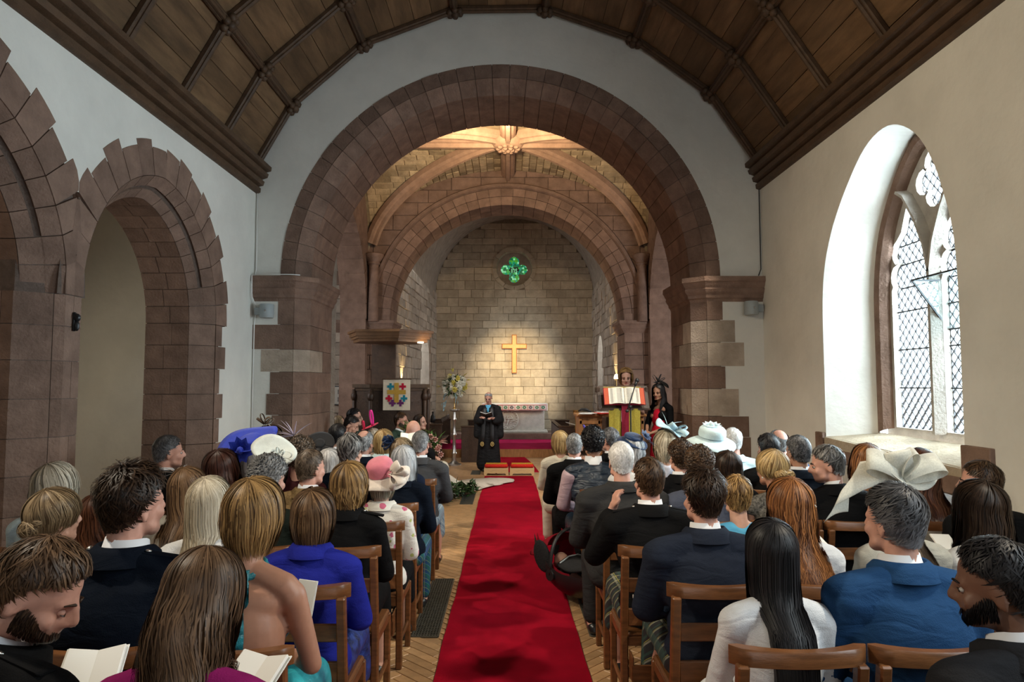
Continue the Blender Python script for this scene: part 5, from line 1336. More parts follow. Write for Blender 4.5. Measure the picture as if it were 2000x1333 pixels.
def mesh_from(name, v, f, material, smooth=True):
    me = bpy.data.meshes.new(name); me.from_pydata([tuple(p) for p in v], [], f); me.materials.append(material)
    if smooth: me.polygons.foreach_set('use_smooth', [True] * len(me.polygons))
    return me
def mesh_np(name, V, F):
    me = bpy.data.meshes.new(name); F = np.asarray(F, dtype=np.int32); tri = F[:, 3] == F[:, 2]; q = F[~tri].reshape(-1); t3 = F[tri][:, :3].reshape(-1)
    me.vertices.add(len(V)); me.vertices.foreach_set('co', np.asarray(V, dtype=np.float32).reshape(-1)); me.loops.add(len(q) + len(t3)); me.loops.foreach_set('vertex_index', np.concatenate([q, t3]).astype(np.int32))
    n = len(F); st = np.concatenate([np.arange(len(q) // 4) * 4, len(q) + np.arange(len(t3) // 3) * 3]).astype(np.int32); me.polygons.add(n); me.polygons.foreach_set('loop_start', st); me.update(calc_edges=True); return me
def child(name, v, f, material, parent, smooth=True):
    o = link(bpy.data.objects.new(name, mesh_from(name, v, f, material, smooth))); o.parent = parent; return o
# ---------------- hair
HC = np.array((0, .012, 1.268)); HRAD = np.array((.079, .099, .096)); AX = np.array((0, -.36, .933)); EX = np.array((1., 0, 0)); EF = np.cross(AX, EX) * 1.0
EF = EF if EF[1] > 0 else -EF
def hdir(th, ph):
    th, ph = np.asarray(th)[..., None], np.asarray(ph)[..., None]
    return np.cos(th) * AX + np.sin(th) * (np.cos(ph) * EF + np.sin(ph) * EX)
def scalp(th, ph, off):
    d = hdir(th, ph); off = np.broadcast_to(np.asarray(off), d.shape[:-1])[..., None]; q = HC + d * (HRAD + off)
    h = np.sqrt(d[..., 0] ** 2 + d[..., 1] ** 2) + 1e-9; s = np.arcsin(np.clip(-d[..., 2], 0, 1)); k = (1 - .15 * s ** 1.5) / h
    low = np.stack([HC[0] + d[..., 0] * k * (HRAD[0] + off[..., 0]), HC[1] + d[..., 1] * k * (HRAD[1] + off[..., 0]), HC[2] - (HRAD[2] + off[..., 0] * .3) * s * 1.02], -1)
    return np.where((d[..., 2] < 0)[..., None], low, q)
def hairline(ph, recede=0): a = np.abs(((ph + pi) % (2 * pi)) - pi) / pi; return 1.26 - recede * np.exp(-(a / .22) ** 2) + .32 * sstep(a, .12, .45) + .58 * sstep(a, .50, .80) - .22 * np.exp(-((a - .45) / .07) ** 2)
HAIRM = {}
def hair_mat(dark, light, rough=.46):
    k = (dark, light)
    if k not in HAIRM:
        m = bpy.data.materials.new('hair'); m.use_nodes = True; nt = m.node_tree; b = nt.nodes['Principled BSDF']
        at = nt.nodes.new('ShaderNodeAttribute'); at.attribute_name = 'tone'; rp = nt.nodes.new('ShaderNodeValToRGB')
        rp.color_ramp.elements[0].color = (*dark, 1); rp.color_ramp.elements[1].color = (*light, 1); rp.color_ramp.elements[0].position = .1; rp.color_ramp.elements[1].position = .95
        nt.links.new(at.outputs['Fac'], rp.inputs[0]); nt.links.new(rp.outputs[0], b.inputs['Base Color'])
        b.inputs['Roughness'].default_value = rough; b.inputs['Specular IOR Level'].default_value = .28
        HAIRM[k] = m
    return HAIRM[k]
def back_y(z):  # back of a clothed seated torso
    return np.interp(z, [.6, .8, .92, .98, 1.03, 1.08, 1.14], [-.19, -.192, -.182, -.165, -.125, -.09, -.07])
def strands(rng, style, n, P, npt):
    """returns (paths (n, npt, 3)) for a style in template space"""
    t = np.linspace(0, 1, npt)[None, :]
    rec = P.get('recede', 0); vol = P.get('vol', .012); zend = P.get('zend', 1.1); bald = P.get('bald', 0)
    ph = rng.uniform(-pi, pi, n)
    L = rng.uniform(.28, .5, n) * P.get('len', 1)
    if style in ('short', 'curly', 'fringe', 'crop'):
        hl = hairline(ph, rec)
        if style == 'fringe': lo = P.get('bald', .85) - .1 * np.cos(ph); th0 = rng.uniform(0, 1, n) ** .8 * (hl - lo) + lo - .12
        else: th0 = np.arccos(1 - rng.uniform(0, 1, n) * (1 - np.cos(np.clip(hl, 0, 3)))) - L * .5
        sw = P.get('sweep', 0); ms = P.get('mess', .35)
        th = th0[:, None] + L[:, None] * t; th = np.minimum(th, (hl + .10)[:, None])
        if style == 'fringe': th = np.maximum(th, .02)
        if style in ('short', 'curly', 'crop'): th = np.abs(th)
        ph2 = ph[:, None] + t * rng.normal(0, .16 + .18 * ms, n)[:, None] + sw * t + .10 * np.sin(ph * 9 + th0 * 7)[:, None] * t
        side = np.abs(((ph + pi) % (2 * pi)) - pi) / pi
        thin = np.clip(1.2 - (th / 2.0) ** 2, .12, 1)
        off = (.002 + vol * (.45 + .8 * rng.uniform(0, 1, n) ** 2)[:, None] * thin * (.8 - .35 * t ** 2 + ms * (-.45 + 1.45 * t - .4 * t ** 2)) * (1 + .35 * ms * np.sin(ph * 11 + th0 * 9))[:, None])
        if style == 'curly':
            fr = rng.uniform(10, 16, n)[:, None]; p0 = rng.uniform(0, 6, n)[:, None]; ph2 = ph2 + .13 * np.sin(fr * t + p0); off = off + vol * .55 * np.cos(fr * t + p0)
        return scalp(th, ph2, off)
    # long styles: along the skull, then falling
    part = P.get('part', .0)
    ff = P.get('face', .62)
    ph = rng.uniform(-pi, pi, n)
    th0 = rng.uniform(.02, .55, n); front = np.abs(ph) < ff
    th0 = np.where(front, .02 + (th0 - .02) / .53 * (hairline(ph) - .12), th0); tgt = np.where(ph >= part, 1, -1) * (ff + .04 + .35 * (1 - np.abs(ph) / ff).clip(0, 1) * rng.uniform(0, 1, n)); the = P.get('leave', 1.52) + rng.normal(0, .05, n)
    tm = P.get('tm', .55)
    a = np.clip(t / tm, 0, 1); th = th0[:, None] + (the - th0)[:, None] * a
    ph = ph + .045 * np.sin(ph * 19 + zend * 40); cl = np.sin(ph * 13 + 2 * np.sin(ph * 5))
    off = (.005 + vol * (rng.uniform(.35, 1.1, n) * (1 + .28 * cl))[:, None] * np.clip(.5 + .8 * a, 0, 1))
    ph2 = ph[:, None] + rng.normal(0, .10, n)[:, None] * a + P.get('twist', 0) * a
    ph2 = np.where(front[:, None], ph[:, None] + (tgt - ph)[:, None] * sstep(a, .1, .95), ph2); phE = np.where(front, tgt, ph)
    q = HC + hdir(th, ph2) * (HRAD + off[..., None])
    fall = np.clip((t - tm) / (1 - tm), 0, 1)
    base = HC + hdir(the[:, None], ph2[:, -1:]) * (HRAD + off[:, -1:, None])
    ze = zend + (rng.normal(0, P.get('ragged', .016), n) + .010 * np.sin(ph * 21))[:, None] + P.get('frontup', 0) * np.cos(phE)[:, None]
    dz = base[:, :, 2] - ze; dz = np.maximum(dz, .01)
    cen = np.array((0, -.02)); h = base[:, :, :2] - cen; inn = P.get('curl', -.25); fl = P.get('flare', .05)
    rad = 1 + fl * np.sin(pi * fall) + inn * fall ** 2.5
    X = cen[0] + h[:, :, 0] * rad; Y = cen[1] + h[:, :, 1] * rad; Z = base[:, :, 2] - dz * fall
    wv = P.get('wave', 0)
    if wv:
        fr = P.get('wfreq', 9); p0 = (ph * 5 + rng.normal(0, .6, n))[:, None]; X = X + wv * np.sin(fr * fall + p0) * fall ** .5; Y = Y + wv * .7 * np.cos(fr * fall + p0 * 1.3) * fall ** .5
    if zend < 1.06:
        drape = sstep(1.12 - Z, 0, .12); X = X * (1 + P.get('gather', -.1) * drape)
        Yb = back_y(Z) - .012 - rng.uniform(0, .016, n)[:, None]
        frontal = (np.cos(phE) > P.get('frontcut', .15))[:, None]
        Y = np.where(frontal, np.where(Z < 1.06, np.maximum(Y, .075), Y), Y + (np.minimum(Y, Yb) - Y) * drape)
    F = np.stack([X, Y, Z], -1)
    m = (t > tm)[..., None]
    return np.where(m, F, q)
def ribbons(P, w, tone, rng, lift=.4):
    """a flattened tapering lock along every path"""
    n, m, _ = P.shape
    T = np.gradient(P, axis=1); T /= np.linalg.norm(T, axis=2, keepdims=True) + 1e-9
    c = np.where(P[..., 2:3] > 1.2, HC, np.concatenate([np.zeros_like(P[..., :1]), np.full_like(P[..., :1], -.02), P[..., 2:3]], -1))
    N = P - c; N -= T * np.sum(N * T, -1, keepdims=True); N /= np.linalg.norm(N, axis=2, keepdims=True) + 1e-9
    S = np.cross(T, N); t = np.linspace(0, 1, m)[None, :, None]
    wd = w[:, None, None] * np.clip(np.minimum(.35 + t * 4, (1.04 - t) * 2.6), .06, 1)
    A = P - S * wd; B = P + N * wd * lift; C = P + S * wd
    V = np.stack([A, C], 2).reshape(-1, 3)
    i = np.arange(n)[:, None] * (m * 2) + np.arange(m - 1)[None, :] * 2
    i = i.reshape(-1); F = np.stack([i, i + 1, i + 3, i + 2], 1)
    return V, F, np.repeat(tone, m * 2)
def make_hair(person, pose, style, cols, seed, near, P, name='hair', bun=None):
    rng = np.random.default_rng(seed)
    n = {3: 3000, 2: 1250, 1: 480}[near]; w0 = {3: .0022, 2: .0038, 1: .0062}[near]
    if style == 'long' or style == 'bob': n = int(n * 1.15)
    npt = (6 if style in ('short', 'crop', 'fringe') else 9 if style == 'curly' else (13 if near == 3 else 11)) - (1 if near == 1 else 0)
    if P.get('wave', 0) and near > 1: npt += 5
    Q = strands(rng, style, n, P, npt)
    tone = np.clip(rng.normal(.5, .26, n) + .26 * np.sin(Q[:, 0, 0] * 95 + Q[:, 0, 1] * 60 + seed), 0, 1)
    if P.get('streak'): tone = np.where(rng.uniform(0, 1, n) < P['streak'], np.clip(tone + .5, 0, 1), tone * .6)
    if P.get('greyside'):  # temples and nape greyer than the crown
        low = 1 - sstep(Q[:, 0, 2], 1.22, 1.32); tone = np.clip(tone * .5 + low * .6, 0, 1)
    V, F, T = ribbons(Q, w0 * rng.uniform(.6, 1.3, n) * P.get('lw', 1), tone, rng, P.get('lift', .45))
    vs = [V]; fs = [F]; ts = [T]; base = len(V)
    # the mass of hair beneath the locks
    g, k = 40, 12
    if style in ('short', 'curly', 'crop', 'fringe'):
        ph = np.linspace(-pi, pi, g)
        if style == 'fringe':
            lo = np.clip(P.get('bald', .85) - .1 * np.cos(ph), .1, 2); th = lo[:, None] + (hairline(ph, rec := P.get('recede', 0)) - lo)[:, None] * np.linspace(0, 1, k)
            th = np.maximum(th, lo[:, None] * 0 + .1)
        else: th = hairline(ph, P.get('recede', 0))[:, None] * np.linspace(0.001, 1, k)
        off = .0015 + P.get('vol', .012) * .5 * np.clip(1.15 - (th / 1.8) ** 2, .2, 1)
        G = scalp(th, np.broadcast_to(ph[:, None], th.shape), off)
    else:
        sv = dict(P); r2 = np.random.default_rng(1)
        class _R:   # even rows instead of random ones
            def uniform(s, a, b, n_): return np.linspace(a, b, n_) if a == -pi else (np.full(n_, .06) if a == .02 else np.full(n_, (a + b) / 2 * .74))
            def normal(s, a, b, n_): return np.zeros(n_)
        sv['wave'] = P.get('wave', 0) * .5
        G = strands(_R(), style, g, sv, 14); k = 14
    cols_ = np.array([j for j in range(g - 1) if style in ('short', 'curly', 'crop', 'fringe') or j != g // 2 - 1])
    gi = (cols_[:, None] * k + np.arange(k - 1)[None, :]).reshape(-1) + base
    vs.append(G.reshape(-1, 3)); fs.append(np.stack([gi, gi + k, gi + k + 1, gi + 1], 1)); ts.append(np.full(g * k, .30)); base += g * k
    if bun:
        for (c, r) in bun:
            c = np.array(c); nb = 90 if near > 1 else 40
            u = rng.normal(size=(nb, 3)); u /= np.linalg.norm(u, axis=1, keepdims=True); v2 = np.cross(u, rng.normal(size=(nb, 3))); v2 /= np.linalg.norm(v2, axis=1, keepdims=True)
            a = np.linspace(0, 1.9, 8)[None, :, None]; q = c + r * (u[:, None, :] * np.cos(a) + v2[:, None, :] * np.sin(a)) * np.array((1, .8, .85)) * rng.uniform(.9, 1.08, (nb, 1, 1))
            T_ = np.gradient(q, axis=1); T_ /= np.linalg.norm(T_, axis=2, keepdims=True); N_ = q - c; N_ /= np.linalg.norm(N_, axis=2, keepdims=True); S_ = np.cross(T_, N_); wd = w0 * 1.2
            V2 = np.stack([q - S_ * wd, q + N_ * wd * .5, q + S_ * wd], 2).reshape(-1, 3)
            i = (np.arange(nb)[:, None, None] * 24 + np.arange(7)[None, :, None] * 3 + np.array([0, 1])[None, None, :]).reshape(-1) + base
            vs.append(V2); fs.append(np.stack([i, i + 1, i + 4, i + 3], 1)); ts.append(np.repeat(np.clip(rng.normal(.5, .25, nb), 0, 1), 24)); base += len(V2)
            bb = MB().ball(c, (r * .93, r * .75, r * .8), 12, 8); tri = []
            vs.append(np.array(bb.v)); 
            for f_ in bb.f: tri.append(tuple(x + base for x in (f_ if len(f_) == 4 else (*f_, f_[2]))))
            fs.append(np.array(tri)); ts.append(np.full(len(bb.v), .15)); base += len(bb.v)
    V = pose(np.concatenate(vs)); F = np.concatenate(fs); T = np.concatenate(ts)
    me = mesh_np(name, V, F)
    at = me.attributes.new('tone', 'FLOAT', 'POINT'); at.data.foreach_set('value', T.astype(np.float32)); me.materials.append(hair_mat(*cols))
    me.polygons.foreach_set('use_smooth', [True] * len(me.polygons))
    o = link(bpy.data.objects.new(name, me)); o.parent = person; return o

# ---------------- cloth materials
def cloth(name, c, rough=.85, noise=.10, nscale=18, bump=.25, bscale=300, sheen=.1, **k): return mat(name, c, rough, .2, noise=noise, nscale=nscale, bump=bump, bscale=bscale, sheen=sheen, **k)
def fold_cloth(name, c, amp=.32, sc=7, rough=.85, spec=.12, fine=260, sheen=0, col2=None, noise=.08, nscale=14):
    """woven cloth with soft creases: two scales of relief"""
    m = mat(name, c, rough, spec, noise=noise, nscale=nscale, bump=.22, bscale=fine, sheen=sheen, col2=col2); nt = m.node_tree; N = nt.nodes; L = nt.links
    tc = N.new('ShaderNodeTexCoord'); nz = N.new('ShaderNodeTexNoise'); nz.inputs['Scale'].default_value = sc; nz.inputs['Detail'].default_value = 2; nz.inputs['Distortion'].default_value = 1.2
    mp = N.new('ShaderNodeMapping'); mp.inputs['Scale'].default_value = (1, 1, 2.2); L.new(tc.outputs['Object'], mp.inputs[0]); L.new(mp.outputs[0], nz.inputs['Vector'])
    b2 = N.new('ShaderNodeBump'); b2.inputs['Strength'].default_value = amp; b2.inputs['Distance'].default_value = .03; L.new(nz.outputs['Fac'], b2.inputs['Height'])
    old = [n for n in N if n.type == 'BUMP' and n != b2][0]; L.new(b2.outputs[0], old.inputs['Normal']); return m
def tartan(name, base, stripes, sc=14.0):
    """woven check: stripes = [(offset, half width, colour)] repeated along both directions"""
    m = bpy.data.materials.new(name); m.use_nodes = True; nt = m.node_tree; N = nt.nodes; L = nt.links; b = N['Principled BSDF']; b.inputs['Roughness'].default_value = .85
    tc = N.new('ShaderNodeTexCoord'); sp = N.new('ShaderNodeSeparateXYZ'); L.new(tc.outputs['Object'], sp.inputs[0])
    def mth(op, a, b_=None):
        n = N.new('ShaderNodeMath'); n.operation = op
        for i, x in enumerate((a, b_)):
            if x is None: continue
            if isinstance(x, (int, float)): n.inputs[i].default_value = x
            else: L.new(x, n.inputs[i])
        return n.outputs[0]
    ax = mth('FRACT', mth('MULTIPLY', mth('ADD', sp.outputs['X'], 20.0), sc)); ay = mth('FRACT', mth('MULTIPLY', mth('ADD', mth('ADD', sp.outputs['Y'], sp.outputs['Z']), 20.0), sc))
    cur = None; rgb = N.new('ShaderNodeRGB'); rgb.outputs[0].default_value = (*base, 1); cur = rgb.outputs[0]
    for (o, hw, c) in stripes:
        for a in (ax, ay):
            mk = mth('LESS_THAN', mth('ABSOLUTE', mth('SUBTRACT', a, o)), hw); mx = N.new('ShaderNodeMix'); mx.data_type = 'RGBA'
            mx.inputs[7].default_value = (*c, 1); L.new(cur, mx.inputs[6]); L.new(mth('MULTIPLY', mk, .6), mx.inputs[0]); cur = mx.outputs[2]
    L.new(cur, b.inputs['Base Color']); return m
SKIN = {'pale': mat('skin_pale', (.56, .32, .235), .5, .35, noise=.07, nscale=25), 'pink': mat('skin_pink', (.53, .28, .21), .5, .35, noise=.09, nscale=22), 'tan': mat('skin_tan', (.36, .185, .115), .5, .35, noise=.07, nscale=25), 'brown': mat('skin_brown', (.17, .085, .055), .5, .35, noise=.07, nscale=25), 'bronze': mat('skin_bronze', (.40, .20, .13), .45, .4, noise=.07, nscale=25)}
CL = {}
def C(key):
    if key in CL: return CL[key]
    D = {
        'black': (.006, .006, .0065), 'blackgreen': (.012, .016, .012), 'navy': (.010, .016, .034), 'darknavy': (.004, .007, .014), 'charcoal': (.020, .020, .022), 'darkgrey': (.030, .030, .031), 'grey': (.10, .105, .12), 'slate': (.075, .085, .12),
        'greytweed': (.055, .055, .058), 'navygrey': (.017, .022, .036), 'bluesuit': (.018, .060, .150), 'royal': (.018, .024, .27), 'magenta': (.24, .012, .105), 'hotpink': (.5, .01, .09), 'cream': (.62, .57, .46), 'oatmeal': (.36, .33, .28), 'stone': (.42, .40, .34),
        'white': (.70, .71, .72), 'offwhite': (.60, .58, .54), 'paleblue': (.48, .62, .68), 'iceblue': (.50, .66, .70), 'skyblue': (.10, .38, .60), 'lilac': (.58, .58, .66), 'maroon': (.035, .008, .010), 'green': (.035, .060, .045), 'brownfur': (.05, .03, .02), 'pinkshirt': (.52, .38, .42), 'red': (.52, .012, .03)}
    sat = key in ('paleblue', 'iceblue')
    m = fold_cloth(key + '_cloth', D[key], rough=.6 if sat else .85, spec=.3 if sat else .08); CL[key] = m; return m
CL['tealprint'] = fold_cloth('teal_print_silk', (.0, .085, .12), .6, 8, .38, .5, noise=.75, nscale=38, col2=(.02, .26, .32)); CL['tealskirt'] = fold_cloth('teal_satin', (.02, .24, .36), .9, 5, .35, .5, noise=.5, nscale=5, col2=(.05, .50, .56))
CL['floral'] = fold_cloth('floral_jacket', (.62, .58, .54), .3, 8, .8, .2, noise=.0, nscale=9); CL['tweed'] = fold_cloth('tan_tweed', (.19, .125, .058), .3, 7, .95, .05, fine=160, noise=.35, nscale=120)
CL['satin'] = fold_cloth('navy_satin', (.010, .022, .040), .8, 9, .32, .6); CL['darkprint'] = fold_cloth('dark_floral_silk', (.008, .008, .02), .5, 8, .5, .4, noise=.9, nscale=24, col2=(.03, .07, .34)); CL['lace'] = mat('black_lace', (.05, .048, .045), .8, .2, noise=.9, nscale=70, col2=(.22, .20, .17))
CL['kilt_blue'] = tartan('blue_green_tartan', (.008, .045, .10), [(.2, .12, (.0, .09, .06)), (.55, .10, (.0, .03, .14)), (.8, .02, (.35, .35, .12)), (.38, .02, (.10, .25, .30))]); CL['kilt_dark'] = tartan('dark_tartan', (.012, .012, .014), [(.3, .06, (.30, .30, .22)), (.42, .02, (.45, .42, .08)), (.7, .08, (.02, .06, .05))], 11); CL['kilt_pale'] = tartan('pale_blue_tartan', (.20, .28, .34), [(.3, .10, (.03, .07, .16)), (.7, .05, (.5, .55, .58))], 16)
def _floral():
    m = CL['floral']; nt = m.node_tree; N = nt.nodes; L = nt.links; b = N['Principled BSDF']; tc = N.new('ShaderNodeTexCoord'); src = None
    rgb = N.new('ShaderNodeRGB'); rgb.outputs[0].default_value = (.66, .63, .57, 1); cur = rgb.outputs[0]
    for sc_, th, c in ((11, .20, (.50, .12, .20)), (16, .14, (.42, .05, .13)), (13, .14, (.42, .46, .16))):
        v = N.new('ShaderNodeTexVoronoi'); v.inputs['Scale'].default_value = sc_; L.new(tc.outputs['Object'], v.inputs['Vector']); n1 = N.new('ShaderNodeTexNoise'); n1.inputs['Scale'].default_value = 40; L.new(tc.outputs['Object'], n1.inputs['Vector'])
        ad = N.new('ShaderNodeMath'); ad.operation = 'MULTIPLY_ADD'; ad.inputs[1].default_value = .28; L.new(n1.outputs['Fac'], ad.inputs[0]); L.new(v.outputs['Distance'], ad.inputs[2])
        lt = N.new('ShaderNodeMath'); lt.operation = 'LESS_THAN'; lt.inputs[1].default_value = th + .16; L.new(ad.outputs[0], lt.inputs[0]); mx = N.new('ShaderNodeMix'); mx.data_type = 'RGBA'; mx.inputs[7].default_value = (*c, 1); L.new(cur, mx.inputs[6]); L.new(lt.outputs[0], mx.inputs[0]); cur = mx.outputs[2]
    L.new(cur, b.inputs['Base Color'])
_floral()
M['eye_white'] = mat('eye_white', (.42, .39, .36), .3, .5); M['iris'] = mat('dark_iris', (.03, .02, .015), .2, .6); M['lips'] = mat('lips', (.40, .10, .09), .5, .3); M['shoe'] = mat('black_shoe_leather', (.012, .012, .013), .3, .5)
WHITE_CLOTH = mat('white_shirt_cotton', (.74, .76, .80), .8, .2)

def camY(px, py, Y):
    """point of the view ray through a photo pixel at depth Y (2000 x 1333 frame)"""
    p, yw, f = radians(3.67), radians(.343), 1333.0
    F = Vector((sin(yw) * cos(p), cos(yw) * cos(p), sin(p))); R = Vector((cos(yw), -sin(yw), 0)); U = R.cross(F)
    d = F + R * ((px - 1000) / f) + U * ((666.5 - py) / f); return d * (Y / d.y) + Vector((0, 0, CAM_H))

def collar(person, pose, kind, material, name):
    """stand or fall collar round the neck"""
    b = MB(); rows = []
    spec = {'shirt': (.066, .064, 1.070, 1.137), 'jacket': (.094, .0775, 1.068, 1.117), 'mandarin': (.072, .070, 1.02, 1.095)}[kind]
    r0, r1, z0, z1 = spec
    for k in range(25):
        a = pi / 2 + 2 * pi * k / 24 * .985 + .02; fr = max(0, sin(a)); bk = max(0, -sin(a))
        def pt(r, z): return (r * cos(a), -.018 + r * 1.02 * sin(a) + .012 * (z - 1.04) / .05, z - .040 * fr ** 1.5 + .004 * bk)
        if kind == 'jacket': rows.append([pt(r0 + .018, z0 - .012), pt(r0 + .012, z0 + .03), pt(r1 + .010, z1), pt(r1, z1 - .004), pt(r1 - .002, z0)])
        else: rows.append([pt(r0 + .008, z0), pt(r1 + .002, z1), pt(r1 - .005, z1 - .002), pt(r0 - .002, z0)])
    b.grid(rows); v = pose(np.array(b.v)); return child(name, v, b.f, material, person)
PEOPLE = []
def person(px, py, Y, sex='M', hair=('short', 'brown', {}), top=('jacket', 'black'), bottom='trousers', botcol=None, skin='pale', yaw=0, pitch=0, roll=0, wid=1.0, hs=1.0, lean=0, rotz=0, label='', short='', shirt=True, seat=True, extras=(), face=False, raised=False, hatlift=0, sc=None, chairx=None, epaulettes=False, dx=0, seat_z=0):
    """a seated guest; (px, py) is the top of the head in the photo, Y its depth"""
    P = camY(px, py, Y); st, colr, hp = (hair + ({},))[:3]
    topz = 1.365 + hp.get('vol', .012) * .8 + hatlift if st not in ('fringe', 'none') else 1.362
    sc = sc or min(1.07, max(.86, (P.z - seat_z) / topz))
    po = Pose(sc, wid, yaw, pitch, roll, lean, hs)
    o = thing('person', label, 'person', (P.x + dx, Y + .03, seat_z + .006), radians(rotz), 'guests seated left of the aisle' if P.x < 0 else 'guests seated right of the aisle')
    near = 3 if Y < 3.35 else (2 if Y < 5.3 else 1)
    v, f = BODY(sex, raised); child('body', po(carve(v)), f, SKIN[skin], o)
    tk, tc = top
    if tk == 'waistcoat':
        v, f = TOP(sex, 'sleeves'); child('shirt_sleeves', po(v), f, C('pinkshirt'), o); v, f = TOP(sex, 'waistcoat')
        child('waistcoat', po(v), f, C(tc), o)
    elif tk == 'halter':
        v, f = TOP(sex, 'halter'); child('dress_bodice', po(v), f, C(tc), o)
    else:
        v, f = TOP(sex, tk, raised); jk = child({'jacket': 'jacket', 'top': 'top', 'short': 'top', 'sleeveless': 'dress_bodice'}[tk], po(v), f, C(tc), o)
    v, f = BOT('trousers' if bottom == 'trousers' else 'skirt'); child(bottom, po(v), f, C(botcol or tc), o)
    v, f = SHO(); child('shoes', po(v), f, M['shoe'], o)
    if sex == 'M' and shirt: collar(o, po, 'shirt', WHITE_CLOTH, 'shirt_collar')
    if tk == 'jacket' and sex == 'M': collar(o, po, 'jacket', C(tc), 'jacket_collar')
    if tk == 'jacket' and sex == 'F' and st != 'long': collar(o, po, 'jacket', C(tc), 'jacket_collar')
    if epaulettes:
        for s2 in (-1, 1):
            b = MB(); b.bar((s2 * .085, -.035, 1.098), (s2 * .215, -.030, 1.072), .042, .010, .003)
            child('epaulette', po(np.array(b.v)), b.f, C(tc), jk, False)
            b = MB(); b.ball((s2 * .105, -.035, 1.102), (.010, .010, .007), 8, 5); child('button', po(np.array(b.v)), b.f, M['silver'], jk)
    if face:
        b = MB()
        for s2 in (-1, 1): b.ball((s2 * .030, .0965, 1.234), (.0120, .0100, .0075 if pitch < 12 else .0090), 12, 8)
        child('eyes' if pitch < 12 else 'eyelids', po(np.array(b.v)), b.f, M['eye_white'] if pitch < 12 else SKIN[skin], o)
        b = MB()
        for s2 in (-1, 1):
            if pitch < 12: b.ball((s2 * .030, .1040, 1.2335), (.0062, .0040, .0066), 10, 6)
            b.tube([(s2 * .019, .106, 1.231), (s2 * .030, .1085, 1.2285 if pitch >= 12 else 1.2395), (s2 * .042, .101, 1.2315)], [.0012, .0020, .0012], 5)
        child('irises' if pitch < 12 else 'eyelashes', po(np.array(b.v)), b.f, M['iris'], o)
        b = MB()
        for s2 in (-1, 1): b.tube([(s2 * .014, .116, 1.256), (s2 * .03, .115, 1.262), (s2 * .048, .098, 1.256)], [.0035, .004, .002], 6)
        child('eyebrows', po(np.array(b.v)), b.f, hair_mat(*HCOL[colr if st != 'none' else 'grey']), o)
        if sex == 'F':
            b = MB(); b.ball((0, .1185, 1.181), (.021, .004, .005), 10, 5); b.ball((0, .1165, 1.171), (.018, .004, .005), 10, 5); child('lips', po(np.array(b.v)), b.f, M['lips'], o)
    if st != 'none':
        bun = hp.get('bun'); make_hair(o, po, st, HCOL[colr], int(px * 7 + py), near, hp, bun=bun)
    for e in extras: e(o, po)
    o['_short'] = short
    PEOPLE.append((o, P, Y, sc, short, seat, chairx))
    return o, po
HCOL = {'brown': ((.020, .010, .005), (.085, .045, .022)), 'darkbrown': ((.010, .005, .003), (.045, .024, .013)), 'black': ((.004, .004, .005), (.022, .020, .022)), 'grey': ((.10, .10, .10), (.38, .38, .38)), 'silver': ((.22, .23, .24), (.58, .59, .60)), 'white': ((.42, .41, .40), (.72, .71, .70)), 'darkgrey': ((.025, .025, .027), (.17, .17, .18)), 'saltpepper': ((.018, .016, .015), (.26, .25, .24)),
        'blonde': ((.16, .085, .028), (.55, .38, .17)), 'darkblonde': ((.07, .035, .012), (.42, .25, .095)), 'dirtyblonde': ((.085, .052, .025), (.36, .26, .15)), 'paleblonde': ((.28, .22, .14), (.66, .58, .44)), 'ginger': ((.09, .030, .010), (.42, .17, .055)), 'auburn': ((.035, .010, .005), (.14, .050, .022)), 'lightbrown': ((.055, .028, .014), (.22, .125, .062)), 'greyblonde': ((.20, .17, .12), (.56, .50, .40)), 'redbrown': ((.020, .006, .004), (.07, .022, .013)), 'midbrown': ((.035, .018, .009), (.15, .085, .045)), 'ashbrown': ((.04, .027, .018), (.16, .115, .08))}
# ---------------- hats, fascinators, glasses and hair ornaments (children of the wearer)
def emat(name, c, rough=.7, **k):
    if name not in M: M[name] = mat(name, c, rough, .25, noise=.1, nscale=20, bump=.15, bscale=200, sheen=.2, **k)
    return M[name]
def sheer(name, c, a):
    m = mat(name, c, .6, .2, noise=.15, nscale=160, alpha=a); m.node_tree.nodes['Principled BSDF'].inputs['Sheen Weight'].default_value = .4; M[name] = m; return m
EM = {'blue': emat('royal_blue_felt', (.02, .05, .50)), 'whitehat': emat('white_straw', (.62, .66, .62)), 'pink': emat('pink_straw', (.60, .17, .22)), 'creamhat': emat('cream_sinamay', (.66, .58, .50)), 'hotpinkhat': emat('hot_pink_felt', (.55, .01, .06)), 'fuchsia': emat('fuchsia_ribbon', (.62, .01, .22)), 'blackhat': emat('black_straw', (.012, .012, .014)),
      'icehat': emat('ice_blue_sinamay', (.58, .74, .78)), 'ivory': sheer('ivory_crinoline', (.72, .72, .64), .62), 'navyhat': emat('navy_satin_hat', (.012, .035, .10), .4), 'babyblue': emat('baby_blue_sinamay', (.36, .50, .55)), 'lilacf': emat('lilac_feather', (.50, .42, .52)), 'brownhat': emat('brown_twist', (.10, .06, .035)), 'maroonhat': emat('maroon_felt', (.09, .012, .022)), 'taupe': emat('taupe_petals', (.34, .28, .24)), 'violet': emat('violet_ribbon', (.06, .045, .28)), 'gold': emat('gold_leaf_clip', (.62, .40, .12), .35)}
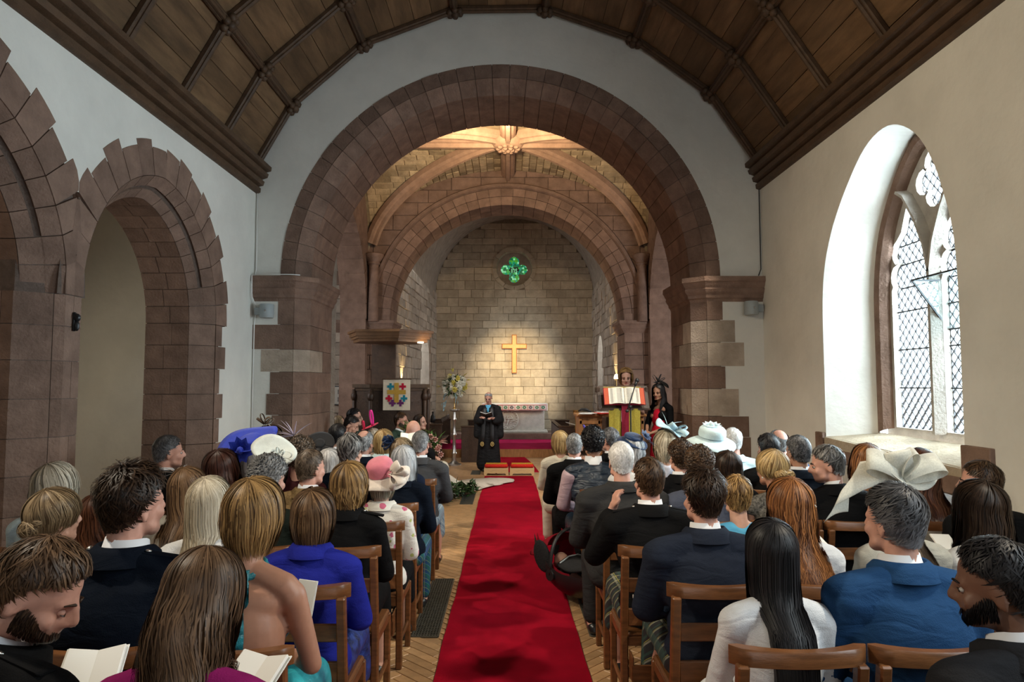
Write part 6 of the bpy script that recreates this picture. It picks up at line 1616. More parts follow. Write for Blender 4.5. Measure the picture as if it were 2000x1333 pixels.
def hat_disc(name, m, c, rx, ry, tilt, droop=0, wav=0, crown=None, cm=None, th=.006, hole=0.0, wn=3):
    def e(o, po):
        R = Euler(tuple(radians(a) for a in tilt)).to_matrix(); b = MB(); rows = []; n = 36
        for i in range(7):
            s = hole + (1 - hole) * i / 6; row = []
            for k in range(n + 1): a = 2 * pi * k / n; row.append(Vector(c) + R @ Vector((rx * s * cos(a), ry * s * sin(a), droop * s * s + wav * s * s * sin(wn * a + .7))))
            rows.append(row)
        up = R @ Vector((0, 0, th)); b.slab(rows, up); br = child(name, po(np.array(b.v), 1), b.f, EM[m], o)
        if crown:
            r, h = crown; b = MB(); b.lathe([(r, 0), (r * 1.02, h * .35), (r * .98, h * .72), (r * .82, h * .95), (r * .4, h * 1.05), (0, h * 1.06)], (0, 0, 0), 26, cap=False, T=lambda p: Vector(c) + R @ p); child('hat_crown', po(np.array(b.v), 1), b.f, EM[cm or m], br)
    return e
def loops(name, m, c, specs, w=.03, th=.002):
    """ribbon loops standing out of a point: (direction, length, side bend)"""
    def e(o, po):
        b = MB()
        for (d, L, bend) in specs:
            d = Vector(d).normalized(); s = d.orthogonal().normalized(); s = (s * cos(bend) + d.cross(s) * sin(bend)); u = d.cross(s); rows = []
            for k in range(13):
                t = k / 12; p = Vector(c) + d * L * sin(pi * t) + s * L * .42 * (t - .5) * 2 * (sin(pi * t) + .1); rows.append([p - u * w / 2, p, p + u * w / 2])
            b.slab(rows, s * th)
        child(name, po(np.array(b.v), 1), b.f, EM[m], o)
    return e
def feathers(name, m, c, dirs, L=.16, w=.006, curve=.4):
    def e(o, po):
        b = MB()
        for d in dirs:
            d = Vector(d).normalized(); s = d.cross(Vector((0, 0, 1))).normalized(); g = s.cross(d); l = L * rnd(.7, 1.15); P = [Vector(c) + d * l * k / 6 - g * curve * l * (k / 6) ** 2 * .5 for k in range(7)]
            b.tube(P, [w * .4, w, w, w * .9, w * .7, w * .4, w * .1], 5, flat=.35)
        child(name, po(np.array(b.v), 1), b.f, EM[m], o)
    return e
def petals(name, m, c, r, n=9, rows=3, d=(0, -.4, 1)):
    def e(o, po):
        b = MB()
        for q in range(rows): bloom(b, Vector(c), r * (1 - .25 * q), Vector(d), n, 1)
        child(name, po(np.array(b.v), 1), b.f, EM[m], o)
    return e
def swoop(name, m, c, pts_w, th=.003):
    """a broad twisted strip through points (p, width vector)"""
    def e(o, po):
        b = MB(); rows = []; n = len(pts_w)
        for i in range((n - 1) * 5 + 1):
            t = i / 5; k = min(int(t), n - 2); f = t - k; f2 = f * f * (3 - 2 * f)
            p = Vector(pts_w[k][0]).lerp(Vector(pts_w[k + 1][0]), f2); w = Vector(pts_w[k][1]).lerp(Vector(pts_w[k + 1][1]), f2); rows.append([Vector(c) + p + w * (j / 6 - .5) + w.cross(Vector((0, 1, .3))) * .12 * sin(pi * j / 6) for j in range(7)])
        b.slab(rows, (0, -th, th)); child(name, po(np.array(b.v), 1), b.f, EM[m], o)
    return e
def glasses(o, po):
    b = MB()
    for s in (-1, 1):
        b.tube([(s * .031 + .021 * cos(2 * pi * k / 14), .122, 1.233 + .017 * sin(2 * pi * k / 14)) for k in range(14)], .0022, 5, closed=True); b.tube([(s * .052, .120, 1.238), (s * .072, .09, 1.238), (s * .082, .0, 1.236)], .002, 5)
    b.tube([(-.01, .123, 1.236), (.01, .123, 1.236)], .002, 5); child('glasses', po(np.array(b.v), 1), b.f, M['black'], o)
def beard(col):
    def e(o, po):
        rng = np.random.default_rng(5); n = 1500; u = rng.uniform(-1.95, 1.95, n); v = rng.uniform(0, 1, n); fr = np.clip(np.cos(u), 0, 1)
        z = 1.225 - .02 * np.abs(u) ** .5 * 0 - .055 * fr - (.052 - .012 * fr) * v; lip = (fr > .85) & (z > 1.166) & (z < 1.184); z = np.where(lip, z + .012, z)
        p = np.stack([.0655 * np.sin(u), .046 + .069 * np.cos(u), z], 1); p[:, 0] *= 1 - .30 * np.clip((1.19 - z) / .06, 0, 1); d = np.stack([.007 * np.sin(u), .009 * np.cos(u), -.020 * np.ones(n)], 1); t = np.linspace(0, 1, 4)[None, :, None]
        Q = p[:, None, :] + d[:, None, :] * t; V, F, T = ribbons(Q, rng.uniform(.0015, .003, n), rng.uniform(0, 1, n), rng)
        m = hair_mat(*HCOL[col]); ob = child('beard', po(V), [tuple(map(int, f)) for f in F], m, o); at = ob.data.attributes.new('tone', 'FLOAT', 'POINT'); at.data.foreach_set('value', T.astype(np.float32))
    return e
def scarf_fur(name, col, r=.026, z=1.05):
    def e(o, po):
        b = MB(); b.tube([(.092 * cos(a), -.02 + .09 * sin(a), z + .01 * sin(2 * a) - .03 * max(0, sin(a))) for a in [2 * pi * k / 18 for k in range(18)]], r, 9, closed=True); child(name, po(np.array(b.v)), b.f, C(col) if isinstance(col, str) else col, o)
    return e
def halter_tie(o, po):
    b = MB()
    b.tube([(.062 * cos(a), -.022 + .064 * sin(a), 1.075 + .02 * sin(a)) for a in [2 * pi * k / 20 for k in range(20)]], .012, 6, closed=True)
    for (x0, x1, z1) in ((-.025, -.035, .80), (.015, .01, .86)):
        rows = []
        for k in range(12):
            t = k / 11; z = 1.085 + (z1 - 1.085) * t; y = float(back_y(z)) + .012 - .016 * sin(t * 5 + x0 * 40); x = x0 + (x1 - x0) * t; w = .026 + .016 * t; rows.append([(x - w, y + .004 * sin(k), z), (x, y - .012, z), (x + w, y - .003, z)])
        b.slab(rows, (0, -.004, 0))
    for s in (-1, 1):
        rows = []
        for k in range(9): t = k / 8; rows.append([(-.02 + s * .07 * sin(pi * t), -.105 - .02 * sin(pi * t), 1.07 - .10 * t + j * .03) for j in (-1, 0, 1)])
        b.slab(rows, (0, -.005, 0))
    for s in (-1, 1):   # straps running from the bodice sides to the neck in front
        b.tube([(s * .10, .075, .90), (s * .075, .06, 1.0), (s * .05, .03, 1.075)], [.03, .024, .016], 7, flat=.4)
    child('halter_tie', po(np.array(b.v)), b.f, C('tealprint'), o)
def clip_pearls(o, po):
    b = MB()
    for k in range(9): a = -.9 + 1.8 * k / 8; b.ball((.095 * sin(a) + .0, -.005 - .02 * cos(a), 1.30 + .07 * cos(a)), .006, 6, 4)
    child('pearl_hair_band', po(np.array(b.v), 1), b.f, M['white'], o)
def ear_stud(o, po):
    b = MB(); b.ball((-.086, .012, 1.188), .006, 8, 5); child('earring', po(np.array(b.v), 1), b.f, M['white'], o)

BOB = dict(vol=.016, zend=1.125, face=.75, curl=-.30, flare=.06, leave=1.5)
def bob(**k): return dict(BOB, **k)
def long_(**k): return dict(dict(vol=.018, zend=.86, face=.70, curl=-.05, flare=.02, gather=-.08, frontcut=.2, ragged=.03, tm=.45), **k)
A_, B_, C_, D_, E5, F_, G_, H_, I_ = 2.42, 3.12, 3.80, 4.45, 5.10, 5.70, 6.35, 7.0, 7.65
# ---------------- left block
person(0, 1040, 1.72, 'M', ('short', 'midbrown', dict(vol=.020, len=1.2)), ('jacket', 'black'), yaw=-52, pitch=30, rotz=-22, face=True, skin='pink', epaulettes=True, wid=1.05, seat=False, extras=[beard('darkbrown')],
       label='bearded brown-haired man in black kilt jacket bowing his head, lower left corner', short='the bearded man in the corner')
person(358, 1098, 1.64, 'F', ('long', 'midbrown', long_(zend=1.03, vol=.012, curl=-.05, flare=.08, wave=.010, lw=.9, ragged=.03)), ('top', 'magenta'), yaw=-8, pitch=28, sc=1.0, hs=.95, seat=False,
       label='brown-haired woman in magenta top, nearest guest on the left', short='the woman in magenta')
person(243, 906, A_, 'M', ('short', 'darkbrown', dict(vol=.024, len=1.1, mess=.9)), ('jacket', 'darknavy'), yaw=-22, pitch=-2, roll=3, wid=1.16, skin='pink', epaulettes=True, label='dark-haired broad man in dark navy kilt jacket, left block second row', short='the broad man in navy', bottom='kilt', botcol='kilt_dark')
person(483, 938, A_, 'F', ('bob', 'darkblonde', bob(zend=1.135, vol=.013, curl=-.38)), ('halter', 'tealprint'), bottom='skirt', botcol='tealskirt', yaw=-10, pitch=4, skin='bronze', extras=[halter_tie], label='blonde bobbed woman with bare back in teal halter dress', short='the woman in teal halter dress')
person(607, 958, B_, 'F', ('bob', 'lightbrown', bob(zend=1.115, vol=0.0174, streak=.25)), ('jacket', 'royal'), bottom='skirt', botcol='darkprint', wid=1.10, yaw=-5, label='woman with short light brown hair in bright royal blue jacket', short='the woman in royal blue')
person(400, 935, B_, 'F', ('long', 'paleblonde', long_(zend=.90, vol=0.0095, gather=-.35, leave=1.4)), ('top', 'white'), yaw=-10, extras=[petals('gold_leaf_clip', 'gold', (.062, -.045, 1.255), .03, 5, 1, (.8, -.6, 0)), petals('gold_leaf_clip', 'gold', (.066, -.03, 1.29), .026, 5, 1, (.8, -.5, .3)), petals('gold_leaf_clip', 'gold', (.060, -.05, 1.215), .026, 5, 1, (.8, -.6, 0))], label='pale blonde woman with half-up hair and gold leaf clips in white', short='the woman with leaf clips')
person(90, 958, 2.92, 'F', ('long', 'dirtyblonde', dict(vol=.014, zend=1.19, face=.72, tm=.8, leave=1.6, curl=-.5, bun=[((.0, -.085, 1.205), .05), ((.03, -.07, 1.24), .035)])), ('top', 'cream'), yaw=-25, extras=[scarf_fur('fur_collar', 'cream', .034)], label='woman with blonde hair pinned up and cream fur collar, far left', short='the woman in the fur collar')
person(182, 968, 3.45, 'F', ('long', 'auburn', long_(zend=.92, vol=0.0150, wave=.012)), ('top', 'black'), yaw=-15, label='long brown-haired woman half hidden left of the broad navy jacket', short='the half hidden long-haired woman')
person(97, 906, C_, 'F', ('bob', 'greyblonde', bob(zend=1.10, vol=0.0211, flare=.12)), ('top', 'paleblue'), yaw=-35, extras=[scarf_fur('cream_shawl', 'cream', .04, 1.03)], label='silver blonde bobbed woman in pale blue with cream shawl, far left', short='the silver blonde woman far left')
person(358, 915, C_, 'F', ('long', 'lightbrown', long_(zend=1.0, vol=0.0122)), ('jacket', 'oatmeal'), yaw=-18, extras=[petals('flower_fascinator', 'taupe', (-.07, .03, 1.34), .06, 8, 3, (-.5, -.3, .8)), feathers('feather', 'taupe', (-.08, .02, 1.33), [(-1, -.2, .2), (-1, 0, -.1), (-.8, -.3, .5)], .13), feathers('hair_band', 'whitehat', (.02, .02, 1.375), [(.5, -.1, -.8)], .1, .005)], label='brown-haired woman with taupe flower fascinator in oatmeal coat', short='the woman in oatmeal')
person(517, 893, C_, 'M', ('curly', 'grey', dict(vol=.026, greyside=True)), ('jacket', 'blackgreen'), yaw=-20, skin='pink', label='man with curly grey hair in blackish green jacket', short='the curly grey man')
person(678, 904, C_, 'F', ('bob', 'darkblonde', bob(zend=1.10, vol=0.0186, wave=.010, ragged=.02, lw=1.1)), ('jacket', 'black'), bottom='skirt', botcol='black', epaulettes=True, yaw=-8, label='dark blonde bobbed woman in black jacket with shoulder tabs', short='the woman in black with shoulder tabs')
person(600, 880, D_, 'M', ('short', 'ashbrown', dict(vol=.008, recede=.0, len=.8)), ('jacket', 'tweed'), yaw=-30, wid=1.08, skin='pink', label='thinning brown-haired man in tan tweed jacket', short='the man in tan tweed')
person(745, 905, D_, 'F', ('bob', 'greyblonde', bob(zend=1.15, vol=0.0093)), ('jacket', 'floral'), bottom='skirt', botcol='black', yaw=-6, hatlift=.02, extras=[hat_disc('hat_brim', 'creamhat', (.0, -.02, 1.315), .205, .19, (24, -8, 0), -.05, .02, (.098, .10), 'pink'), loops('hat_bow', 'creamhat', (.10, -.10, 1.32), [((1, -.5, .2), .14, .3), ((.8, -.7, -.5), .14, 1.2), ((.6, -.5, .7), .11, .2), ((.3, -.8, -.7), .13, 2.0)], .07), hat_disc('hat_trim', 'pink', (.10, -.12, 1.32), .03, .03, (60, 0, 0), 0, 0)], label='woman in big cream and pink hat and white floral jacket', short='the woman in the pink hat')
person(527, 884, D_ + .12, 'F', ('bob', 'darkbrown', bob(zend=1.12, vol=0.0124)), ('top', 'hotpink'), yaw=-20, extras=[hat_disc('saucer_hat', 'whitehat', (.02, .0, 1.37), .17, .14, (26, 28, 0), .012, .01), loops('feather_loops', 'whitehat', (.10, -.06, 1.35), [((1, -.6, .4), .12, .4), ((.9, -.8, 0), .12, 1.0), ((.4, -1, .3), .10, .2), ((1, -.2, .1), .14, .9), ((.6, -.7, .8), .10, 2)], .012)], label='dark-haired woman in tilted white saucer hat with looped quills', short='the woman in the white saucer hat')
person(425, 880, D_, 'F', ('long', 'redbrown', long_(zend=.95, vol=0.0231, wave=.014, flare=.2)), ('top', 'maroon'), yaw=-5, label='woman with thick dark red brown hair by the arch respond', short='the red brown haired woman')
person(484, 868, E5, 'F', ('bob', 'grey', bob(zend=1.10, vol=0.0124)), ('jacket', 'darknavy'), yaw=-10, extras=[hat_disc('hat_brim', 'blue', (.0, .0, 1.37), .25, .19, (30, -10, 0), .035, .015, (.10, .05)), petals('hat_rosette', 'blue', (.02, -.15, 1.33), .11, 9, 4, (.1, -1, .1))], label='woman in wide royal blue hat with a coiled rosette', short='the woman in the blue hat')
person(640, 878, F_, 'F', ('bob', 'white', bob(zend=1.07, vol=0.0186, wave=.008)), ('top', 'black'), yaw=-12, label='woman with loose white hair in black behind the tweed jacket', short='the white-haired woman in black')
person(582, 856, E5, 'F', ('curly', 'ashbrown', dict(vol=.034)), ('top', 'maroon'), yaw=-15, extras=[feathers('lilac_feathers', 'lilacf', (-.03, -.03, 1.40), [(-1, -.2, .5), (-.8, -.1, .8), (-.5, -.2, 1), (-.2, -.3, 1), (.9, -.1, .9), (1, 0, 1), (-1, -.1, .1), (-.7, -.4, .3), (.3, -.3, .9), (-.9, -.5, .0)], .17, .007)], label='woman with curly brown hair and spiky lilac feather fascinator', short='the woman with lilac feathers')
person(320, 852, E5, 'M', ('short', 'darkgrey', dict(vol=.010, len=.7, greyside=True)), ('jacket', 'black'), yaw=-48, skin='pink', face=True, extras=[], label='grey bearded man in black jacket sitting under the stone arch', short='the man under the arch')
person(786, 872, E5, 'F', ('bob', 'silver', bob(zend=1.06, vol=0.0124, curl=.05, flare=.1)), ('jacket', 'darknavy'), bottom='trousers', botcol='kilt_blue', yaw=-12, label='guest with straight silver bob, navy jacket and tartan trousers', short='the silver-bobbed guest in navy')
person(681, 848, E5 + .1, 'M', ('short', 'saltpepper', dict(vol=.028, len=1.5, streak=.4)), ('jacket', 'darknavy'), yaw=-14, label='man with full grey streaked hair, left block', short='the grey streaked man')
person(622, 872, G_, 'F', ('bob', 'black', bob(zend=1.10, vol=0.0112)), ('top', 'black'), yaw=-10, extras=[hat_disc('saucer_hat', 'blackhat', (.0, .0, 1.385), .16, .16, (44, 16, 0), .01, 0, (.06, .03)), feathers('quill', 'blackhat', (-.08, -.03, 1.45), [(-.6, 0, 1)], .06)], label='woman in tilted black saucer hat with a short quill', short='the woman in the black hat')
person(521, 832, F_, 'F', ('long', 'brown', dict(vol=.02, zend=1.14, face=.72, tm=.8, leave=1.6, curl=-.5, bun=[((.0, -.06, 1.33), .05)])), ('top', 'maroon'), yaw=-12, extras=[loops('twisted_band', 'brownhat', (.0, -.05, 1.39), [((.9, 0, .5), .09, .4), ((-.8, -.2, .6), .08, 1), ((.6, -.4, .5), .1, 2), ((-.3, -.2, 1), .09, .3)], .018), feathers('quill', 'taupe', (-.02, 0, 1.40), [(-.8, 0, 1), (.6, -.3, -.2)], .10)], label='brown-haired woman with twisted loops on piled hair by the pier', short='the woman with twisted loops')
person(470, 858, G_, 'F', ('bob', 'grey', bob(zend=1.12, vol=0.0112)), ('top', 'maroon'), yaw=-10, extras=[hat_disc('pillbox_hat', 'maroonhat', (-.01, .0, 1.385), .11, .10, (14, -16, 0), -.02, 0, (.07, .03)), feathers('quill', 'maroonhat', (.02, .0, 1.41), [(1, .1, .55)], .26, .008, .9)], label='grey-haired woman in maroon pillbox hat with a long quill', short='the woman in the maroon hat')
person(781, 857, F_, 'F', ('bob', 'dirtyblonde', bob(zend=1.10, vol=0.0124)), ('top', 'navy'), yaw=-20, extras=[loops('navy_fascinator', 'navyhat', (-.06, -.04, 1.34), [((-.6, -.5, .3), .09, .4), ((-.4, -.8, 0), .09, 1.2), ((-.8, -.2, -.3), .10, 2), ((.0, -.6, .6), .08, .3), ((-.5, -.6, -.6), .1, .6)], .05)], label='blonde woman in navy knotted fascinator behind the silver bob', short='the woman in the navy fascinator')
person(820, 843, G_, 'M', ('short', 'grey', dict(vol=.007, len=.7, greyside=True, recede=.1)), ('jacket', 'greytweed'), bottom='kilt', botcol='kilt_pale', yaw=-10, skin='pink', wid=1.08, epaulettes=True, label='grey-haired man in grey tweed jacket and pale kilt beside the aisle', short='the man in grey tweed')
person(709, 843, G_, 'M', ('fringe', 'grey', dict(bald=.75, vol=.006, len=.7)), ('jacket', 'darknavy'), yaw=-12, skin='pink', label='balding man with cropped grey sides in navy, left block', short='the balding man in navy')
person(747, 840, H_, 'F', ('bob', 'blonde', bob(zend=1.09, vol=0.0186)), ('jacket', 'iceblue'), yaw=-5, label='blonde bobbed woman in ice white jacket, left block', short='the blonde in ice white')
person(806, 826, I_, 'M', ('none', 'grey', {}), ('jacket', 'black'), yaw=-4, skin='pink', label='completely bald pink-headed man near the front of the left block', short='the bald man at the front', hs=1.08)
person(657, 829, H_, 'M', ('short', 'black', dict(vol=.016)), ('jacket', 'black'), yaw=-28, label='black-haired man beside the left pier', short='the black-haired man by the pier')
person(727, 838, I_, 'F', ('bob', 'greyblonde', bob(zend=1.09, vol=0.0149)), ('top', 'oatmeal'), yaw=-8, extras=[hat_disc('disc_hat', 'hotpinkhat', (-.03, .0, 1.385), .11, .09, (10, -22, 0), .01, 0), loops('tall_loop', 'fuchsia', (.0, .0, 1.40), [((-.15, 0, 1), .20, 1.6)], .022, .008), loops('short_loop', 'hotpinkhat', (-.10, -.02, 1.37), [((-.2, 0, 1), .10, 1.6)], .022, .008)], label='grey blonde woman in hot pink hat with an upright loop', short='the woman in the hot pink hat')
# ---------------- right block
person(1762, 948, A_, 'M', ('short', 'darkgrey', dict(vol=.018, len=1.0, sweep=.3, greyside=True)), ('jacket', 'bluesuit'), yaw=18, wid=1.10, skin='pink', label='man with greying dark hair in bright blue suit, right block', short='the man in the blue suit')
person(1515, 1021, A_, 'F', ('long', 'black', long_(zend=.80, vol=0.0095, curl=-.1, gather=-.18, ragged=.02)), ('top', 'white'), yaw=2, skin='tan', label='woman with long straight black hair in white top', short='the woman with long black hair')
person(1990, 1058, 1.80, 'M', ('short', 'black', dict(vol=.014, len=.8)), ('jacket', 'charcoal'), yaw=38, pitch=8, rotz=8, skin='brown', face=True, seat=False, wid=1.05, extras=[beard('black')], label='black-haired man in charcoal suit cut off by the right edge', short='the man at the right edge')
person(1379, 917, B_, 'M', ('short', 'darkbrown', dict(vol=.026, len=1.2, mess=.8)), ('jacket', 'navygrey'), bottom='kilt', botcol='kilt_dark', yaw=12, wid=1.14, skin='pink', label='dark tousle-haired big man in dark navy grey suit at aisle', short='the big man in navy grey')
person(1553, 937, B_, 'F', ('long', 'ginger', long_(zend=.84, vol=0.0177, wave=.020, wfreq=14, ragged=.05, gather=-.1)), ('top', 'white'), yaw=6, pitch=5, extras=[petals('silver_hair_clip', 'whitehat', (.07, -.07, 1.25), .022, 6, 2, (.6, -.8, 0))], label='woman with long wavy ginger hair in white top', short='the ginger woman')
person(1758, 935, B_, 'F', ('long', 'ashbrown', long_(zend=.98, vol=0.0122)), ('top', 'stone'), yaw=-5, extras=[hat_disc('crinoline_saucer', 'ivory', (.01, -.02, 1.395), .155, .11, (28, 12, 0), .02, .035, None, None, .003, 0, 2), loops('crinoline_loops', 'ivory', (.0, -.05, 1.39), [((-.8, -.2, .35), .19, 1.3), ((.9, -.2, .3), .18, 1.5), ((-.3, -.4, .8), .13, .6), ((.4, -.3, .9), .13, 2.2)], .11, .003), swoop('crinoline_tail', 'ivory', (-.08, -.05, 1.38), [((.02, .0, .03), (.03, .06, .10)), ((-.10, .0, .0), (.02, .08, .12)), ((-.19, -.01, -.08), (.08, .04, .10)), ((-.23, -.02, -.19), (.12, .02, .05))], .003)], label='woman in sheer ivory crinoline fascinator and stone dress', short='the woman in the ivory fascinator')
person(1930, 941, B_, 'F', ('long', 'darkbrown', long_(zend=.86, vol=0.0190, wave=.012, flare=.15)), ('top', 'offwhite'), yaw=20, roll=-4, label='woman with long dark brown hair in off-white top, far right', short='the dark-haired woman far right')
person(1271, 896, C_, 'M', ('short', 'brown', dict(vol=.014, len=.9, sweep=.2)), ('jacket', 'black'), bottom='kilt', botcol='kilt_dark', yaw=8, raised=True, epaulettes=True, wid=1.08, skin='pink', label='brown-haired man in black kilt jacket raising a hand to his face', short='the man touching his face')
person(1443, 929, C_, 'M', ('short', 'darkblonde', dict(vol=.024, len=1.4)), ('top', 'skyblue'), yaw=-6, wid=.80, shirt=False, hs=.97, label='blond boy in sky blue shirt', short='the blond boy')
person(1929, 902, C_, 'M', ('short', 'brown', dict(vol=.016)), ('jacket', 'black'), yaw=58, face=True, extras=[glasses], skin='pink', label='brown-haired man with glasses in profile, far right by wall', short='the man with glasses')
person(1215, 865, D_, 'M', ('short', 'white', dict(vol=.004, len=.6, recede=.25)), ('jacket', 'darkgrey'), yaw=3, wid=1.16, skin='pink', shirt=False, label='white-haired man with big ears in dark grey coat', short='the white-haired man in the grey coat')
person(1368, 874, D_, 'M', ('curly', 'brown', dict(vol=.022)), ('jacket', 'slate'), yaw=-14, skin='pink', label='curly brown-haired man in slate blue suit', short='the man in slate blue')
person(1514, 880, D_, 'F', ('long', 'blonde', dict(vol=.016, zend=1.19, face=.72, tm=.8, leave=1.6, curl=-.5, bun=[((.03, -.09, 1.205), .052), ((-.02, -.09, 1.215), .045)])), ('sleeveless', 'lace'), bottom='skirt', botcol='black', yaw=22, skin='bronze', extras=[ear_stud], label='blonde woman with low rolled bun in black lace dress', short='the blonde with the bun')
person(1630, 870, D_, 'M', ('short', 'saltpepper', dict(vol=.018, len=1.2)), ('jacket', 'black'), yaw=62, pitch=8, roll=4, face=True, skin='pink', wid=1.1, extras=[], label='grey dark-haired man in black turned in profile to the left', short='the man turned in profile')
person(1806, 878, D_, 'F', ('long', 'auburn', long_(zend=.96, vol=0.0150, flare=.12)), ('top', 'white'), yaw=24, label='woman with straight chestnut hair in white below the window', short='the chestnut-haired woman')
person(1332, 861, E5, 'M', ('curly', 'brown', dict(vol=.018)), ('jacket', 'black'), yaw=8, skin='pink', label='man with short curly brown hair, white collar and black suit', short='the curly man in black')
person(1429, 882, E5, 'F', ('long', 'darkbrown', long_(zend=1.02, vol=0.0177, wave=.012, wfreq=12)), ('top', 'black'), yaw=28, roll=-8, label='dark wavy-haired woman with tilted head in black', short='the dark wavy-haired woman')
person(1564, 852, E5, 'M', ('short', 'darkgrey', dict(vol=.007, len=.6)), ('jacket', 'darknavy'), yaw=12, skin='tan', label='crop-haired man in dark navy left of the window', short='the crop-haired man')
person(1699, 868, E5, 'F', ('long', 'ginger', long_(zend=.98, vol=0.0204, wave=.012, flare=.25)), ('top', 'darknavy'), yaw=4, label='woman with loose strawberry blonde hair under the window', short='the strawberry blonde woman')
person(1159, 834, F_, 'M', ('curly', 'black', dict(vol=.022)), ('waistcoat', 'satin'), yaw=-6, wid=1.06, skin='tan', label='black curly-haired man in navy satin waistcoat and pale shirt sleeves', short='the man in the waistcoat')
person(1238, 852, F_ - .1, 'F', ('bob', 'silver', bob(zend=1.12, vol=0.0136, wave=.01)), ('top', 'white'), yaw=8, extras=[hat_disc('navy_hat', 'navyhat', (.0, -.01, 1.35), .13, .12, (18, 8, 0), -.05, .01, (.08, .03)), petals('hat_rosette', 'navyhat', (.09, -.05, 1.37), .06, 8, 3, (.5, -.6, .6)), feathers('quills', 'navyhat', (.11, -.06, 1.33), [(1, -.3, -.4), (1, 0, -.6)], .09)], label='silver-haired woman in navy hat with a rosette', short='the woman in the navy hat')
person(1301, 842, F_ + .3, 'F', ('bob', 'paleblonde', bob(zend=1.10, vol=0.0149, wave=.012)), ('top', 'lilac'), yaw=10, extras=[hat_disc('sinamay_saucer', 'babyblue', (.03, .0, 1.385), .13, .12, (20, 24, 0), .01, .02), loops('sinamay_loops', 'babyblue', (.08, -.06, 1.38), [((.8, -.5, .3), .10, .4), ((.5, -.8, -.3), .12, 1.4), ((-.6, -.3, .5), .10, .3)], .05), feathers('pale_quills', 'icehat', (.02, .0, 1.42), [(-.2, 0, 1), (1, 0, .4), (1.0, 0, -.05)], .14)], label='pale blonde woman in baby blue saucer fascinator and lilac top', short='the woman in baby blue')
person(1392, 852, F_, 'F', ('bob', 'greyblonde', bob(zend=1.10, vol=0.0124)), ('jacket', 'iceblue'), yaw=0, extras=[hat_disc('wide_brim', 'icehat', (.0, -.01, 1.365), .21, .20, (14, 4, 0), -.07, .018, (.115, .085), None, .006, 0, 2), petals('hat_flower', 'icehat', (.0, -.01, 1.45), .085, 10, 4, (0, -.3, 1))], label='woman in big ice blue brimmed hat with a flower', short='the woman in the ice blue hat')
person(1504, 848, F_, 'M', ('short', 'black', dict(vol=.020, len=1.1)), ('jacket', 'black'), yaw=6, skin='pink', label='black short-haired man in black near the right wall', short='the black short-haired man')
person(1122, 848, G_, 'M', ('short', 'grey', dict(vol=.005, len=.6, recede=.2)), ('jacket', 'black'), yaw=-6, skin='pink', wid=1.05, label='grey crop-haired man in black at the aisle, right block', short='the grey crop-haired man at the aisle')
person(1195, 836, G_ + .25, 'M', ('short', 'darkgrey', dict(vol=.006, len=.6)), ('jacket', 'black'), yaw=36, skin='pink', label='dark crop-haired man in black facing the lectern', short='the crop-haired man by the lectern')
person(1434, 837, G_, 'M', ('short', 'white', dict(vol=.008, len=.8)), ('jacket', 'iceblue'), yaw=8, skin='pink', shirt=False, label='white-haired guest in ice blue jacket in front of the pier', short='the white-haired guest in ice blue')
person(1526, 842, G_, 'M', ('fringe', 'grey', dict(bald=1.0, vol=.010)), ('jacket', 'bluesuit'), yaw=14, skin='pink', label='bald man with grey side hair and blue jacket by the right wall', short='the bald man by the right wall')
person(1143, 850, H_, 'F', ('long', 'brown', dict(vol=.02, zend=1.15, face=.72, tm=.8, leave=1.6, curl=-.5)), ('top', 'white'), yaw=-5, extras=[loops('violet_ribbon', 'violet', (.03, -.01, 1.40), [((.7, 0, .8), .11, .4), ((-.5, 0, .9), .10, 1.2), ((.2, -.3, 1), .08, .4)], .016)], label='woman with violet ribbon fascinator in the front right row', short='the woman with the violet ribbon')
person(1094, 866, H_ + .2, 'F', ('bob', 'blonde', bob(zend=1.12, vol=0.0124)), ('top', 'cream'), yaw=-10, sc=.92, label='fair-haired woman in cream lace at the front right aisle end', short='the woman in cream lace')

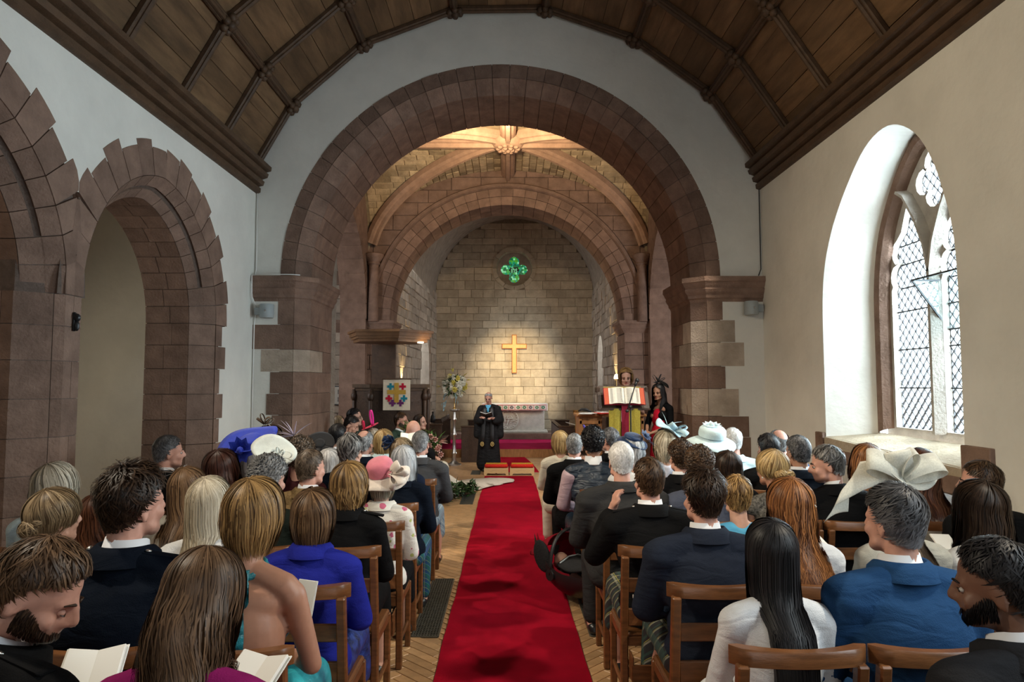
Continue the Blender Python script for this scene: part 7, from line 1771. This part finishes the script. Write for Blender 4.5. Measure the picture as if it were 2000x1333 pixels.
# ---------------- standing and sideways figures
def shift(caps, dz): return [('c', (c[1][0], c[1][1], c[1][2] + dz), c[2], (c[3][0], c[3][1], c[3][2] + dz), c[4]) if c[0] == 'c' else ('e', (c[1][0], c[1][1], c[1][2] + dz), *c[2:]) for c in caps]
DZ = .37
class Stand:
    def __init__(s, po): s.po = po
    def __call__(s, v, head=None):
        v = np.array(v, dtype=float); v[:, 2] -= DZ; return s.po(v, head) + np.array((0, 0, DZ * s.po.sc))
def standing(px, py, Y, z0, sex, hair, rotz, arms, label, skin='pale', yaw=0, pitch=0, roll=0, parts=(), extras=(), hs=1.0, hatlift=0):
    """arms: (elbow, wrist, hand direction) for the right and left side in standing coordinates"""
    P = camY(px, py, Y); st, colr, hp = hair; top = 1.365 + DZ + hp.get('vol', .01) * .8 + hatlift; sc = (P.z - z0) / top
    po = Pose(sc, 1, yaw, pitch, roll, 0, hs); sp = Stand(po); f = sex == 'F'; sx = .158 if f else .178; ar = .86 if f else 1
    o = thing('person', label, 'person', (P.x, Y, z0 + .004), radians(rotz))
    base = [c for c in body_seated(sex) if (c[1][2] > .8 and not (c[0] == 'c' and abs(c[1][0]) > sx and c[1][2] < 1.0))]
    up = shift([c for c in base] + [('e', (0, -.02, .55), (.165, .12, .11)), ('e', (0, -.04, .69), (.128 if f else .148, .098, .13))], DZ)
    A = []
    for (sg, (el, wr, hd)) in zip((1, -1), arms): A += [('c', (sg * (sx + .008), -.03, .98 + DZ), .050 * ar, el, .040 * ar), ('c', el, .041 * ar, wr, .026 * ar)] + hand(wr, hd, s=.92 if f else 1)
    legs = mir([('c', (.085, -.02, .90), .092, (.095, .0, .50), .060), ('c', (.095, .0, .50), .058, (.095, -.03, .11), .040), ('c', (.095, -.04, .055), .038, (.105, .12, .032), .030)])
    v, fc = remesh(up + A + legs, .0085, .35, 3); v[:, 2] -= DZ; v = carve(v); v[:, 2] += DZ
    child('body', sp(v), fc, SKIN[skin], o)
    for (nm, caps, vox, m) in parts: v, fc = remesh(caps, vox, .6, 5); child(nm, sp(v), fc, m if not isinstance(m, str) else C(m), o)
    if st != 'none': make_hair(o, sp2 := sp, st, HCOL[colr], int(px), 1 if Y > 6 else 2, hp, bun=hp.get('bun')) if False else _stand_hair(o, sp, st, colr, int(px), hp)
    b = MB()
    for s2 in (-1, 1): b.ball((s2 * .030, .0985, 1.234), (.0115, .0095, .0095), 10, 7); b.ball((s2 * .030, .1065, 1.233), (.0055, .0035, .0055), 8, 5)
    child('eyes', Sh(sp)(np.array(b.v), 1), b.f, M['iris'], o)
    b = MB()
    for s2 in (-1, 1): b.tube([(s2 * .014, .116, 1.256), (s2 * .03, .115, 1.262), (s2 * .048, .098, 1.256)], [.0035, .004, .002], 6)
    child('eyebrows', Sh(sp)(np.array(b.v), 1), b.f, hair_mat(*HCOL[colr]), o)
    b = MB(); b.ball((0, .1185, 1.181), (.021, .004, .005), 10, 5); b.ball((0, .1165, 1.171), (.018, .004, .005), 10, 5); child('lips', Sh(sp)(np.array(b.v), 1), b.f, M['lips'], o)
    for e in extras: e(o, Sh(sp))
    return o, sp
class Sh:
    def __init__(s, sp): s.sp = sp
    def __call__(s, v, head=None): v = np.array(v, dtype=float); v[:, 2] += DZ; return s.sp(v, head)
def _stand_hair(o, sp, st, colr, seed, hp): return make_hair(o, Sh(sp), st, HCOL[colr], seed, 2, hp, bun=hp.get('bun'))
sxM, sxF = .178, .158
# minister
gown = mir([('e', (0, -.03, 1.23), (.19, .13, .17)), ('e', (sxM, -.03, 1.35), (.075, .075, .07)), ('c', (.05, -.03, 1.40), .055, (sxM, -.03, 1.36), .068), ('c', (sxM + .01, -.03, 1.34), .075, (.245, .02, 1.10), .095), ('c', (.245, .02, 1.10), .095, (.16, .15, 1.09), .085), ('c', (.245, .02, 1.05), .075, (.25, .03, .78), .085)]) + [('c', (0, -.02, 1.1), .17, (0, -.02, .22), .235), ('c', (.07, .02, .9), .14, (.10, .03, .16), .17), ('c', (-.07, .02, .9), .14, (-.10, .03, .16), .17), ('c', (0, -.05, .9), .14, (0, -.09, .16), .16)]
M['gown'] = fold_cloth('black_gown', (.010, .010, .011), .8, 5, .8, .2)
mo, msp = standing(955, 764, 13.9, 0.006, 'M', ('fringe', 'grey', dict(bald=1.05, vol=.004, len=.5)), 172, (((.235, .04, 1.12), (.10, .235, 1.17), (-.3, .9, .1)), ((-.235, .04, 1.12), (-.10, .235, 1.15), (.3, .9, .1))), 'minister in long black gown reading from an open book beside kneeling stools', 'pink', 0, 26, 0,
         [('gown', gown, .015, M['gown']), ('trousers', mir([('c', (.095, -.01, .6), .07, (.095, -.03, .10), .055)]), .015, 'black'), ('shoes', mir([('c', (.095, -.05, .05), .042, (.105, .13, .036), .036)]), .012, M['shoe'])], [glasses], 1.0)
b = MB(); rows = []
for k in range(8): t = k / 7; z = 1.06 - .155 * t; rows.append([(s * (.012 + .05 * (1 - t)), .085 + .03 * t, z) for s in (-1, -.4, .4, 1)])
b.slab(rows, (0, .004, 0)); child('blue_shirt_front', Sh(msp)(np.array(b.v)), b.f, C('skyblue'), mo)
for s in (-1, 1):
    b = MB(); P_ = [(s * .062, .05, 1.42), (s * .075, .125, 1.33), (s * .085, .135, 1.1), (s * .10, .19, .80), (s * .11, .20, .52)]
    b.slab([[(p[0] - .045, p[1], p[2]), (p[0] + .045, p[1], p[2])] for p in P_], (0, .010, 0)); child('scarf', msp(np.array(b.v)), b.f, M['black'], mo)
    b = MB(); R = .042; c_ = (s * .109, .217, .60)
    b.tube([(c_[0] + R * .8 * cos(2 * pi * k / 16), c_[1], c_[2] + R * sin(2 * pi * k / 16)) for k in range(16)], .007, 5, closed=True); b.tube([(c_[0], c_[1], c_[2] - .025), (c_[0], c_[1], c_[2] + .025)], .008, 5); b.box(c_, (.03, .006, .008)); child('gold_emblem', msp(np.array(b.v)), b.f, M['goldthread'], mo)
def open_book(name, label, loc, rot, w, h, cover, opening=.5, group=None):
    t = thing(name, label, 'book', loc, rot=rot)
    for s in (-1, 1):
        Rm = Matrix.Rotation(-s * opening, 3, 'Y'); b = MB(); b.box(Rm @ Vector((s * w / 2, 0, .006)), (w, h, .010), .003, Rm); b.build('page_block', M['paper'], t)
        b = MB(); b.box(Rm @ Vector((s * w / 2, 0, -.003)), (w + .006, h + .008, .004), .001, Rm); b.build('cover', cover, t)
    return t
p_ = mo.matrix_basis if False else None
bp = Vector((mo.location.x, mo.location.y, 0)); a_ = radians(172); k_ = msp.po.sc
def atperson(o, sc, x, y, z): c, s = cos(o.rotation_euler.z), sin(o.rotation_euler.z); return (o.location.x + sc * (x * c - y * s), o.location.y + sc * (x * s + y * c), o.location.z + sc * z)
open_book('service_book', 'open white-paged book in the hands of the minister', atperson(mo, k_, 0, .335, 1.205), (radians(28), 0, a_), .12, .17, M['black'], .35)
# woman in red dress beside the lectern
blz = mir([('e', (0, -.03, 1.22), (.155, .115, .17)), ('e', (sxF, -.03, 1.35), (.062, .064, .062)), ('c', (.05, -.03, 1.395), .045, (sxF, -.03, 1.36), .055), ('c', (sxF + .01, -.03, 1.34), .056, (.225, .03, 1.09), .048), ('c', (.225, .03, 1.09), .048, (.12, .17, 1.02), .038), ('e', (.07, .05, 1.24), (.07, .055, .07))]) + [('e', (0, -.03, 1.02), (.16, .12, .16))]
rdress = [('e', (0, .0, 1.20), (.125, .115, .17)), ('c', (0, -.02, 1.0), .15, (0, -.02, .5), .185), ('c', (0, -.02, .9), .155, (0, .0, .30), .19)]
wo, wsp = standing(1288, 748, 9.2, .226, 'F', ('long', 'black', long_(zend=.98, vol=.014, wave=.012, flare=.1, face=1.05)), 128, (((.225, .03, 1.10), (.07, .22, 1.02), (-.6, .6, -.3)), ((-.225, .03, 1.10), (-.07, .22, 1.01), (.6, .6, -.3))), 'dark-haired woman in red dress, black jacket and black hat beside the lectern', 'tan', 12, 12, 0,
         [('red_dress', rdress, .014, 'red'), ('black_jacket', blz, .014, 'black'), ('shoes', mir([('c', (.095, -.05, .05), .036, (.105, .12, .032), .030)]), .012, M['shoe'])],
         [hat_disc('black_disc_hat', 'blackhat', (-.03, -.05, 1.36), .13, .12, (35, -35, 0), .02, .01), loops('black_loops', 'blackhat', (.02, -.02, 1.39), [((.5, 0, 1), .13, .4), ((-.6, -.1, 1), .15, 1.4), ((-1, 0, .5), .15, .4)], .012), petals('black_rosette', 'blackhat', (.02, .0, 1.38), .07, 8, 3, (0, 0, 1))], .97)
# reader behind the lectern
lo_, lsp = standing(1222, 717, 9.85, .226, 'F', ('bob', 'darkblonde', bob(zend=1.15, vol=.018, wave=.008, face=1.12, tm=.6)), 178, (((.22, .05, 1.10), (.12, .25, 1.15), (-.2, .9, 0)), ((-.22, .05, 1.10), (-.12, .25, 1.15), (.2, .9, 0))), 'smiling blonde woman reading at the lectern', 'pale', -6, 16, 0,
         [('pink_dress', [('e', (0, -.02, 1.18), (.15, .115, .17)), ('c', (0, -.02, 1.0), .15, (0, -.02, .4), .20)] + mir([('e', (.07, .05, 1.24), (.066, .055, .066))]), .014, 'pinkshirt'), ('shoes', mir([('c', (.095, -.05, .05), .036, (.105, .12, .032), .030)]), .012, M['shoe'])], [], 1.0)
# bridal couple and the side seats, turned towards the aisle
def sideways(px, py, Y, **k):
    return person(px, py, Y, rotz=k.pop('rotz', -105), face=True, **k)
go, gpo = sideways(781, 806, 10.0, sex='M', hair=('short', 'brown', dict(vol=.016, len=1.1)), top=('jacket', 'green'), bottom='kilt', botcol='kilt_dark', skin='pink', rotz=-118, yaw=10, extras=[glasses, beard('brown')], label='bearded groom with glasses in green tweed jacket by the pulpit', short='the groom')
b = MB(); rows = []
for k in range(8): t = k / 7; rows.append([(s * (.006 + .055 * (1 - t)), .088 + .055 * t * (1 - t * .4), 1.05 - .20 * t) for s in (-1, -.4, .4, 1)])
b.slab(rows, (0, .006, 0)); child('white_shirt_front', gpo(np.array(b.v)), b.f, WHITE_CLOTH, go)
b = MB(); b.tube([(0, .115, 1.045), (0, .138, .95), (0, .14, .86)], [.014, .020, .024], 8, flat=.35, up=(1, 0, 0)); child('dark_tie', gpo(np.array(b.v)), b.f, M['black'], go)
sideways(818, 810, 10.6, sex='F', hair=('long', 'darkbrown', long_(zend=.98, vol=.010, face=1.05)), top=('sleeveless', 'cream'), bottom='skirt', botcol='cream', rotz=-118, yaw=4, label='smiling dark-haired bride in cream beside the groom', short='the bride')
sideways(689, 798, 10.0, sex='M', hair=('short', 'black', dict(vol=.016)), top=('jacket', 'green'), rotz=-92, extras=[glasses], label='black-haired man with glasses in green jacket beside left pier', short='the man with glasses by the pier')
sideways(677, 810, 9.25, sex='M', hair=('short', 'black', dict(vol=.014)), top=('jacket', 'black'), rotz=-92, pitch=24, label='dark-haired man looking down beside the left pier', short='the man looking down')
sideways(659, 813, 10.75, sex='F', hair=('bob', 'dirtyblonde', bob(zend=1.10, vol=0.0124)), top=('top', 'black'), rotz=-92, label='fair-haired guest almost hidden by the left pier', short='the guest hidden by the pier')
# ---------------- chairs under everyone
seats = {}
for (o, P, Y, sc, short, seat, cx) in PEOPLE:
    if not seat: continue
    if o.rotation_euler.z < -1: # sideways: chair turned with the sitter
        c = chair(0, 0, 'dark wooden chair turned to the aisle under ' + short); r = o.rotation_euler.z; c.rotation_euler = (0, 0, r); c.location = (o.location.x - .03 * -sin(r) * 0, o.location.y, .006); continue
    row = min((A_, B_, C_, D_, E5, F_, G_, H_, I_), key=lambda q: abs(q - Y)); seats.setdefault((row, P.x > 0), []).append([P.x, short])
for (row, right), L in seats.items():
    L.sort(key=lambda q: abs(q[0])); prev = None; sg = 1 if right else -1
    for q in L:
        x = max(abs(q[0]), .80 if right else .86); x = x if prev is None else max(x, prev + .452); prev = x
        chair(sg * x, row - .20, 'wooden ladder-back church chair under ' + q[1])
chair(2.02, 2.22, 'empty wooden church chair beside the man in the blue suit')
chair(-1.02, 1.42 + .0, 'wooden ladder-back church chair under the woman in magenta'); chair(-1.55, 1.45, 'wooden ladder-back church chair under the bearded man in the corner', -.35); chair(1.30, 1.55, 'wooden ladder-back church chair under the man at the right edge', .1)
for o, *_ in PEOPLE: del o['_short']
# ============================================================ SMALL THINGS
# ---- infant car seat with a sleeping baby at the edge of the runner
t = thing('infant_car_seat', 'black infant car seat with a red lined hood beside the runner', 'car seat', (.52, 5.62, .006), radians(37))
M['seat_shell'] = mat('seat_shell', (.014, .014, .015), .4, .45); M['seat_red'] = mat('seat_red_cloth', (.24, .010, .020), .85, .1, noise=.15, nscale=30); M['seat_fabric'] = mat('seat_black_cloth', (.016, .016, .017), .8, .2, bump=.3, bscale=60)
b = MB(); rows = []; rin = []
for i in range(11):   # tub swept from foot (-y) to head (+y)
    s = i / 10; y = -.30 + .60 * s; zb = .045 + .11 * (2 * s - .9) ** 2 * (1 if s > .45 else .5); hw = .15 + .07 * sin(pi * min(1, s * .9 + .1)); top = .26 + .14 * max(0, s - .35) / .65 + .10 * max(0, s - .7) / .3
    rows.append([(hw * sin(a) * (1.0), y, zb + (top - zb) * (1 - cos(a)) ** .8 / 1.0 if abs(a) <= pi / 2 else 0) for a in [-pi / 2 + pi * k / 14 for k in range(15)]])
b.slab(rows, (0, 0, .014)); b.build('shell', M['seat_shell'], t, smooth=True, sharp=50)
b = MB(); b.grid([[(p[0] * .90, p[1] * .94, p[2] + .022) for p in r] for r in rows[2:]]); b.build('liner', M['seat_red'], t, smooth=True)
b = MB(); b.tube([(-.215 * cos(a), .02 + .02 * sin(a), .24 + .33 * sin(a) ** .8 if 0 < a < pi else .24) for a in [pi * k / 18 for k in range(19)]], .018, 9, flat=.7); b.build('carry_handle', M['seat_shell'], t, smooth=True)
for s in (-1, 1):
    b = MB(); b.lathe([(.045, -.014), (.05, 0), (.045, .014)], (0, 0, 0), 14, T=lambda p, s=s: Vector((s * .212 + p.z, .02 + p.x, .24 + p.y))); b.build('handle_hub', M['seat_shell'], t, smooth=True, sharp=40)
b = MB(); rows = []
for i in range(7):
    s = i / 6; a = .25 + 1.0 * s; rows.append([(.195 * sin(q) * (1 - .05 * s), .30 - .20 * s + .03 * cos(q), .34 + .20 * sin(a) * cos(q) ** .5 if abs(q) < 1.57 else .34) for q in [-1.55 + 3.1 * k / 12 for k in range(13)]])
b.slab(rows, (0, -.008, -.006)); b.build('hood', M['seat_red'], t, smooth=True)
for s in (-1, 1):
    b = MB(); b.ball((s * .19, .15, .36), (.022, .10, .13), 14, 9, Matrix.Rotation(-.5, 3, 'X')); b.build('side_wing', M['seat_fabric'], t, smooth=True)
b = MB(); rows = [[(x, y, .295 + .05 * cos(x / .17 * 1.5) + .02 * sin(y * 14) + .05 * max(0, y + .1)) for x in [-.165 + .33 * k / 10 for k in range(11)]] for y in [-.30 + .30 * j / 7 for j in range(8)]]
b.slab(rows, (0, 0, .018)); b.build('foot_apron', M['seat_fabric'], t, smooth=True)
b = MB(); b.tube([(-.15, -.02, .33), (-.05, -.015, .368), (.05, -.015, .368), (.15, -.02, .33)], .006, 6); b.build('apron_zip', M['grey'], t)
bb = thing('person', 'baby asleep in the black infant car seat', 'person', (.52, 5.62, -.022), radians(37))
v, f = remesh(mir([('e', (0, .13, .33), (.060, .066, .064)), ('e', (0, .09, .32), (.048, .045, .045)), ('e', (0, .075, .345), (.010, .012, .010)), ('e', (.058, .135, .325), (.008, .012, .016)), ('e', (0, .02, .26), (.085, .11, .06)), ('c', (.075, .05, .275), .026, (.10, -.03, .27), .022), ('c', (.10, -.03, .27), .022, (.05, -.07, .285), .018), ('c', (.05, -.07, .25), .035, (.07, -.17, .25), .026)]), .008, .5, 3)
child('body', v, f, SKIN['pale'], bb)
v, f = remesh(mir([('e', (0, .02, .262), (.095, .115, .066)), ('c', (.078, .05, .275), .034, (.10, -.03, .27), .029), ('c', (.10, -.03, .27), .029, (.06, -.06, .283), .024)]), .010, .5, 3); child('sleepsuit', v, f, C('charcoal'), bb)

# ---- bridal train
b = MB(); rows = []
path = [(-1.06, 10.45, .46, .22), (-.98, 10.75, .34, .26), (-.90, 11.2, .16, .34), (-.78, 11.7, .07, .42), (-.52, 12.1, .05, .42), (-.22, 12.32, .045, .34), (.02, 12.42, .03, .20), (.10, 12.45, .015, .06)]
for i in range((len(path) - 1) * 4 + 1):
    u = i / 4; k = min(int(u), len(path) - 2); w = u - k; p = [path[k][j] + (path[k + 1][j] - path[k][j]) * w for j in range(4)]; d = Vector((path[k + 1][0] - path[k][0], path[k + 1][1] - path[k][1], 0)).normalized(); n = Vector((d.y, -d.x, 0))
    rows.append([(p[0] + n.x * p[3] * (j / 9 - .5) * 2, p[1] + n.y * p[3] * (j / 9 - .5) * 2, .020 + p[2] * (1 - (j / 9 * 2 - 1) ** 2) ** .7 + .014 * abs(sin(j * 1.9 + i * .45))) for j in range(10)])
b.slab(rows, (0, 0, .006)); tag(b.build('bridal_train', fold_cloth('ivory_satin', (.66, .60, .50), .5, 9, .5, .4), smooth=True), 'long ivory bridal train spread over the floor to the red runner', 'dress train')
# ---- orders of service
def booklet(label, px, py, Y, rot, w=.078, h=.12, open_=True, col='paper'):
    p = camY(px, py, Y)
    if open_: return tag(open_book('order_of_service', label, p, rot, w, h, M[col], .25), label, 'booklet', 'orders of service')
    t = thing('order_of_service', label, 'booklet', p, rot=rot, group='orders of service'); b = MB(); b.box((0, 0, 0), (w, h, .004), .001); b.build('cover', M[col], t)
    b = MB(); b.box((0, 0, .004), (w * .96, h * .98, .003), .0005); b.build('sheet', M['paper'], t); return t
M['pinkcard'] = mat('pink_card', (.55, .40, .38), .7, .2)
booklet('open white order of service beside the magenta top on the left', 182, 1312, 1.95, (radians(35), 0, .25))
booklet('open white order of service right of the magenta top', 502, 1322, 1.95, (radians(30), 0, -.3))
booklet('white order of service beyond the bare arm of the teal dress', 597, 1168, 2.72, (radians(75), 0, -.4), .09, .13, False)
booklet('pale pink order of service held at the seat by the hand-raising man', 1243, 1140, 3.72, (radians(80), 0, .1), .05, .15, False, 'pinkcard')
booklet('white sheet held up at the front right aisle seat', 1093, 889, 7.55, (radians(70), .3, .2), .10, .15, False)
booklet('white booklet on the lap left of the ivory fascinator', 1592, 1057, 3.75, (radians(20), 0, .1), .10, .15, False)
booklet('white booklet on the lap right of the ivory fascinator', 1845, 1060, 3.72, (radians(20), 0, -.2), .10, .15, False)
booklet('open booklet in front of the bald man on the left', 797, 856, 7.35, (radians(40), 0, .1), .08, .12)
t = thing('handbag', 'small dark blue handbag on the parquet at the aisle chairs', 'handbag', (-.76, 5.05, .006), .3)
b = MB(); b.ball((0, 0, .07), (.10, .05, .068), 14, 9); b.build('body', C('satin'), t, smooth=True)
b = MB(); b.tube([(-.07 + .14 * k / 8, 0, .12 + .08 * sin(pi * k / 8)) for k in range(9)], .006, 6); b.build('strap', M['black'], t, smooth=True)
